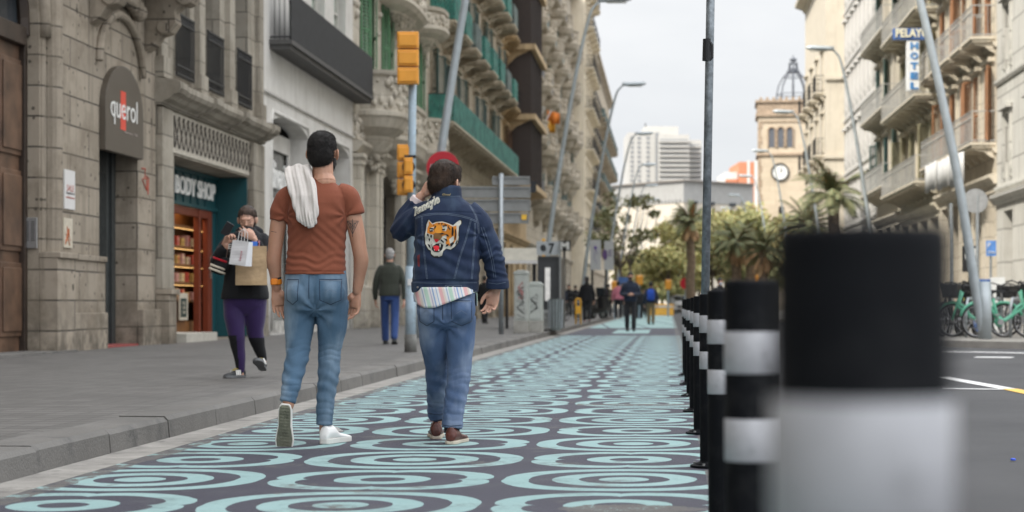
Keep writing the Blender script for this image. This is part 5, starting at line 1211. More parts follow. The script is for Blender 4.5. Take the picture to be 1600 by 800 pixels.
jacket = fused(mb, 'denim_jacket', C_jacket, man2, .0052, 4, fold_jacket)
q_ = lambda L_: [(J(a, 0).x, J(0, b).z) for a, b in L_]
def dash(pts, w_, n, duty=.6):
    out = []; P = pts
    tot = sum(math.dist(a, b) for a, b in zip(P, P[1:])); 
    def at(t):
        for a, b in zip(P, P[1:]):
            l = math.dist(a, b)
            if t <= l: return (a[0]+(b[0]-a[0])*t/l, a[1]+(b[1]-a[1])*t/l)
            t -= l
        return P[-1]
    for k in range(n): out += strip_poly([at(tot*k/n), at(tot*(k+duty)/n)], w_)
    return out
SE = []
yoke = q_([(650, 342), (662, 338), (680, 336), (700, 336), (720, 339), (735, 343), (746, 348)])
for dz in (-.003, .004): SE += [(0, 0, p) for p in dash([(a, b+dz) for a, b in yoke], .0026, 60)]
for L_ in ([(660, 340), (661, 370), (664, 400), (668, 437)], [(736, 344), (728, 375), (718, 405), (710, 437)], [(742, 350), (741, 380), (739, 410), (737, 437)], [(734, 322), (742, 336), (747, 350), (748, 366)], [(648, 400), (647, 420), (648, 437)]):
    for dx in (0, .006): SE += [(0, 0, p) for p in dash([(a+dx, b) for a, b in q_(L_)], .0024, 44)]
for yy in (442, 455): SE += [(0, 0, p) for p in dash(q_([(645, yy), (690, yy+1), (746, yy)]), .0024, 60)]
SE += [(0, 0, p) for p in dash(q_([(752, 356), (761, 382), (768, 408), (772, 434)]), .0028, 50)]+[(0, 0, p) for p in dash(q_([(756, 356), (765, 382), (771, 408), (775, 434)]), .0022, 50)]
SE += [(0, 0, p) for p in dash(q_([(763, 442), (777, 444), (791, 441)]), .0026, 24)]+[(0, 0, p) for p in dash(q_([(676, 307), (698, 309), (720, 307)]), .0022, 26)]
SE += [(0, 0, p) for p in strip_poly(q_([(697, 446), (722, 446), (723, 455), (697, 455), (697, 446)]), .002)]
decal('stitching', SE, jacket, jacket, [C_seam])
circ = lambda px, py, r: [(J(px, 0).x+r*math.cos(t), J(0, py).z+r*math.sin(t)) for t in [i*math.pi/5 for i in range(10)]]
decal('buttons', [(0, 3, circ(701, 450, .008)), (0, 3, circ(709, 450, .008)), (0, 2, circ(654, 449, .006))], jacket, jacket, [mat('metal_button', (.5, .5, .48), .35, metal=.8)])
decal('red_mark', [(0, 0, q_([(653, 400), (657, 398), (657, 418), (654, 416)]))], jacket, jacket, [clothmat('red_patch', (.16, .015, .02), .2)])
# tiger head patch, embroidered
tp = lambda L_: q_([(640+a/5.717, 270+b/5.717) for a, b in L_])
OUT = [(180, 428), (160, 470), (155, 520), (145, 570), (150, 640), (178, 690), (208, 704), (202, 735), (225, 755), (262, 757), (298, 745), (308, 705), (335, 682), (372, 692), (408, 668), (436, 630), (444, 580), (434, 530), (428, 505), (446, 490), (466, 462), (465, 438), (450, 433), (425, 452), (395, 478), (350, 458), (300, 444), (245, 448), (212, 462)]
cen = (300, 590); big = [(cen[0]+(a-cen[0])*1.055, cen[1]+(b-cen[1])*1.05) for a, b in OUT]
K_, C_, O_, RD_, BR_, GD_ = range(6)
LY = [(K_, .3, tp(big)), (C_, 1, tp(OUT))]
LY += [(O_, 2, tp([(168, 490), (182, 440), (212, 470), (250, 455), (300, 452), (350, 466), (392, 490), (424, 480), (420, 515), (428, 550), (424, 600), (400, 640), (360, 660), (330, 640), (350, 600), (340, 560), (300, 575), (265, 560), (215, 560), (165, 545)]))]
LY += [(C_, 3, tp(L_)) for L_ in ([(295, 480), (335, 478), (345, 505), (330, 530), (300, 525)], [(195, 500), (225, 492), (222, 530), (190, 528)], [(160, 470), (175, 440), (182, 470), (168, 500)], [(428, 470), (448, 440), (460, 445), (450, 475), (432, 492)], [(360, 600), (400, 570), (405, 610), (370, 650)], [(155, 560), (172, 555), (185, 640), (165, 640)])]
LY += [(GD_, 4, tp([(236, 492), (266, 476), (300, 490), (305, 520), (285, 548), (245, 545), (232, 520)])), (BR_, 4, tp([(222, 555), (240, 545), (290, 552), (300, 580), (278, 610), (240, 620), (222, 595)]))]
LY += [(RD_, 6, tp([(225, 600), (258, 598), (272, 612), (245, 632)])), (K_, 4, tp([(205, 640), (225, 655), (245, 640), (285, 635), (310, 650), (300, 690), (270, 716), (225, 710), (208, 690)])), (RD_, 6, tp([(222, 662), (248, 655), (272, 662), (272, 690), (250, 706), (228, 700)]))]
LY += [(C_, 7, tp(L_)) for L_ in ([(210, 645), (222, 650), (216, 676)], [(274, 640), (290, 640), (280, 678)], [(226, 690), (234, 692), (230, 708)], [(262, 706), (272, 686), (276, 706)], [(214, 716), (256, 722), (296, 706), (290, 736), (254, 746), (216, 736)])]
for L_ in ([(215, 470), (235, 476), (225, 484)], [(262, 456), (272, 474), (280, 456)], [(290, 456), (292, 476), (306, 460)], [(320, 462), (318, 474), (340, 470)], [(355, 476), (350, 500), (366, 520), (372, 515), (362, 498)], [(385, 492), (390, 530), (382, 570), (392, 572), (402, 530), (396, 496)], [(410, 510), (415, 560), (404, 606), (414, 604), (424, 560), (420, 515)], [(240, 478), (228, 498), (236, 512), (246, 488)], [(300, 482), (345, 474), (340, 484), (306, 492)], [(188, 498), (228, 508), (224, 516), (186, 510)],
           [(295, 512), (325, 508), (320, 524), (300, 522)], [(186, 524), (218, 520), (214, 534), (190, 536)], [(320, 552), (352, 560), (360, 580), (340, 572)], [(306, 590), (340, 600), (348, 622), (330, 612)], [(290, 600), (315, 622), (312, 636), (284, 612)], [(168, 548), (182, 560), (178, 580), (164, 566)], [(180, 590), (192, 598), (190, 622), (178, 606)], [(370, 640), (398, 622), (404, 640), (374, 672)], [(335, 650), (360, 640), (352, 660), (330, 668)], [(168, 640), (190, 650), (200, 684), (182, 670)], [(196, 560), (212, 566), (206, 590), (194, 582)], [(265, 550), (300, 545), (330, 556), (300, 560)], [(415, 640), (432, 600), (436, 620), (422, 650)]):
    LY.append((K_, 8, tp(L_)))
decal('tiger_patch', LY, jacket, jacket, [clothmat('thread_black', (.012, .011, .012), .2), clothmat('thread_cream', (.55, .54, .48), .08), clothmat('thread_orange', (.60, .21, .025), .15), clothmat('thread_red', (.55, .02, .03), .1), clothmat('thread_brown', (.20, .10, .035), .2), clothmat('thread_gold', (.68, .27, .03), .1)], off=.0011, step=.01)
# script patch: chenille letters running uphill over the left shoulder
bv = bvh_of(jacket)
def script(txt, p0, p1, h, bold, lvl, m, shear=.35, nm='script_patch'):
    a, b = Vector((*q_([p0])[0],)), Vector((*q_([p1])[0],)); L_ = (b-a).length; an = math.atan2(b.y-a.y, b.x-a.x)
    vs, fs = text_geo(txt, L_, h, .002, shear, bold); o = []
    for x, y, z in vs:
        X_ = a.x+x*math.cos(an)-z*math.sin(an); Z_ = a.y+x*math.sin(an)+z*math.cos(an); hit = bv.ray_cast(Vector((X_, -1, Z_)), Vector((0, 1, 0)), 3)
        yy = hit[0].y if hit[0] is not None else -.1; o.append((X_, yy-.0012*lvl+y, Z_))
    g = MB(); g._add(o, fs); return g.build(nm, m, jacket)
sp_ = script('Randyle', (650, 342), (692, 320), .062, .07, 1.5, clothmat('chenille', (.50, .49, .42), .08)); script('Randyle', (652, 339.5), (690, 321), .044, .0, 4, clothmat('chenille_line', (.26, .27, .24), .1))
script('Good', (692, 306.5), (705, 307), .012, .01, 2, clothmat('gold_thread', (.45, .36, .18), .1), nm='collar_embroidery')
# striped shirt tail and cuff
m, t, b = newmat('striped_shirt'); c_ = objco(t); se = t.nodes.new('ShaderNodeSeparateXYZ'); t.links.new(c_, se.inputs[0]); xx = NE(t, se.outputs[0])+NE(t, se.outputs[2])*.25
rp = t.nodes.new('ShaderNodeValToRGB'); rp.color_ramp.interpolation = 'CONSTANT'; els = [(0, (.62, .62, .63)), (.10, (.28, .38, .55)), (.14, (.62, .62, .62)), (.22, (.62, .36, .36)), (.36, (.60, .52, .46)), (.44, (.62, .62, .62)), (.52, (.26, .36, .52)), (.56, (.6, .62, .62)), (.62, (.40, .55, .46)), (.76, (.62, .62, .60)), (.84, (.42, .36, .52)), (.88, (.62, .62, .62)), (.94, (.25, .35, .55))]
while len(rp.color_ramp.elements) < len(els): rp.color_ramp.elements.new(.5)
for e_, (p_, q) in zip(rp.color_ramp.elements, els): e_.position = p_; e_.color = (*q, 1)
fr_ = (xx*7.2).mod(1); t.links.new(fr_.s, rp.inputs[0]); t.links.new(rp.outputs[0], b.inputs['Base Color']); b.inputs['Roughness'].default_value = .85; M_str = m
mb = MB(); n = 64; vs = []; rings = 9
for i in range(rings):
    for j in range(n):
        a = 2*math.pi*j/n; ca, sa = math.cos(a), math.sin(a); X_ = J(696, 0).x+.183*math.copysign(abs(ca)**.8, ca); u = (X_-J(650, 0).x)/(J(744, 0).x-J(650, 0).x)
        hem = (481 if u < .32 else 481-(u-.32)/.68*24) if sa < 0 else 478
        hem -= 8*max(0, .12-u)/.12
        py = 449+(hem-449)*i/(rings-1); wv = .004*math.sin(a*17)*i/rings+.003*math.sin(a*31)*i/rings
        vs.append((J(696, 0).x+(.180+wv)*math.copysign(abs(ca)**.8, ca), (.138+wv+.018*i/rings)*math.copysign(abs(sa)**.8, sa), J(0, py).z))
mb._add(vs, [(i*n+j, i*n+(j+1) % n, (i+1)*n+(j+1) % n, (i+1)*n+j) for i in range(rings-1) for j in range(n)])
o = mb.build('shirt_tail', M_str, man2, smooth=True); md = o.modifiers.new('t', 'SOLIDIFY'); md.thickness = .003
mb = MB(); limb(mb, [J(648, 318, .058), J(654, 309, .05)], [.046, .041], ends=False); fused(mb, 'shirt_cuff', clothmat('pale_pink_cotton', (.58, .50, .50), .05), man2, .004, 2)
rows = [(646, 746, 446, .12), (650, 743, 462, .126), (651, 743, 478, .134), (652, 742, 492, .130), (654, 741, 504, .11), (680, 716, 514, .06)]
mb = MB(); mb.stack(sec(rows, 2.5), 30); mb.ell(J(675, 486, -.05), (.084, .088, .085), 18, 12); mb.ell(J(720, 484, -.055), (.086, .09, .088), 18, 12)
limb(mb, [J(676, 494, 0), J(677, 530, .05), J(679, 560, .11), J(680, 576, .16), J(680, 610, .25), J(679, 640, .36), J(678, 656, .41)], [.088, .082, .070, .066, .064, .058, .057], n=22, ends=False)
limb(mb, [J(720, 494, 0), J(719, 530, .02), J(718, 562, .03), J(717, 580, .03), J(714, 610, .02), J(708, 645, .0), J(706, 669, -.01)], [.090, .084, .073, .069, .067, .060, .060], n=22, ends=False)
crotch_z = J(0, 508).z
jeans2 = fused(mb, 'jeans', C_jean2, man2, .0055, 4, fold_jeans((J(0, 585).z, J(0, 590).z), (J(0, 640).z, J(0, 650).z), .85, J(698, 0).x))
pockets(J, (656, 680), (706, 738), 470, jeans2, jeans2)
decal('hem', [(0, .4, q) for L_ in ([(690, 663.5), (706, 664.5), (722, 663.5)], [(664, 652), (678, 652.5), (693, 652)]) for q in strip_poly(q_(L_), .0035)], jeans2, jeans2, [C_seamd])
C_br = mat('brown_leather', (.075, .018, .012), .38, .35, 14, bmp=.3); C_sk = mat('dark_sock', (.02, .018, .03), .8); C_sw = mat('tan_welt', (.48, .42, .34), .6)
for (px, py, dy, a) in ((678, 684, .33, (-.05, 1, 0)), (704, 693, -.08, (.22, 1, 0))):
    h_ = J(px, py, dy); h_.z = .001; so, P_ = shoe(man2, h_, a, (0, 0, 1), .29, C_br, (C_sw,), collar=.10, sole_t=.02)
    mb = MB(); mb.bar(P_(.30, -.03, .085), P_(.30, .03, .085), .012, .01); mb.build('strap', C_br, so)
for px, py, dy in ((679, 660, .40), (706, 672, .0)): mb = MB(); mb.tube([J(px, py-14, dy), J(px, py+4, dy)], .044, 16); mb.build('sock', C_sk, man2, smooth=True)
# ---------------------------------------------------------------- woman with phone and bags
J, X0, s_ = frame(16.9, 388)
J0 = J; J = lambda px, py, dy=0: J0(px, py, dy)-Vector((0, 0, .118))
wo = empty('person', (X0, 16.9, .118), 0, 'person in black hoodie and purple leggings looking at a phone, shopping bags on the arm', 'person')
mb = MB(); T, R = head(mb, J(387, 344, -.02), math.pi, -.32, .96, J(387, 376, .02), .050)
sec = lambda rows, pw=2.4, dyc=0: [((J((a+b)/2, y).x), dyc, J(0, y).z, (b-a)/2/s_, d, pw) for a, b, y, d in rows]
mb.stack([(c[0], 0, c[2], c[3]*.8, c[4]*.8, 2.2) for c in sec([(350, 418, 455, .13), (356, 412, 400, .11), (360, 414, 376, .10), (378, 398, 364, .05)])])
limb(mb, [J(360, 380, 0), J(350, 408, -.08), J(356, 394, -.22), J(360, 384, -.27)], [.045, .038, .032, .024]); limb(mb, [J(412, 380, 0), J(416, 408, -.1), J(411, 392, -.22), J(404, 375, -.27)], [.045, .040, .033, .025])
hand(mb, J(357, 383, -.275), (.45, -.25, .8), (.55, -.3, .15), (.5, .3, .7), .75, .95, thumb=.9)
hand(mb, J(404, 374, -.27), (-.9, -.0, .50), (-.1, 1, .1), (.1, .1, 1), .16, .95, spread=.11, thumb=-.1)
for L_ in (((367, 450, 0), (368, 500, -.02), (371, 536, 0), (374, 560, .03), (375, 578, .05)), ((399, 450, 0), (398, 500, .03), (399, 530, .09), (403, 548, .14), (407, 562, .18))): limb(mb, [J(*q) for q in L_], [.05, .045, .035, .032, .030])
for px, py, dy in ((375, 580, .05), (407, 563, .18)): limb(mb, [J(px, py-6, dy), J(px, py+8, dy)], [.030, .029])
fused(mb, 'body', M_skin2, wo, .005, 3); eyes(wo, T, R, .96, True)
mb = MB(); headcap(T, R, .96, mb, [(0, -.024, .052, .0845, .098, .086), (0, -.052, .0, .080, .068, .082)])
limb(mb, [T(.02, -.11, .02), T(.035, -.14, -.04), T(.05, -.12, -.12)], [.035, .032, .015]); fuzz(fused(mb, 'hair', M_hairb, wo, .0055, 3, lambda co, no: .002*sn(co, 140, 1)), 5000, .03, .001, .8, 3, .2)
mb = MB()
for sx in (-1, 1): mb.bar(T(sx*.016, .089, .034), T(sx*.05, .078, .036), .006, .005)
mb.build('eyebrows', M_hairb, wo)
mb = MB(); headcap(T, R, .96, mb, [(0, .056, -.064, .055, .052, .042)]); fused(mb, 'face_mask', MATS['black_mask'], wo, .005, 3)
C_blk = clothmat('black_cotton', (.010, .0105, .0125), .3, 500, sheen=.05)
rows = [(346, 420, 467, .165), (346, 420, 460, .168), (350, 417, 440, .16), (353, 416, 415, .15), (353, 417, 395, .145), (354, 418, 382, .135), (358, 415, 372, .12), (366, 407, 364, .10), (374, 400, 359, .08)]
mb = MB(); mb.stack(sec(rows, 2.5), 30)
limb(mb, [J(362, 378, 0), J(352, 392, -.03), J(343, 408, -.08), J(342, 410, -.11)], [.085, .080, .070, .065]); limb(mb, [J(342, 409, -.12), J(349, 398, -.20), J(355, 390, -.25)], [.065, .056, .045])
limb(mb, [J(410, 378, 0), J(417, 392, -.03), J(419, 408, -.09)], [.085, .082, .072]); limb(mb, [J(419, 407, -.11), J(414, 396, -.2), J(407, 381, -.25)], [.066, .056, .045])
mb.stack([(J(387, 0).x, .02, J(0, 366).z, .085, .085, 2.2), (J(387, 0).x, .015, J(0, 358).z, .075, .08, 2.2), (J(387, 0).x, .02, J(0, 354).z, .06, .07, 2.2)], 20); limb(mb, [J(372, 362, .08), J(388, 358, .13), J(404, 362, .08)], [.04, .055, .04])
hood = fused(mb, 'hoodie', C_blk, wo, .008, 5, lambda co, no: .006*sn(co, 24, 1)+.003*sn(co, 60, 2))
mb = MB(); add_text(mb, 'E-S', J(361, 0).x, -.175, J(0, 390).z, .085, .045, .004, bold=.02); add_text(mb, 'sound', J(363, 0).x, -.178, J(0, 394).z, .05, .012, .004)
mb.build('hoodie_print', C_sole, hood)
C_pur = clothmat('purple_lycra', (.026, .011, .068), .15, 900, .55)
rows = [(351, 414, 452, .14), (350, 415, 465, .14), (352, 414, 478, .12), (372, 400, 492, .07)]
mb = MB(); mb.stack(sec(rows, 2.4), 26)
LL = ([J(367, 468, 0), J(367, 492, -.02), J(370, 520, -.03), J(371, 536, 0), J(374, 560, .03), J(375, 579, .05)], [.108, .100, .078, .070, .052, .038]); RL = ([J(399, 468, 0), J(398, 492, .03), J(397, 515, .06), J(399, 530, .09), J(403, 548, .14), J(407, 562, .18)], [.106, .100, .080, .071, .053, .038])
limb(mb, *LL, n=20); limb(mb, *RL, n=20); leg = fused(mb, 'leggings', C_pur, wo, .008, 4, lambda co, no: .002*sn(co, 40, 1)); leg.data.materials.append(C_blk)
zk = J(0, 524).z
for p in leg.data.polygons:
    c = p.center; bx = J(372, 0).x; left = c.x < J(385, 0).x
    if c.z < zk and ((left and c.x < J(371+ (1 if c.z > J(0,560).z else 2), 0).x) or (not left and c.z < J(0, 528).z-.25*(J(412, 0).x-c.x)*0)): p.material_index = 1
C_tr = mat('trainer_grey', (.035, .038, .042), .6, .3, 10); C_ts = mat('trainer_sole', (.13, .135, .14), .6); C_bs = mat('black_sole', (.03, .035, .035), .6)
sA, PA = shoe(wo, J(379, 588.5, .10)*1, (-.55, -.85, 0), (0, 0, 1), .26, C_tr, (C_ts, ), vox=.006)
sA.location.z += .001-J(378, 588.5).z
sB, PB = shoe(wo, J(408, 581, .16), (-.1, -.8, .35), (0, .4, 1), .26, C_tr, (C_ts, ), vox=.006)
for s_h, P_ in ((sA, PA), (sB, PB)):
    for k in range(3):
        for sd in (-1, 1): mb = MB(); mb.bar(P_(.40+k*.09, sd*.0455, .024), P_(.36+k*.09, sd*.030, .07), .012, .006); mb.build('side_stripe', C_sole, s_h)
    mb = MB()
    for k in range(3): mb.bar(P_(.42+k*.07, -.018, .082-k*.007), P_(.45+k*.07, .018, .084-k*.007), .007, .006)
    mb.build('laces', mat('lace_yellow', (.5, .4, .12), .6), s_h)
# striped cloth on the forearm, phone and bags are things of their own
W2 = lambda v: Vector(v)+wo.location
e = empty('striped_bag', W2(J(349, 412, -.20)), 0, 'small black bag with red and cream striped end tucked under the arm', 'bag')
mb = MB(); mb.stack([(0, 0, -.10, .05, .035), (.01, 0, -.08, .065, .045), (.02, 0, 0, .07, .05), (.03, 0, .06, .06, .04), (.035, 0, .07, .04, .03)], 20); e.rotation_euler = (0, .35, 0); bg_ = mb.build('pouch', C_blk, e, smooth=True)
for k, c in enumerate((clothmat('scarlet', (.35, .01, .02), .1), C_sw, M_paper2, M_paper2)):
    if k == 1: continue
    mb = MB(); z = .030-.034*k; mb.stack([(.0, 0, z-.010, .078, .055), (.0, 0, z, .080, .057), (.0, 0, z+.010, .078, .055)], 20); mb.build('stripe', c, e, smooth=True)
e = empty('phone', W2(J(362, 364, -.34)), 0, 'dark smartphone held up in the hand', 'phone'); e.rotation_euler = (.6, .5, .2)
mb = MB(); mb.box(-.037, .037, -.004, .004, -.04, .10); mb.build('case', mat('phone_case', (.03, .03, .035), .3), e, bevel=.006); mb = MB(); mb.box(-.033, .033, .0041, .005, -.035, .095); mb.build('screen', mat('phone_screen', (.12, .13, .18), .15), e)
def bag(name, label, x0, x1, y0, y1, dy, dp, m, D=16.9, rz=0, tilt=0, handle=.1, fold=True):
    c = W2(J((x0+x1)/2, y1, dy)); e = empty(name, c, rz, label, 'bag'); e.rotation_euler = (0, tilt, rz); w_ = (x1-x0)/s_; h = (y1-y0)/s_
    mb = MB(); n = 10; vs = []
    for i in range(n+1):
        z = h*i/n; k = 1+.03*math.sin(i*1.7)
        for (a, b) in ((-w_/2, -dp/2), (0, -dp/2*1.03-.004*math.sin(i*1.3)), (w_/2, -dp/2), (w_/2*.985, 0), (w_/2, dp/2), (0, dp/2), (-w_/2, dp/2), (-w_/2*.985, 0)): vs.append((a*(.98+.02*k)*(1-.02*i/n), b*(1-.35*i/n), z))
    mb._add(vs, [(i*8+j, i*8+(j+1) % 8, (i+1)*8+(j+1) % 8, (i+1)*8+j) for i in range(n) for j in range(8)]+[tuple(reversed(range(8)))])
    o = mb.build('bag_body', m, e); md = o.modifiers.new('t', 'SOLIDIFY'); md.thickness = .002
    for sy in (-1, 1): mb = MB(); mb.tube([(-w_*.2, sy*dp*.28, h-.02), (-w_*.17, sy*dp*.2, h+handle*.7), (0, sy*dp*.06, h+handle), (w_*.17, sy*dp*.2, h+handle*.7), (w_*.2, sy*dp*.28, h-.02)], .0035, 6); mb.build('handle', M_paper, e)
    return e, w_, h
e, w_, h = bag('paper_bag', 'small white paper carrier bag hanging tilted in front of the brown one', 371, 401, 379, 416, -.42, .10, mat('white_paper', (.66, .66, .68), .55, .03), rz=-.45, tilt=.12, handle=.11)
mb = MB(); add_text(mb, 'Vence', -.02, 0, 0, .09, .022, .002, shear=.3); o = mb.build('print', mat('print_pink', (.45, .12, .16), .5), e); o.rotation_euler = (0, -1.5, 0); o.location = (.04, -.056, .06)
e, w_, h = bag('paper_bag', 'large brown kraft paper shopping bag hanging from the forearm', 375, 423, 386, 446, -.26, .14, mat('kraft_paper', (.36, .25, .14), .7, .14, 9, bmp=.4, bs=20), rz=.12, handle=.03)
mb = MB(); mb.box(.0, .055, -.045, .02, h-.06, h+.04); mb.build('blue_box', mat('pack_blue', (.03, .13, .5), .4), e, bevel=.003); mb = MB(); mb.box(.062, .075, -.03, .03, h-.06, h+.05); mb.build('pink_card', mat('pack_pink', (.5, .2, .25), .5), e)
# ---------------------------------------------------------------- passers-by
def passer(px, D, ground, Ht, yaw, top, bot, hair, label, stride=.28, coat=0, longhair=False, group=None, arms='swing', shoes=None, lean=0, vox=.012, extra=None, skin=None):
    e = empty('person', ((px-800)/F*D, D, ground), -yaw, label, 'person', group); k = Ht/1.75; V = lambda x, y, z: Vector((x, y, z))*k
    mb = MB(); T, R = head(mb, V(0, .02, 1.62), 0, -.08, k, V(0, 0, 1.42), .055)
    mb.stack([(0, 0, .9*k, .14*k, .09*k), (0, 0, 1.2*k, .15*k, .09*k), (0, 0, 1.40*k, .16*k, .08*k), (0, 0, 1.45*k, .06*k, .05*k)], 16)
    hl = V(-.27, .10*(1 if arms == 'swing' else 2.6), .80 if arms == 'swing' else 1.08); hr = V(.27, -.12 if arms == 'swing' else .26, .80 if arms == 'swing' else 1.08)
    if arms != 'swing': hl.x, hr.x = -.06*k, .06*k
    el = V(-.26, .0, 1.10); er = V(.26, -.06, 1.10)
    for h_, e_, sx in ((hl, el, -1), (hr, er, 1)):
        limb(mb, [V(sx*.17, 0, 1.38), e_, h_], [.05*k, .042*k, .028*k], n=10); dd = (h_-e_).normalized(); hand(mb, h_, dd, (-sx, .2, 0), (-sx*.1, 1, 0) if arms == 'swing' else (0, 0, 1), .5, k*.98)
    fused(mb, 'body', skin or M_skin2, e, vox*.6, 2)
    for s in (-1, 1): mb = MB(); mb.ell(T(s*.032, .082, .012), (.013*k, .009*k, .008*k), 8, 6, R); mb.build('eye', M_eyed, e)
    mb = MB(); headcap(T, R, k, mb, [(0, -.02, .042, .087, .104, .092), (0, -.045, .0, .082, .075, .09)])
    if longhair: limb(mb, [T(0, -.07, .0), T(0, -.09, -.10), T(0, -.10, -.22)], [.07*k, .075*k, .06*k])
    fused(mb, 'hair', hair, e, vox*.7, 2, hairdisp(.002, 120))
    mb = MB(); hem = (.88-coat)*k; mb.stack([(0, 0, hem, .205*k+coat*.08, .15*k+coat*.08), (0, 0, hem+.05, .205*k, .15*k), (0, 0, 1.1*k, .19*k, .135*k), (0, 0, 1.3*k, .205*k, .135*k), (0, 0, 1.40*k, .19*k, .11*k), (0, 0, 1.46*k, .10*k, .085*k), (0, 0, 1.50*k, .08*k, .08*k)], 24)
    for h_, e_, sx in ((hl, el, -1), (hr, er, 1)): limb(mb, [V(sx*.16, 0, 1.38), V(sx*.205, -.01, 1.28), e_, e_*.15+h_*.85], [.068*k, .068*k, .058*k, .046*k], n=12, ends=True)
    tp_ = fused(mb, 'jacket', top, e, vox, 3, lambda co, no: .004*sn(co, 26, 1)+.002*sn(co, 60, 2))
    fl = stride
    mb = MB(); mb.stack([(0, 0, .98*k, .165*k, .12*k), (0, 0, .88*k, .175*k, .13*k), (0, 0, .80*k, .15*k, .11*k)], 20)
    fl_, fr_ = V(-.09, fl, .10), V(.09, -fl, .10+abs(fl)*.25)
    for f_, sx in ((fl_, -1), (fr_, 1)):
        kn = V(sx*.095, f_.y*.5/k+.05, .49); limb(mb, [V(sx*.088, 0, .88), kn, f_], [.096*k, .078*k, .068*k], n=12)
    fused(mb, 'trousers', bot, e, vox, 3, lambda co, no: .003*sn(co, 40, 2))
    for f_, tl in ((fl_, 0), (fr_, .5*min(1, abs(fl)*3))):
        a = Vector((0, math.cos(tl), -math.sin(tl))); shoe(e, f_+Vector((0, -.06*k, -.10*k if tl == 0 else -.085*k)), a, (0, math.sin(tl), math.cos(tl)), .27*k, shoes or M_iron, (C_bs,), vox=.01)
    if extra: extra(e, k, T, R, tp_)
    return e
C_olive = clothmat('olive_quilt', (.030, .034, .026), .2, 200); C_navy = clothmat('navy_cloth', (.016, .024, .045), .2); C_bj = clothmat('blue_jeans', (.025, .055, .17), .2); C_khaki = clothmat('khaki_cloth', (.16, .125, .075), .15)
C_dk = clothmat('charcoal_cloth', (.018, .018, .021), .2); C_pink = clothmat('pink_cloth', (.45, .15, .20), .2); C_lt = clothmat('pale_cloth', (.5, .5, .5), .1)
passer(609, 30.9, .118, 1.60, 0, C_olive, C_bj, M_hairg, 'grey haired person in dark olive jacket and blue jeans walking away on the pavement', .16, vox=.009)
def maskf(m): return lambda e, k, T, R, tp_: fused((lambda g: (g.ell(T(0, .062, -.048), (.055*k, .052*k, .05*k), 14, 10, R), g)[1])(MB()), 'face_mask', m, e, .007, 2)
passer(985, 54, 0, 1.72, math.pi, C_navy, C_dk, M_hair, 'person in navy jacket and black trousers walking towards the camera on the painted lane', .12, arms='front', extra=maskf(MATS['black_mask']))
def pack(e, k, T, R, tp_):
    mb = MB(); mb.stack([(0, -.21*k, .98*k, .12, .06), (0, -.22*k, 1.05*k, .15, .09), (0, -.22*k, 1.28*k, .15, .09), (0, -.20*k, 1.42*k, .11, .06), (0, -.19*k, 1.44*k, .05, .03)], 18); mb.build('rucksack', clothmat('bright_blue', (.02, .07, .38), .15), e, smooth=True)
passer(1017, 72, 0, 1.66, .1, C_navy, C_khaki, M_hair, 'person with a bright blue rucksack and khaki trousers walking away down the lane', .1, extra=pack)
passer(917, 69, .118, 1.70, 0, C_blk, C_dk, M_hair, 'long haired person in a black coat standing by the lamp post on the left pavement', .08, coat=.08, longhair=True, shoes=mat('pink_shoe', (.5, .3, .28), .6))
passer(757, 64, .118, 1.66, .3, C_blk, C_dk, M_hair, 'person in a long black coat half hidden behind the denim jacket', .15, coat=.38)
passer(1125, 52, 0, 1.52, math.pi-.25, C_dk, C_dk, M_hair, 'person with pale blue face mask behind the row of bollards', .1, extra=maskf(mat('blue_mask', (.55, .65, .78), .7)))
crowd = [(871, 92, .118, C_dk, 0, 'person in dark clothes by the kiosk'), (877, 96, .118, C_navy, 0, 'person in navy with a bag among the crowd by the kiosk'), (889, 98, .118, C_blk, math.pi, 'person in black facing the camera beside the yellow post'), (899, 104, .118, C_dk, .4, 'person in charcoal behind the yellow post'),
         (966, 88, .118, C_pink, 0, 'person in a pink top beside the kerb'), (973, 96, .118, C_pink, math.pi, 'second person in pink, a little behind the first at the kerb'), (999, 100, 0, C_dk, 0, 'person in dark clothes walking behind the navy jacket person'), (1006, 108, 0, C_blk, math.pi, 'person in black left of the blue rucksack'),
         (1049, 150, 0, C_lt, 0, 'distant person in white at the end of the lane'), (1056, 155, 0, clothmat('violet_cloth', (.25, .2, .5), .2), 0, 'distant person in violet at the end of the lane'), (951, 92, .118, C_khaki, .2, 'person in khaki beside the parked scooter')]
for px, D, g, c, yw, lb in crowd: passer(px, D, g, random.uniform(1.62, 1.78), yw, c, C_dk, M_hair, lb, random.uniform(.05, .15), vox=.022, group='people far down the street')
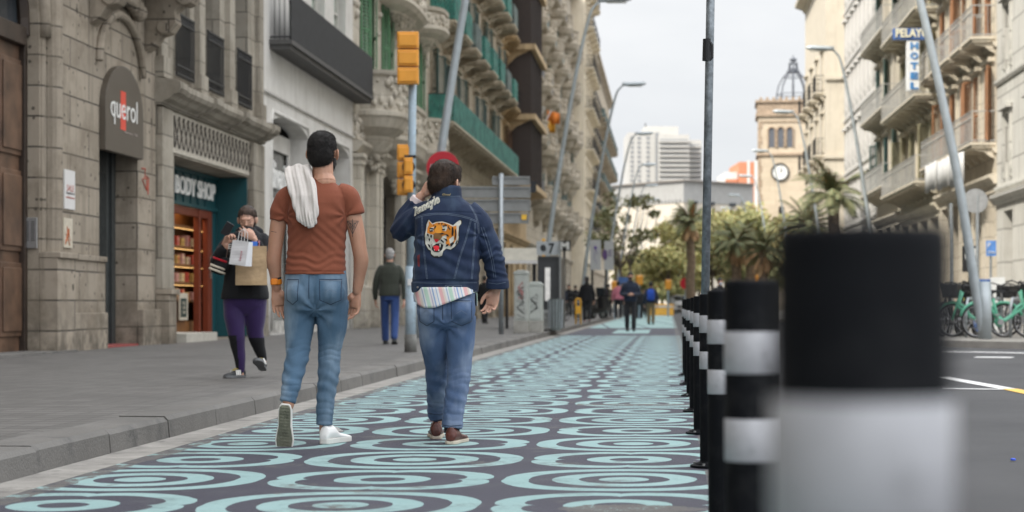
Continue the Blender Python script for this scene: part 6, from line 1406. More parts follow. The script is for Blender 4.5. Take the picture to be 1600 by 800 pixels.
# ================================================================== STREET FURNITURE
M_bol = mat('bollard_rubber', (.004, .0048, .0065), .7, .15, 6, spec=.12, bmp=.15, dirt=((.05, .05, .05), 8, .25)); M_ref = mat('reflective_band', (.40, .405, .43), .35, .08, 10, bmp=.1, dirt=((.12, .12, .12), 18, .35))
bd = [1.09, 3.72, 6.5]+[8.98+2.3*i for i in range(6)]
ORD = ['nearest', 'second', 'third', 'fourth', 'fifth', 'sixth', 'seventh', 'eighth', 'ninth']
M_bolt = mat('bolt_zinc', (.3, .3, .3), .4, metal=.8)
for i, D in enumerate(bd):
    a = (.1135, .168, .191)[i] if i < 3 else .203
    h = .838
    e = empty('bollard', (LAT(a, D), D, 0), 0, f'black bollard with two white bands, {ORD[i]} from the camera', 'bollard', 'black bollards along the painted lane')
    if i == 0:
        mb = MB(); mb.lathe([(.075, 0), (.075, .02), (.052, .03), (.052, .04), (.0525, h-.010), (.050, h-.002), (.046, h)], (0, 0), 40); mb.build('post', M_bol, e, smooth=False)
        for p in e.children[0].data.polygons: p.use_smooth = abs(p.normal.z) < .5
        for z0, z1 in ((h-.187, h-.103), (h-.362, h-.277)): mb = MB(); mb.lathe([(.0528, z0), (.0536, z0+.001), (.0536, z1-.001), (.0528, z1)], (0, 0), 40); mb.build('reflective_band', M_ref, e, smooth=True)
        mb = MB(); mb.lathe([(.10, .001), (.10, .012), (.06, .02)], (0, 0), 24); mb.build('base_plate', M_bol, e)
        for k in range(4): mb = MB(); mb.cyl((.085*math.cos(k*1.57+.8), .085*math.sin(k*1.57+.8), .012), (.085*math.cos(k*1.57+.8), .085*math.sin(k*1.57+.8), .024), .008, 6); mb.build('bolt', M_bolt, e)
        first = e
    else:
        for ch in first.children: c = ch.copy(); COL.objects.link(c); c.parent = e
        e.rotation_euler = (random.uniform(-.006, .006), random.uniform(-.006, .006), random.uniform(0, 1))
# steel pole behind the bollards
e = empty('steel_pole', (LAT(.22, 12), 12, 0), 0, 'tall bare galvanised pole standing in the row of black bollards', 'pole'); tl = (10/F*12)/(475/F*12)
mb = MB(); mb.tube([(0, 0, 0), (.036*2.2, 0, 4.4)], .0275, 20); mb.build('tube', mat('dull_zinc', (.20, .225, .245), .5, .3, 22, metal=.5), e, smooth=True)
mb = MB(); z = HZ(95, 12); mb.tube([(.04, -.02, z), (.055, -.02, z+.02), (.055, -.02, z+.10), (.035, -.02, z+.13)], .012, 8); mb.cyl((.028, 0, z+.0), (.032, 0, z+.14), .032, 16); mb.build('clamp', M_iron, e)
mb = MB(); mb.lathe([(.08, .001), (.08, .012), (.035, .03)], (0, 0), 20); mb.build('base_plate', M_galv, e)
# traffic light seen from the back
M_yel = mat('signal_yellow', (.74, .32, .035), .42, .05, 5, bmp=.1); M_pole = mat('pole_blue_grey', (.33, .42, .49), .45, .1, 8, dirt=((.16, .16, .15), 6, .5))
D = 26.0; X0 = (641.5-800)/F*D; s = F/D
e = empty('traffic_light', (X0, D, .118), 0, 'traffic light with yellow housings seen from behind on a pale blue pole', 'traffic light')
Z = lambda py: HZ(py, D)-.118; Xp = lambda px: (px-641.5)/s
mb = MB(); mb.tube([(Xp(641.5), 0, 0), (Xp(641.5), 0, 1.2)], .075, 20); mb.tube([(Xp(641.5), 0, 1.2), (Xp(645.5), 0, Z(60))], .056, 20); mb.build('pole', M_pole, e, smooth=True)
mb = MB(); mb.cyl((0, 0, 0), (0, 0, .25), .085, 20); mb.build('pole_base', mat('worn_grey', (.16, .16, .15), .7, .3, 6), e, smooth=True)
def housing(x0, x1, y0, y1, n, dy, dp, nm):
    h = (Z(y0)-Z(y1))/n; hs = MB()
    for k in range(n):
        z0 = Z(y1)+k*h; hs.box(Xp(x0), Xp(x1), dy, dy+dp, z0+.012, z0+h-.006); hs.box(Xp(x0)+.02, Xp(x1)-.02, dy-.02, dy, z0+.04, z0+h-.04)
    o = hs.build(nm, M_yel, e, bevel=.018)
    v = MB()
    for k in range(n):
        z0 = Z(y1)+(k+.5)*h; cx = (Xp(x0)+Xp(x1))/2; v.tube([(cx, dy+dp, z0), (cx, dy+dp+.12, z0)], h*.36, 16)
    v.build('lens_hood', M_iron, o); return o
housing(622, 655, 52, 135, 3, -.22, .16, 'signal_head'); housing(620.5, 645, 225, 306, 3, -.02, .16, 'signal_head'); housing(632, 646, 247, 303, 2, -.18, .10, 'pedestrian_signal')
mb = MB()
for py in (75, 120, 245, 290): mb.box(Xp(632), Xp(650), -.06, .0, Z(py)-.02, Z(py)+.02)
mb.build('bracket', M_iron, e); mb = MB(); mb.box(Xp(637.5), Xp(645.5), -.08, -.07, Z(446), Z(436)); mb.build('sticker', M_paper, e)
# curved street lamps
M_lamp = mat('lamp_grey', (.36, .40, .42), .45, .08, 4, metal=.25)
def lamp(D, lat, side, label, H=11.3, lean=1.9, z0=.118, top=None, sc=1.0):
    e = empty('street_lamp', (LAT(lat, D), D, z0), 0, label, 'street lamp', 'tall leaning street lamps'); g = side*lean
    P = [(0, 0, 0), (g*.08, 0, H*.1), (g*.22, 0, H*.3), (g*.45, 0, H*.55), (g*.72, 0, H*.8), (g*.93, 0, H*.95), (g*1.04, 0, H*.985), (g*1.14, 0, H)]
    mb = MB(); p, r = catmull([Vector(q) for q in P], [.10, .095, .088, .078, .064, .052, .045, .04]); mb.tube(p, r, 14); mb.build('mast', M_lamp, e, smooth=True)
    mb = MB(); mb.cyl((0, 0, 0), (.01*side, 0, 1.1), .125, 16); mb.build('mast_base', M_lamp, e, smooth=True)
    mb = MB(); x = g*1.10; w_ = 1.15*side
    ring = [(0, .07), (.15, .15), (.5, .18), (.85, .16), (1, .08)]; vs = []
    for t, hw in ring:
        for (b, z) in ((-hw, 0), (-hw*.6, .11), (hw*.6, .11), (hw, 0), (hw*.7, -.06), (-hw*.7, -.06)): vs.append((x+w_*t, b, H+z*(1 if t < .95 else .5)+.05*t))
    n = 6; mb._add(vs, [(i*n+j, i*n+(j+1) % n, (i+1)*n+(j+1) % n, (i+1)*n+j) for i in range(4) for j in range(n)]+[tuple(reversed(range(n))), tuple(range(4*n, 5*n))])
    hd = mb.build('lamp_head', M_lamp, e, bevel=.01); mb = MB(); mb.box(x+w_*.25, x+w_*.85, -.1, .1, H-.085, H-.06); mb.build('lens', mat('lamp_lens', (.5, .5, .45), .3), hd)
    return e
LB = ['behind the no entry sign', 'with a yellow strip beside the kiosk', 'beside the woman in the long black coat', 'beyond the two hanging banner boards', 'fifth in the left row, before the white tower', 'sixth in the left row', 'seventh in the left row', 'last small one of the left row']
lamps = []
for i, (D, la) in enumerate(((37, -5.0), (65, -4.55), (90, -4.35), (116, -4.2), (142, -4.2), (167, -4.2), (190, -4.2), (214, -4.2))): lamp(D, la, 1, 'tall curved grey street lamp '+LB[i], lean=1.9)
RB = ['in front of the green bikes', 'beside the hotel front', 'in front of the palm by the cream tower house', 'with its head before the clock tower', 'just left of the clock tower', 'left of the clock tower over the trees', 'smallest, over the palm trees']
for i, (D, la) in enumerate(((35.5, 6.05), (76.7, 8.75), (102, 8.8), (128, 8.8), (153, 8.8), (180, 8.8), (204, 8.8))): lamp(D, la, -1, 'tall curved pale street lamp '+RB[i], lean=1.75 if i else 2.6, H=11.2)
mb = MB()
# no entry sign
D = 36.6; e = empty('road_sign', ((692-800)/F*D, D, HZ(262, D)), 0, 'round red no entry sign with white bar behind the head in the denim jacket', 'road sign')
mb = MB(); mb.tube([(0, -.03, 0), (0, 0, 0)], .325, 40); mb.build('disc', mat('sign_red', (.42, .008, .02), .4, .04), e, bevel=.004); mb = MB(); mb.box(-.24, .24, -.036, -.03, -.055, .055); mb.build('white_bar', M_wp, e); mb = MB(); mb.box(-.3, .02, .0, .05, -.03, .03); mb.build('bracket', M_iron, e)
# direction sign backs
D = 41.5; X0 = (783-800)/F*D; s = F/D; e = empty('direction_sign', (X0, D, .118), 0, 'stack of four grey direction sign panels seen from behind on one post', 'road sign'); Z = lambda py: HZ(py, D)-.118; Xp = lambda px: (px-783)/s
M_alu = mat('sign_back', (.23, .235, .23), .5, .08, 6, metal=.2)
mb = MB(); mb.tube([(0, 0, 0), (0, 0, Z(271))], .055, 16); mb.build('post', M_galv, e, smooth=True)
for x0, x1, y0, y1 in ((769, 828, 275, 289), (700, 829, 291, 309), (697, 829, 311, 330), (700, 826, 332, 349)):
    mb = MB(); mb.box(Xp(x0), Xp(x1), .07, .10, Z(y1), Z(y0)); mb.box(Xp(x0), Xp(x1), .04, .07, Z(y0)-.04, Z(y0)-.005); mb.box(Xp(x0), Xp(x1), .04, .07, Z(y1)+.005, Z(y1)+.04); mb.box(Xp(x0), Xp(x0)+.03, .04, .069, Z(y1)+.04, Z(y0)-.04); mb.box(Xp(x1)-.03, Xp(x1), .04, .069, Z(y1)+.04, Z(y0)-.04)
    mb.build('sign_panel', M_alu, e)
mb = MB(); mb.box(Xp(815), Xp(823), .03, .069, Z(343), Z(335)); mb.build('yellow_plate', mat('plate_yellow', (.7, .42, .04), .5), e)
mb = MB(); mb.box(Xp(829), Xp(838), .1, .2, Z(300), Z(283)); mb.build('end_box', M_iron, e)
# utility cabinets
M_cab = mat('cabinet_grey', (.42, .44, .41), .6, .08, 5, dirt=((.2, .19, .17), 5, .45), bmp=.1)
def cabinet(x0, x1, y0, y1, D, label, dome=False, m=None):
    c = (x0+x1)/2; s = F/D; w_ = (x1-x0)/s; h = HZ(y0, D)-.118; e = empty('utility_cabinet', ((c-800)/s, D, .118), -K, label, 'cabinet')
    mb = MB(); mb.box(-w_/2-.01, w_/2+.01, -.01, .46, 0, .28); mb.build('plinth', mat('cabinet_base', (.33, .32, .29), .8, .15), e, bevel=.01)
    mb = MB(); mb.box(-w_/2, w_/2, 0, .45, .281, h-.1); mb.prism([(-w_/2-.015, h-.1), (w_/2+.015, h-.1), (w_/2+.015, h-.05), (w_*.25, h), (-w_*.25, h), (-w_/2-.015, h-.05)], -.015, .465, 'y'); bd_ = mb.build('housing', m or M_cab, e, bevel=.012)
    mb = MB(); mb.box(-w_/2+.03, w_/2-.03, -.012, 0, .33, h-.16); mb.build('door', m or M_cab, bd_, bevel=.004)
    return e, w_, h
r2 = random.Random(4)
def graffiti(e, w_, h, m, n=9, sc=.09):
    mb = MB(); x, z = -w_*.3, h*.62
    pts = []
    for k in range(n*3): pts.append((x+w_*.6*(.5+.5*math.sin(k*2.1+r2.random())), -.018, h*.7-k*h*.016+sc*math.sin(k*1.7)))
    mb.tube(pts, .007, 5); mb.build('graffiti', m, e)
e, w_, h = cabinet(803, 825, 422, 518, 43.2, 'tall pale grey utility cabinet with red and black scrawls'); graffiti(e, w_, h, mat('spray_black', (.08, .08, .08), .6)); graffiti(e, w_*.7, h*1.1, mat('spray_red', (.5, .08, .08), .6), 4)
e, w_, h = cabinet(824.5, 847, 440, 517, 43.6, 'shorter pale grey utility cabinet right of the tall one'); graffiti(e, w_, h, MATS['spray_black'], 6)
# awning and kiosk
D = 50; s = F/D; e = empty('market_awning', ((812-800)/s, D+1, .118), 0, 'cream canopy roof behind the grey utility cabinets', 'awning'); Z = lambda py: HZ(py, D)-.118
mb = MB(); x0, x1 = (786-812)/s, (842-812)/s; mb.prism([(-.2, Z(407)), (0, Z(386)), (2.4, Z(384)), (2.6, Z(407))], x0, x1, 'x'); mb.build('canopy', mat('canopy_cream', (.42, .40, .34), .7, .08), e, bevel=.03)
mb = MB(); mb.box(x0-.02, x1+.02, -.25, -.2, Z(411), Z(406)); mb.build('valance', M_paper, e)
for xx in (x0+.1, x1-.1):
    for yy in (0, 2.3): mb = MB(); mb.cyl((xx, yy, 0), (xx, yy, Z(400)), .04, 8); mb.build('leg', M_iron, e)
D = 46.5; s = F/D; e = empty('newspaper_kiosk', ((857-800)/s, D, .118), -K, 'dark glass kiosk with a pale header panel beside the kerb', 'kiosk'); Z = lambda py: HZ(py, D)-.118; Xp = lambda px: (px-857)/s
mb = MB(); mb.box(Xp(839), Xp(875), .2, 2.2, .05, Z(400)); mb.build('booth', mat('kiosk_dark', (.04, .042, .045), .4), e, bevel=.02)
mb = MB(); mb.box(Xp(838), Xp(876), .1, .19, Z(398), Z(377)); hp = mb.build('header_panel', mat('kiosk_header', (.35, .37, .38), .5), e)
mb = MB(); add_text(mb, '7', Xp(857), .09, Z(396), .14, .26, .01, bold=.03); add_text(mb, 'e', Xp(844), .09, Z(392), .14, .16, .01, bold=.03); mb.build('lettering', M_iron, hp)
mb = MB(); mb.box(Xp(851), Xp(859), .12, .19, Z(470), Z(418)); mb.build('lit_poster', mat('poster_lit', (.7, .68, .65), .5, emit=((1, 1, .95), .1)), e)
mb = MB(); mb.box(Xp(843), Xp(869), .1, .19, .06, Z(484)); g = mb.build('lower_panel', mat('panel_grey', (.3, .31, .3), .6, .2, 6), e); graffiti(g, .3, .6, MATS['spray_black'], 4)
mb = MB(); mb.box(Xp(874), Xp(876.5), .0, .1, 0, Z(377)); mb.build('corner_post', M_alu, e)
e = empty('grating_bin', (((868-800)/F)*46, 46, .118), -K, 'grey slatted bin beside the kiosk', 'bin'); mb = MB(); mb.lathe([(.13, .02), (.13, .1), (.16, .75), (.17, .8)], (0, 0), 14)
mb.build('bin_body', mat('bin_grey', (.12, .14, .135), .5, .2), e)
mb = MB()
for k in range(14): a = k*math.pi/7; mb.bar((.165*math.cos(a), .165*math.sin(a), .08), (.185*math.cos(a), .185*math.sin(a), .78), .02)
mb.build('slats', M_galv, e)
def ypost(px, D, label):
    e = empty('yellow_post', ((px-800)/F*D, D, .118), 0, label, 'post'); mb = MB(); mb.tube([(-.08, 0, 0), (-.08, 0, .78), (-.05, 0, .85), (.05, 0, .85), (.08, 0, .78), (.08, 0, 0)], .028, 10); mb.build('hoop', mat('post_yellow', (.72, .38, .03), .5), e, smooth=True)
    mb = MB(); mb.box(-.07, .07, -.02, .02, .35, .6); mb.build('plate', MATS['post_yellow'], e)
ypost(903.5, 62, 'yellow hooped post at the pavement edge near the woman in black')
e = empty('yellow_post', ((848-800)/F*64, 63.5, .118), 0, 'thin yellow strip marker on the second street lamp', 'post'); mb = MB(); mb.box(-.03, .07, -.12, -.09, 0, 2.9); mb.build('strip', MATS['post_yellow'], e)
# metro sign and banner boards
D = 82; s = F/D; e = empty('metro_sign', ((882-800)/s, D, .118), 0, 'small dark sign with a white letter M on a post', 'sign'); Z = lambda py: HZ(py, D)-.118
mb = MB(); mb.cyl((.0, .1, 0), (.0, .1, Z(392)), .05, 8); mb.build('post', M_iron, e); mb = MB(); mb.box(-.27, .27, 0, .1, Z(392), Z(376)); bx_ = mb.build('box', M_iron, e); mb = MB(); add_text(mb, 'M', -.2, -.005, Z(390), .4, .34, .02, bold=.04); mb.build('lettering', M_letter, bx_)
for (x0, x1, y0, y1, D, mk, lb) in ((922, 939, 375, 422, 84, (.12, .06, .28), 'pale hanging banner board with a dark violet figure, the nearer of the pair'), (944, 959, 377, 422, 88, (.10, .05, .16), 'pale hanging banner board with grey lettering and violet disc, the farther of the pair')):
    s = F/D; e = empty('banner_board', (((x0+x1)/2-800)/s, D, .118), 0, lb, 'board'); w_ = (x1-x0)/s; Z = lambda py: HZ(py, D)-.118
    mb = MB(); mb.box(-w_/2, w_/2, 0, .06, Z(y1), Z(y0)); mb.build('panel', mat('board_pale', (.42, .42, .42), .5, .05), e, bevel=.01); mb = MB(); mb.cyl((-w_*.3, .1, 0), (-w_*.3, .1, Z(y0)), .05, 8); mb.build('post', M_iron, e)
    mb = MB()
    if x0 == 922: mb.ell((0, -.01, Z(387)), (.07, .01, .08)); mb.bar((0, -.01, Z(389)), (-.08, -.01, Z(402)), .1, .01); mb.bar((-.08, -.01, Z(402)), (.06, -.01, Z(412)), .06, .01); mb.bar((0, -.01, Z(391)), (.14, -.01, Z(397)), .05, .01)
    else: mb.ell((-w_*.42, -.01, Z(398)), (.13, .01, .25)); add_text(mb, 'E', .0, -.01, Z(400), .16, .3, .005)
    mb.build('emblem', mat('emblem_%d' % x0, mk, .6), e)
# scooter parked by the kerb, generic bicycles
M_rub = mat('tyre_rubber', (.015, .015, .016), .8); M_chr = mat('spoke_metal', (.35, .35, .36), .35, metal=.8)
def ringtube(mb, c, r, t, n=28, ax='x'):
    mb.tube([(c[0]+r*math.cos(a), c[1], c[2]+r*math.sin(a)) for a in [i*2*math.pi/n for i in range(n+1)]], t, 8, False)
def bike(px, py, D, rz, mf, label, basket=True, group='hire bikes parked on the right pavement', tilt=0.04):
    e = empty('bicycle', (((px-800)/F*D), D, .118), rz, label, 'bicycle', group); e.rotation_euler = (tilt, 0, rz)
    for x in (-.53, .53):
        mb = MB(); ringtube(mb, (x, 0, .34), .32, .022); w_ = mb.build('wheel', M_rub, e, smooth=True)
        mb = MB(); ringtube(mb, (x, 0, .34), .295, .010)
        for k in range(14): a = k*math.pi/7; mb.tube([(x, 0, .34), (x+.29*math.cos(a), 0, .34+.29*math.sin(a))], .0022, 3, False)
        mb.cyl((x, -.05, .34), (x, .05, .34), .035, 10); mb.build('spokes', M_chr, w_)
    mb = MB(); mb.tube([(.33, 0, .92), (.42, 0, .62), (.05, 0, .36), (-.1, 0, .32)], .038, 10); mb.tube([(-.1, 0, .3), (-.22, 0, .78)], .034, 10); mb.tube([(-.1, 0, .32), (-.53, .03, .34)], .022, 8); mb.tube([(-.19, 0, .66), (-.53, .03, .34)], .018, 8); mb.tube([(.36, 0, .95), (.53, .05, .34)], .024, 8); mb.ell((-.08, 0, .32), (.1, .06, .1)); mb.build('frame', mf, e, smooth=True)
    mb = MB()
    for x in (-.53, .53): mb.tube([(x+.365*math.cos(a), 0, .34+.365*math.sin(a)) for a in [math.radians(d_) for d_ in range(20 if x > 0 else 10, 175, 14)]], .03, 8)
    mb.build('mudguard', mf, e, smooth=True)
    mb = MB(); mb.prism([(-.36, -.07), (-.1, -.03), (.04, 0), (-.1, .03), (-.36, .07)], .90, .95, 'z'); mb.cyl((-.22, 0, .78), (-.24, 0, .9), .014, 8); mb.build('saddle', M_iron, e, bevel=.015)
    mb = MB(); mb.tube([(.31, 0, .92), (.30, 0, 1.08)], .016, 8); mb.tube([(.16, -.3, 1.10), (.26, -.22, 1.13), (.31, 0, 1.08), (.26, .22, 1.13), (.16, .3, 1.10)], .014, 8); mb.build('handlebar', M_iron, e, smooth=True)
    if basket: mb = MB(); mb.prism([(.40, .80), (.72, .84), (.78, 1.08), (.40, 1.08)], -.17, .17, 'y'); mb.build('front_basket', M_iron, e, bevel=.02)
    mb = MB(); mb.cyl((-.08, -.09, .32), (-.08, .09, .32), .06, 14); mb.bar((-.08, .09, .32), (.02, .1, .18), .015); mb.bar((-.08, -.09, .32), (-.18, -.1, .46), .015); mb.box(-.03, .07, .08, .16, .16, .18); mb.box(-.23, -.13, -.16, -.08, .46, .48); mb.build('crank', M_chr, e)
    return e
M_bg = mat('bike_green', (.10, .38, .25), .35, .05, 4); M_bk = mat('bike_black', (.02, .022, .025), .4); M_byw = mat('bike_yellow', (.45, .42, .08), .4)
bike(1567, 0, 36.6, .12, M_bg, 'mint green hire bicycle nearest the right edge of the photo')
bike(1528, 0, 37.6, math.pi-.5, M_bg, 'mint green hire bicycle turned beside the lamp post, left of the other green one')
bike(1512, 0, 39.0, 1.0, M_bk, 'black bicycle with basket directly left of the green ones'); bike(1500, 0, 39.8, 1.25, M_byw, 'dark bicycle with pale yellow frame in the rack'); bike(1488, 0, 38.8, .9, M_bk, 'black bicycle leaning second from the dark bollard'); bike(1476, 0, 40.2, 1.2, M_bk, 'black bicycle nearest the dark bollard'); bike(1597, 0, 38.6, .5, M_bk, 'black bicycle at the far right behind the green one')
bike(1550, 0, 40.5, .8, M_bk, 'black bicycle behind the pale lamp post'); bike(1583, 0, 41.2, 1.1, M_bk, 'dark bicycle behind the nearest green one')
for i, px in enumerate((1521, 1553, 1590)):
    e = empty('bike_rack', ((px-800)/F*37.4, 37.4, .118), .9, ['steel hoop bike rack by the left green bicycle', 'steel hoop bike rack right of the lamp post', 'steel hoop bike rack at the right edge'][i], 'bike rack', 'steel bike racks'); mb = MB(); mb.tube([(-.35, 0, 0), (-.35, 0, .6), (-.25, 0, .78), (.25, 0, .78), (.35, 0, .6), (.35, 0, 0)], .03, 10); mb.build('hoop', M_galv, e, smooth=True)
bike(893, 0, 74, 1.1, M_bk, 'black bicycle leaning near the yellow post on the left pavement', group='bicycles on the left pavement')
def scooter(px, D, rz, label):
    e = empty('scooter', ((px-800)/F*D, D, .118), rz, label, 'scooter', 'scooters parked at the left kerb')
    for x in (-.6, .6): mb = MB(); ringtube(mb, (x, 0, .25), .2, .06, 20); w_ = mb.build('wheel', M_rub, e, smooth=True); mb = MB(); mb.cyl((x, -.03, .25), (x, .03, .25), .14, 14); mb.build('rim', M_chr, w_)
    mb = MB(); mb.prism([(-.9, .75), (-.2, .8), (-.05, .45), (.3, .32), (.45, .5), (.38, 1.0), (.5, 1.0), (.66, .55), (.75, .42), (.5, .25), (-.3, .22), (-.7, .4)], -.16, .16, 'y'); mb.build('body', mat('scooter_black', (.02, .02, .022), .3), e, bevel=.04)
    mb = MB(); mb.prism([(-.85, .78), (-.2, .82), (-.25, .92), (-.85, .9)], -.14, .14, 'y'); mb.build('seat', M_rub, e, bevel=.03); mb = MB(); mb.tube([(.36, -.34, 1.06), (.42, 0, 1.02), (.36, .34, 1.06)], .025, 8); mb.tube([(.3, -.3, 1.06), (.3, -.32, 1.28)], .02, 6); mb.ell((.3, -.34, 1.3), (.02, .07, .05)); mb.build('handlebar', M_iron, e); mb = MB(); mb.ell((.5, 0, .92), (.05, .09, .07)); mb.build('headlight', M_wp, e); mb = MB(); mb.prism([(.42, 1.0), (.5, 1.02), (.42, 1.42), (.38, 1.42)], -.2, .2, 'y'); mb.build('windscreen', M_glass, e)
scooter(929, 84, .9, 'dark scooter parked just right of the woman in black'); scooter(936, 87, 1.1, 'dark scooter parked second from the woman in black'); scooter(943, 90, 1.3, 'dark scooter parked below the banner boards')
# signals, signs and vehicles at the far end
def far_signal(px, D, py, lb, side=1):
    s = F/D; e = empty('traffic_light', ((px-800)/s, D, 0), 0, lb, 'traffic light', 'far traffic lights'); mb = MB(); mb.cyl((0, 0, 0), (0, 0, HZ(py+8, D)), .06, 8); mb.build('pole', M_pole, e); mb = MB(); mb.box(-.2, .2, -.15, .1, HZ(py+8, D), HZ(py-8, D)*1.0); mb.build('signal_head', M_yel, e, bevel=.08)
far_signal(1044, 118, 445, 'distant yellow traffic light at the end of the painted lane'); far_signal(999, 100, 438, 'small yellow traffic light left of the blue rucksack'); far_signal(961, 96, 447, 'yellow signal box by the pink clothes at the kerb'); far_signal(1174, 130, 438, 'distant yellow traffic light above the black bollards, left one'); far_signal(1184, 132, 437, 'distant yellow traffic light above the black bollards, right one')
D = 140; s = F/D; e = empty('road_sign', ((1071-800)/s, D, 0), 0, 'distant round red and white road sign before the palm trunk', 'road sign'); mb = MB(); mb.cyl((0, .03, 0), (0, .03, HZ(440, D)), .05, 6); mb.build('post', M_galv, e); mb = MB(); mb.tube([(0, -.03, HZ(443, D)), (0, 0, HZ(443, D))], .42, 20); mb.build('disc', MATS['sign_red'], e)
D = 110; s = F/D; e = empty('road_sign', ((974-800)/s, D, 0), 0, 'blue road sign panel behind the pedestrians at the left kerb', 'road sign'); mb = MB(); mb.cyl((0, .06, 0), (0, .06, HZ(433, D)), .05, 6); mb.build('post', M_galv, e); mb = MB(); mb.box(-.3, .3, 0, .05, HZ(446, D), HZ(433, D)); mb.build('panel', M_blue, e)
D = 50; s = F/D; e = empty('road_sign', ((1528-800)/s, D, .118), 0, 'grey back of a round road sign on a pole before the shuttered house', 'road sign'); Z = lambda py: HZ(py, D)-.118; mb = MB(); mb.cyl((0, .04, 0), (0, .04, Z(305)), .05, 10); mb.build('post', M_galv, e); mb = MB(); mb.tube([(-.06, 0, Z(314)), (-.06, .03, Z(314))], .33, 28); mb.build('disc', mat('disc_grey', (.33, .34, .35), .45, metal=.2), e)
D = 46; s = F/D; e = empty('parking_sign', ((1549-800)/s, D, .118), 0, 'small blue and white parking sign behind the pale lamp post', 'road sign'); Z = lambda py: HZ(py, D)-.118; mb = MB(); mb.cyl((0, .05, 0), (0, .05, Z(376)), .03, 8); mb.build('post', M_galv, e); mb = MB(); mb.box(-.12, .12, 0, .04, Z(400), Z(376)); pb = mb.build('panel', mat('park_blue', (.10, .25, .6), .5), e); mb = MB(); add_text(mb, 'P', -.09, -.005, Z(387), .07, .13, .01); add_text(mb, 'ZONA', -.09, -.005, Z(396), .18, .06, .01); mb.build('lettering', M_wp, pb)
D = 45; s = F/D; e = empty('bike_station', ((1535-800)/s, D, .118), 0, 'blue and white hire station board standing behind the bikes', 'board'); Z = lambda py: HZ(py, D)-.118; mb = MB(); mb.box(-.2, .2, 0, .08, 0, Z(436)); bb = mb.build('board', M_blue, e, bevel=.02); mb = MB(); mb.box(.2, .55, 0.01, .07, 0, Z(433)); mb.build('white_panel', M_wp, e); mb = MB(); add_text(mb, 'BICI', -.15, -.006, Z(450), .3, .12, .01); mb.build('lettering', M_wp, bb)
D = 52; s = F/D; e = empty('advert_panel', ((1517-800)/s, D, .118), 0, 'framed lit poster panel with a red stripe on the shuttered house pavement', 'board'); Z = lambda py: HZ(py, D)-.118; mb = MB(); mb.box(-.22, .22, 0, .12, Z(425), Z(384)); mb.cyl((0, .06, 0), (0, .06, Z(425)), .06, 8); mb.build('frame', M_iron, e); mb = MB(); mb.box(-.17, .17, -.01, 0, Z(404), Z(388)); mb.build('poster', M_wp, e); mb = MB(); mb.box(-.1, .12, -.014, -.01, Z(402), Z(399)); mb.build('stripe', MATS['sign_red'], e)
D = 48; e = empty('rack_pole', ((1486-800)/F*D, D, .118), 0, 'thin grey pole rising behind the black bicycles', 'pole'); mb = MB(); mb.cyl((0, 0, 0), (0, 0, HZ(318, D)-.118), .045, 10); mb.build('tube', M_galv, e); mb = MB(); mb.cyl((0, 0, 0), (0, 0, .3), .07, 10); mb.build('collar', M_galv, e)
# white car at the end, coming towards us
D = 150; e = empty('parked_car', ((1066-800)/F*D, D, 0), 0, 'white car at the far end of the painted lane', 'car')
mb = MB(); vs = []
prof = [(-.85, .35, .72), (-.95, .75, .8), (-.9, 1.0, .86)]
mb.prism([(0, .35), (0, .8), (.25, .95), (1.0, 1.05), (1.7, 1.5), (3.3, 1.5), (4.0, 1.05), (4.3, .95), (4.3, .35)], -.88, .88, 'x'); mb.build('body', mat('car_white', (.7, .7, .7), .25, .02), e, bevel=.08)
mb = MB(); mb.prism([(.98, 1.08), (1.66, 1.46), (1.62, 1.48), (.95, 1.1)], -.72, .72, 'x'); mb.build('windscreen', M_glass, e)
mb = MB(); mb.box(-.4, .4, -.02, 0, .5, .66); mb.build('grille', M_iron, e)
for sx in (-1, 1):
    mb = MB(); mb.box(sx*.84, sx*.55, -.02, .02, .66, .8); mb.build('headlight', mat('headlight', (.5, .52, .55), .2), e)
    for yy in (.75, 3.4): mb = MB(); mb.tube([(sx*.70, yy, .32), (sx*.90, yy, .32)], .32, 18); w_ = mb.build('wheel', M_rub, e); mb = MB(); mb.tube([(sx*.9, yy, .32), (sx*.91, yy, .32)], .2, 14); mb.build('rim', M_chr, w_)
D = 128; e = empty('barrier', ((1033-800)/F*D, D, 0), 0, 'orange yellow plastic barrier across the lane beside the distant car', 'barrier'); mb = MB(); mb.prism([(-.3, 0), (-.25, .25), (-.12, .8), (.12, .8), (.25, .25), (.3, 0)], -.85, .85, 'x'); mb.build('barrier_body', mat('barrier_yellow', (.8, .42, .05), .5), e, bevel=.03); mb = MB(); mb.box(-.8, .8, -.2, -.15, .55, .68); mb.build('band', M_wp, e)
# flags on the bulging balcony house
D = 122; s = F/D
e = empty('flag_bundle', PX(845, 215, D), 0, 'orange yellow and blue flag hanging from a leaning pole on the tan house', 'flag'); mb = MB(); mb.tube([(-.9, 0, -1.2), (.7, 0, 1.8)], .05, 8); mb.build('flagpole', M_wp, e)
for k, (c, z0) in enumerate((((.55, .16, .02), .9), ((.6, .3, .03), .3), ((.03, .05, .2), -.5))):
    mb = MB(); n = 8; vs = [(x_*.12+.1+z0*.35-.1*k, .12*math.sin(x_*1.3+k), z0+q*(.9-.03*x_)) for x_ in range(n) for q in (0, 1)]
    mb._add(vs, [(2*i, 2*i+1, 2*i+3, 2*i+2) for i in range(n-1)]); o = mb.build('cloth', mat('flag_%d' % k, c, .8), e, smooth=True); md = o.modifiers.new('t', 'SOLIDIFY'); md.thickness = .02
e = empty('leaning_banner', PX(832, 220, D-1), 0, 'long leaning white ladder like banner support on the tan house', 'banner'); mb = MB()
for k in range(3): mb.bar((-1.1+k*.16, 0, -1.2), (.5+k*.16, 0, 2.2), .06)
for k in range(9): t = k/8; mb.bar((-1.1+1.6*t, 0, -1.2+3.4*t), (-.78+1.6*t, 0, -1.2+3.4*t), .04)
mb.build('frame_bars', M_wp, e)
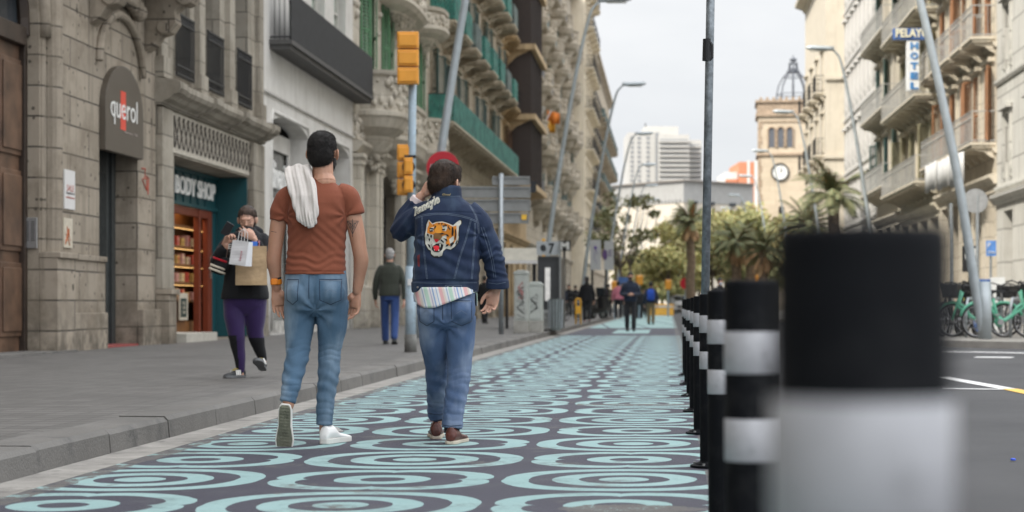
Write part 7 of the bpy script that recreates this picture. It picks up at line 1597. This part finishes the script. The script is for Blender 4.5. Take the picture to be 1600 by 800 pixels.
# small litter
e = empty('bottle_cap', (*GP(1583, 720), .002), 0, 'small blue plastic scrap lying on the asphalt on the right', 'litter'); mb = MB(); mb.lathe([(.012, 0), (.014, .004), (.012, .010), (.004, .012)], (0, 0), 14); mb.build('cap', mat('cap_blue', (.02, .08, .6), .4), e)
# ================================================================== TREES
def leafmat(name, c, v=.3):
    if name in MATS: return MATS[name]
    m, t, b = newmat(name); f = noise(t, objco(t), .9, 3); g = noise(t, objco(t), 9, 2)
    col = mixc(t, ((f-.5)*3+.5).clamp(), tuple(k*(1-v) for k in c), tuple(k*(1+v) for k in c)); col = mixc(t, ((g-.5)*3+.5).clamp()*.5, col, (c[0]*1.35, c[1]*1.2, c[2]*.85))
    t.links.new(col, b.inputs['Base Color']); b.inputs['Roughness'].default_value = .7; b.inputs['Specular IOR Level'].default_value = .2; b.inputs['Transmission Weight'].default_value = 0; b.inputs['Subsurface Weight'].default_value = .15; b.inputs['Subsurface Scale'].default_value = .1
    MATS[name] = m; return m
def leaves(clumps, n, size, rs):
    P = []
    for (c, r) in clumps:
        k = n; d = rs.normal(size=(k, 3)); d /= np.linalg.norm(d, axis=1)[:, None]; rad = rs.uniform(.45, 1.08, k)[:, None]; P.append(np.array(c)+d*rad*np.array(r))
    P = np.vstack(P); k = len(P); a = rs.normal(size=(k, 3)); a /= np.linalg.norm(a, axis=1)[:, None]; b_ = np.cross(a, rs.normal(size=(k, 3))); b_ /= np.linalg.norm(b_, axis=1)[:, None]
    s = size*rs.uniform(.6, 1.4, k)[:, None]; V = np.stack([P-a*s, P+b_*s*.5, P+a*s, P-b_*s*.5], 1).reshape(-1, 3); Fc = np.arange(k*4).reshape(-1, 4); return V, Fc
def tree(x, y, H, R, lf, label, seed, nc=18, n=170, size=.26, th=.35, group='broadleaved trees at the end of the street', low=.3):
    rs = np.random.RandomState(seed); e = empty('tree', (x, y, 0), 0, label, 'tree', group); tr = MB(); top = Vector((rs.normal()*.2, rs.normal()*.2, H*.5)); tr.tube([(0, 0, 0), (.05, .03, H*.2), top*.8, top], [th*.6, th*.42, th*.34, th*.25], 10); cl = []
    for k in range(nc):
        a = rs.uniform(0, 6.28); q = rs.uniform(.1, 1)**.6*R; z = H*(low+(1-low)*rs.uniform(.05, .88)); q *= math.sqrt(max(.15, 1-((z/H-.6)/.55)**2)); c = Vector((q*math.cos(a), q*math.sin(a), z)); r = R*rs.uniform(.22, .42); cl.append((c, (r, r, r*.75)))
        tr.tube([top*.75, (top*.75+c)*.5+Vector((0, 0, .2)), c], [th*.2, th*.12, th*.04], 5)
    tr.build('trunk', M_bark, e, smooth=True); V, Fc = leaves(cl, n, size, rs); me = bpy.data.meshes.new('crown'); me.from_pydata(V.tolist(), [], Fc.tolist()); me.materials.append(lf); o = bpy.data.objects.new('crown', me); COL.objects.link(o); o.parent = e; return e
M_bark = mat('bark', (.12, .095, .07), .9, .3, 4, bmp=.5); M_pbark = mat('palm_bark', (.16, .115, .075), .9, .3, 6, bmp=.6)
LG = [leafmat('leaf_yellow_green', (.40, .385, .19)), leafmat('leaf_olive', (.33, .315, .17)), leafmat('leaf_green', (.24, .25, .13))]
AP = ['pale yellow green', 'olive green', 'mid green']
tl = [(1004, 175, 5.2, 3.2, 0), (1022, 160, 5.2, 3.2, 0), (1045, 150, 5.4, 3.0, 0), (1062, 185, 7, 3.6, 0), (1092, 180, 9.4, 4.2, 0), (1112, 170, 9, 4.0, 1), (1135, 190, 10.4, 4.6, 0), (1152, 165, 9, 4, 2), (1185, 170, 8.5, 4, 1), (1210, 160, 7.5, 4, 1), (1240, 150, 8, 4, 2), (1268, 148, 8, 3.8, 1), (1034, 190, 6, 3.6, 0), (1162, 200, 12, 4.5, 0)]
PLC = ['just right of the hanging banner boards', 'above the blue rucksack', 'above the distant yellow signal', 'behind the first palm', 'behind the galvanised pole', 'right of the galvanised pole', 'between the pole and the clock tower', 'left of the second palm', 'below the clock face', 'at the foot of the clock tower, right side', 'right of the clock tower base', 'below the cream tower house', 'behind the two trees over the rucksack', 'below the orange brick block']
for i, (px, D, H, R, k) in enumerate(tl): tree((px-800)/F*D, D, H, R, LG[k], AP[k]+' leafy tree '+PLC[i], 20+i)
dk = leafmat('leaf_dark', (.16, .165, .09))
for i, (px, D, H, lb) in enumerate(((972, 128, 8.5, 'thin dark tree in front of the faculty building wall, beside the banner boards'), (986, 140, 9.5, 'thin open crowned tree right of the banner boards'), (962, 150, 10, 'sparse dark tree closest to the left row of houses'))):
    tree((px-800)/F*D, D, H, 2.2, dk, lb, 60+i, nc=11, n=38, size=.2, th=.25, group='thin street trees on the left', low=.45)
def palm(x, y, H, label, seed, fl=2.9, nf=38, skirt=True):
    rs = np.random.RandomState(seed); e = empty('palm_tree', (x, y, 0), 0, label, 'palm tree', 'palm trees at the end of the street'); mb = MB(); n = 14
    mb.tube([(.05*math.sin(k), 0, H*k/n) for k in range(n+1)], [.36-.1*k/n+.03*(k % 2) for k in range(n+1)], 12); mb.build('trunk', M_pbark, e, smooth=True)
    def fronds(nm, m, els, L0, nn, droop):
        V, Fc = [], []
        for k in range(nn):
            a = rs.uniform(0, 6.28); el = rs.uniform(*els); Lf = L0*rs.uniform(.8, 1.15); p = np.array([0, 0, H-.1]); d = np.array([math.cos(a)*math.cos(el), math.sin(a)*math.cos(el), math.sin(el)]); sd = np.array([-math.sin(a), math.cos(a), 0]); ns = 12
            for j in range(ns):
                st = Lf/ns; q = p+d*st; d = d+np.array([0, 0, -droop*(j+2)/ns]); d /= np.linalg.norm(d); wl = .55*math.sin(math.pi*(j+1.2)/(ns+1.8))*L0/2.9
                for sg in (-1, 1):
                    for h_ in (0, .5):
                        b = p+(q-p)*h_; t_ = b+sd*sg*wl*rs.uniform(.8, 1.1)+d*wl*.7+np.array([0, 0, -wl*.45]); i0 = len(V); V += [b-d*.045, t_, b+d*.05]; Fc.append((i0, i0+1, i0+2))
                i0 = len(V); V += [p-sd*.025, p+sd*.025, q+sd*.02, q-sd*.02]; Fc.append((i0, i0+1, i0+2, i0+3)); p = q
        me = bpy.data.meshes.new(nm); me.from_pydata([tuple(v) for v in V], [], Fc); me.materials.append(m); o = bpy.data.objects.new(nm, me); COL.objects.link(o); o.parent = e
    fronds('crown', leafmat('palm_green', (.165, .18, .105)), (-.3, 1.3), fl, nf, .20)
    if skirt: fronds('dead_fronds', leafmat('palm_dead', (.38, .25, .15)), (-1.5, -.8), fl*.8, 34, .14)
for i, (px, D, H, lb) in enumerate(((1079, 135, 6.9, 'palm tree with brown skirt just left of the galvanised pole'), (1150, 120, 4.9, 'palm tree with brown skirt, left of the pair right of the pole'), (1172, 128, 5.1, 'palm tree right of the pair, below the tower lamps'), (1192, 118, 4.2, 'low palm tree above the black bollards'))): palm((px-800)/F*D, D, H, lb, 80+i, fl=1.9)
palm((1304-800)/F*98, 98, 6.6, 'broad green palm tree in front of the cream tower house', 90, fl=2.4, nf=46, skirt=False)
palm((1262-800)/F*104, 104, 5.2, 'smaller green palm tree just above the second bollard', 91, fl=2.2, nf=36, skirt=False)
print('objects', len(bpy.data.objects))
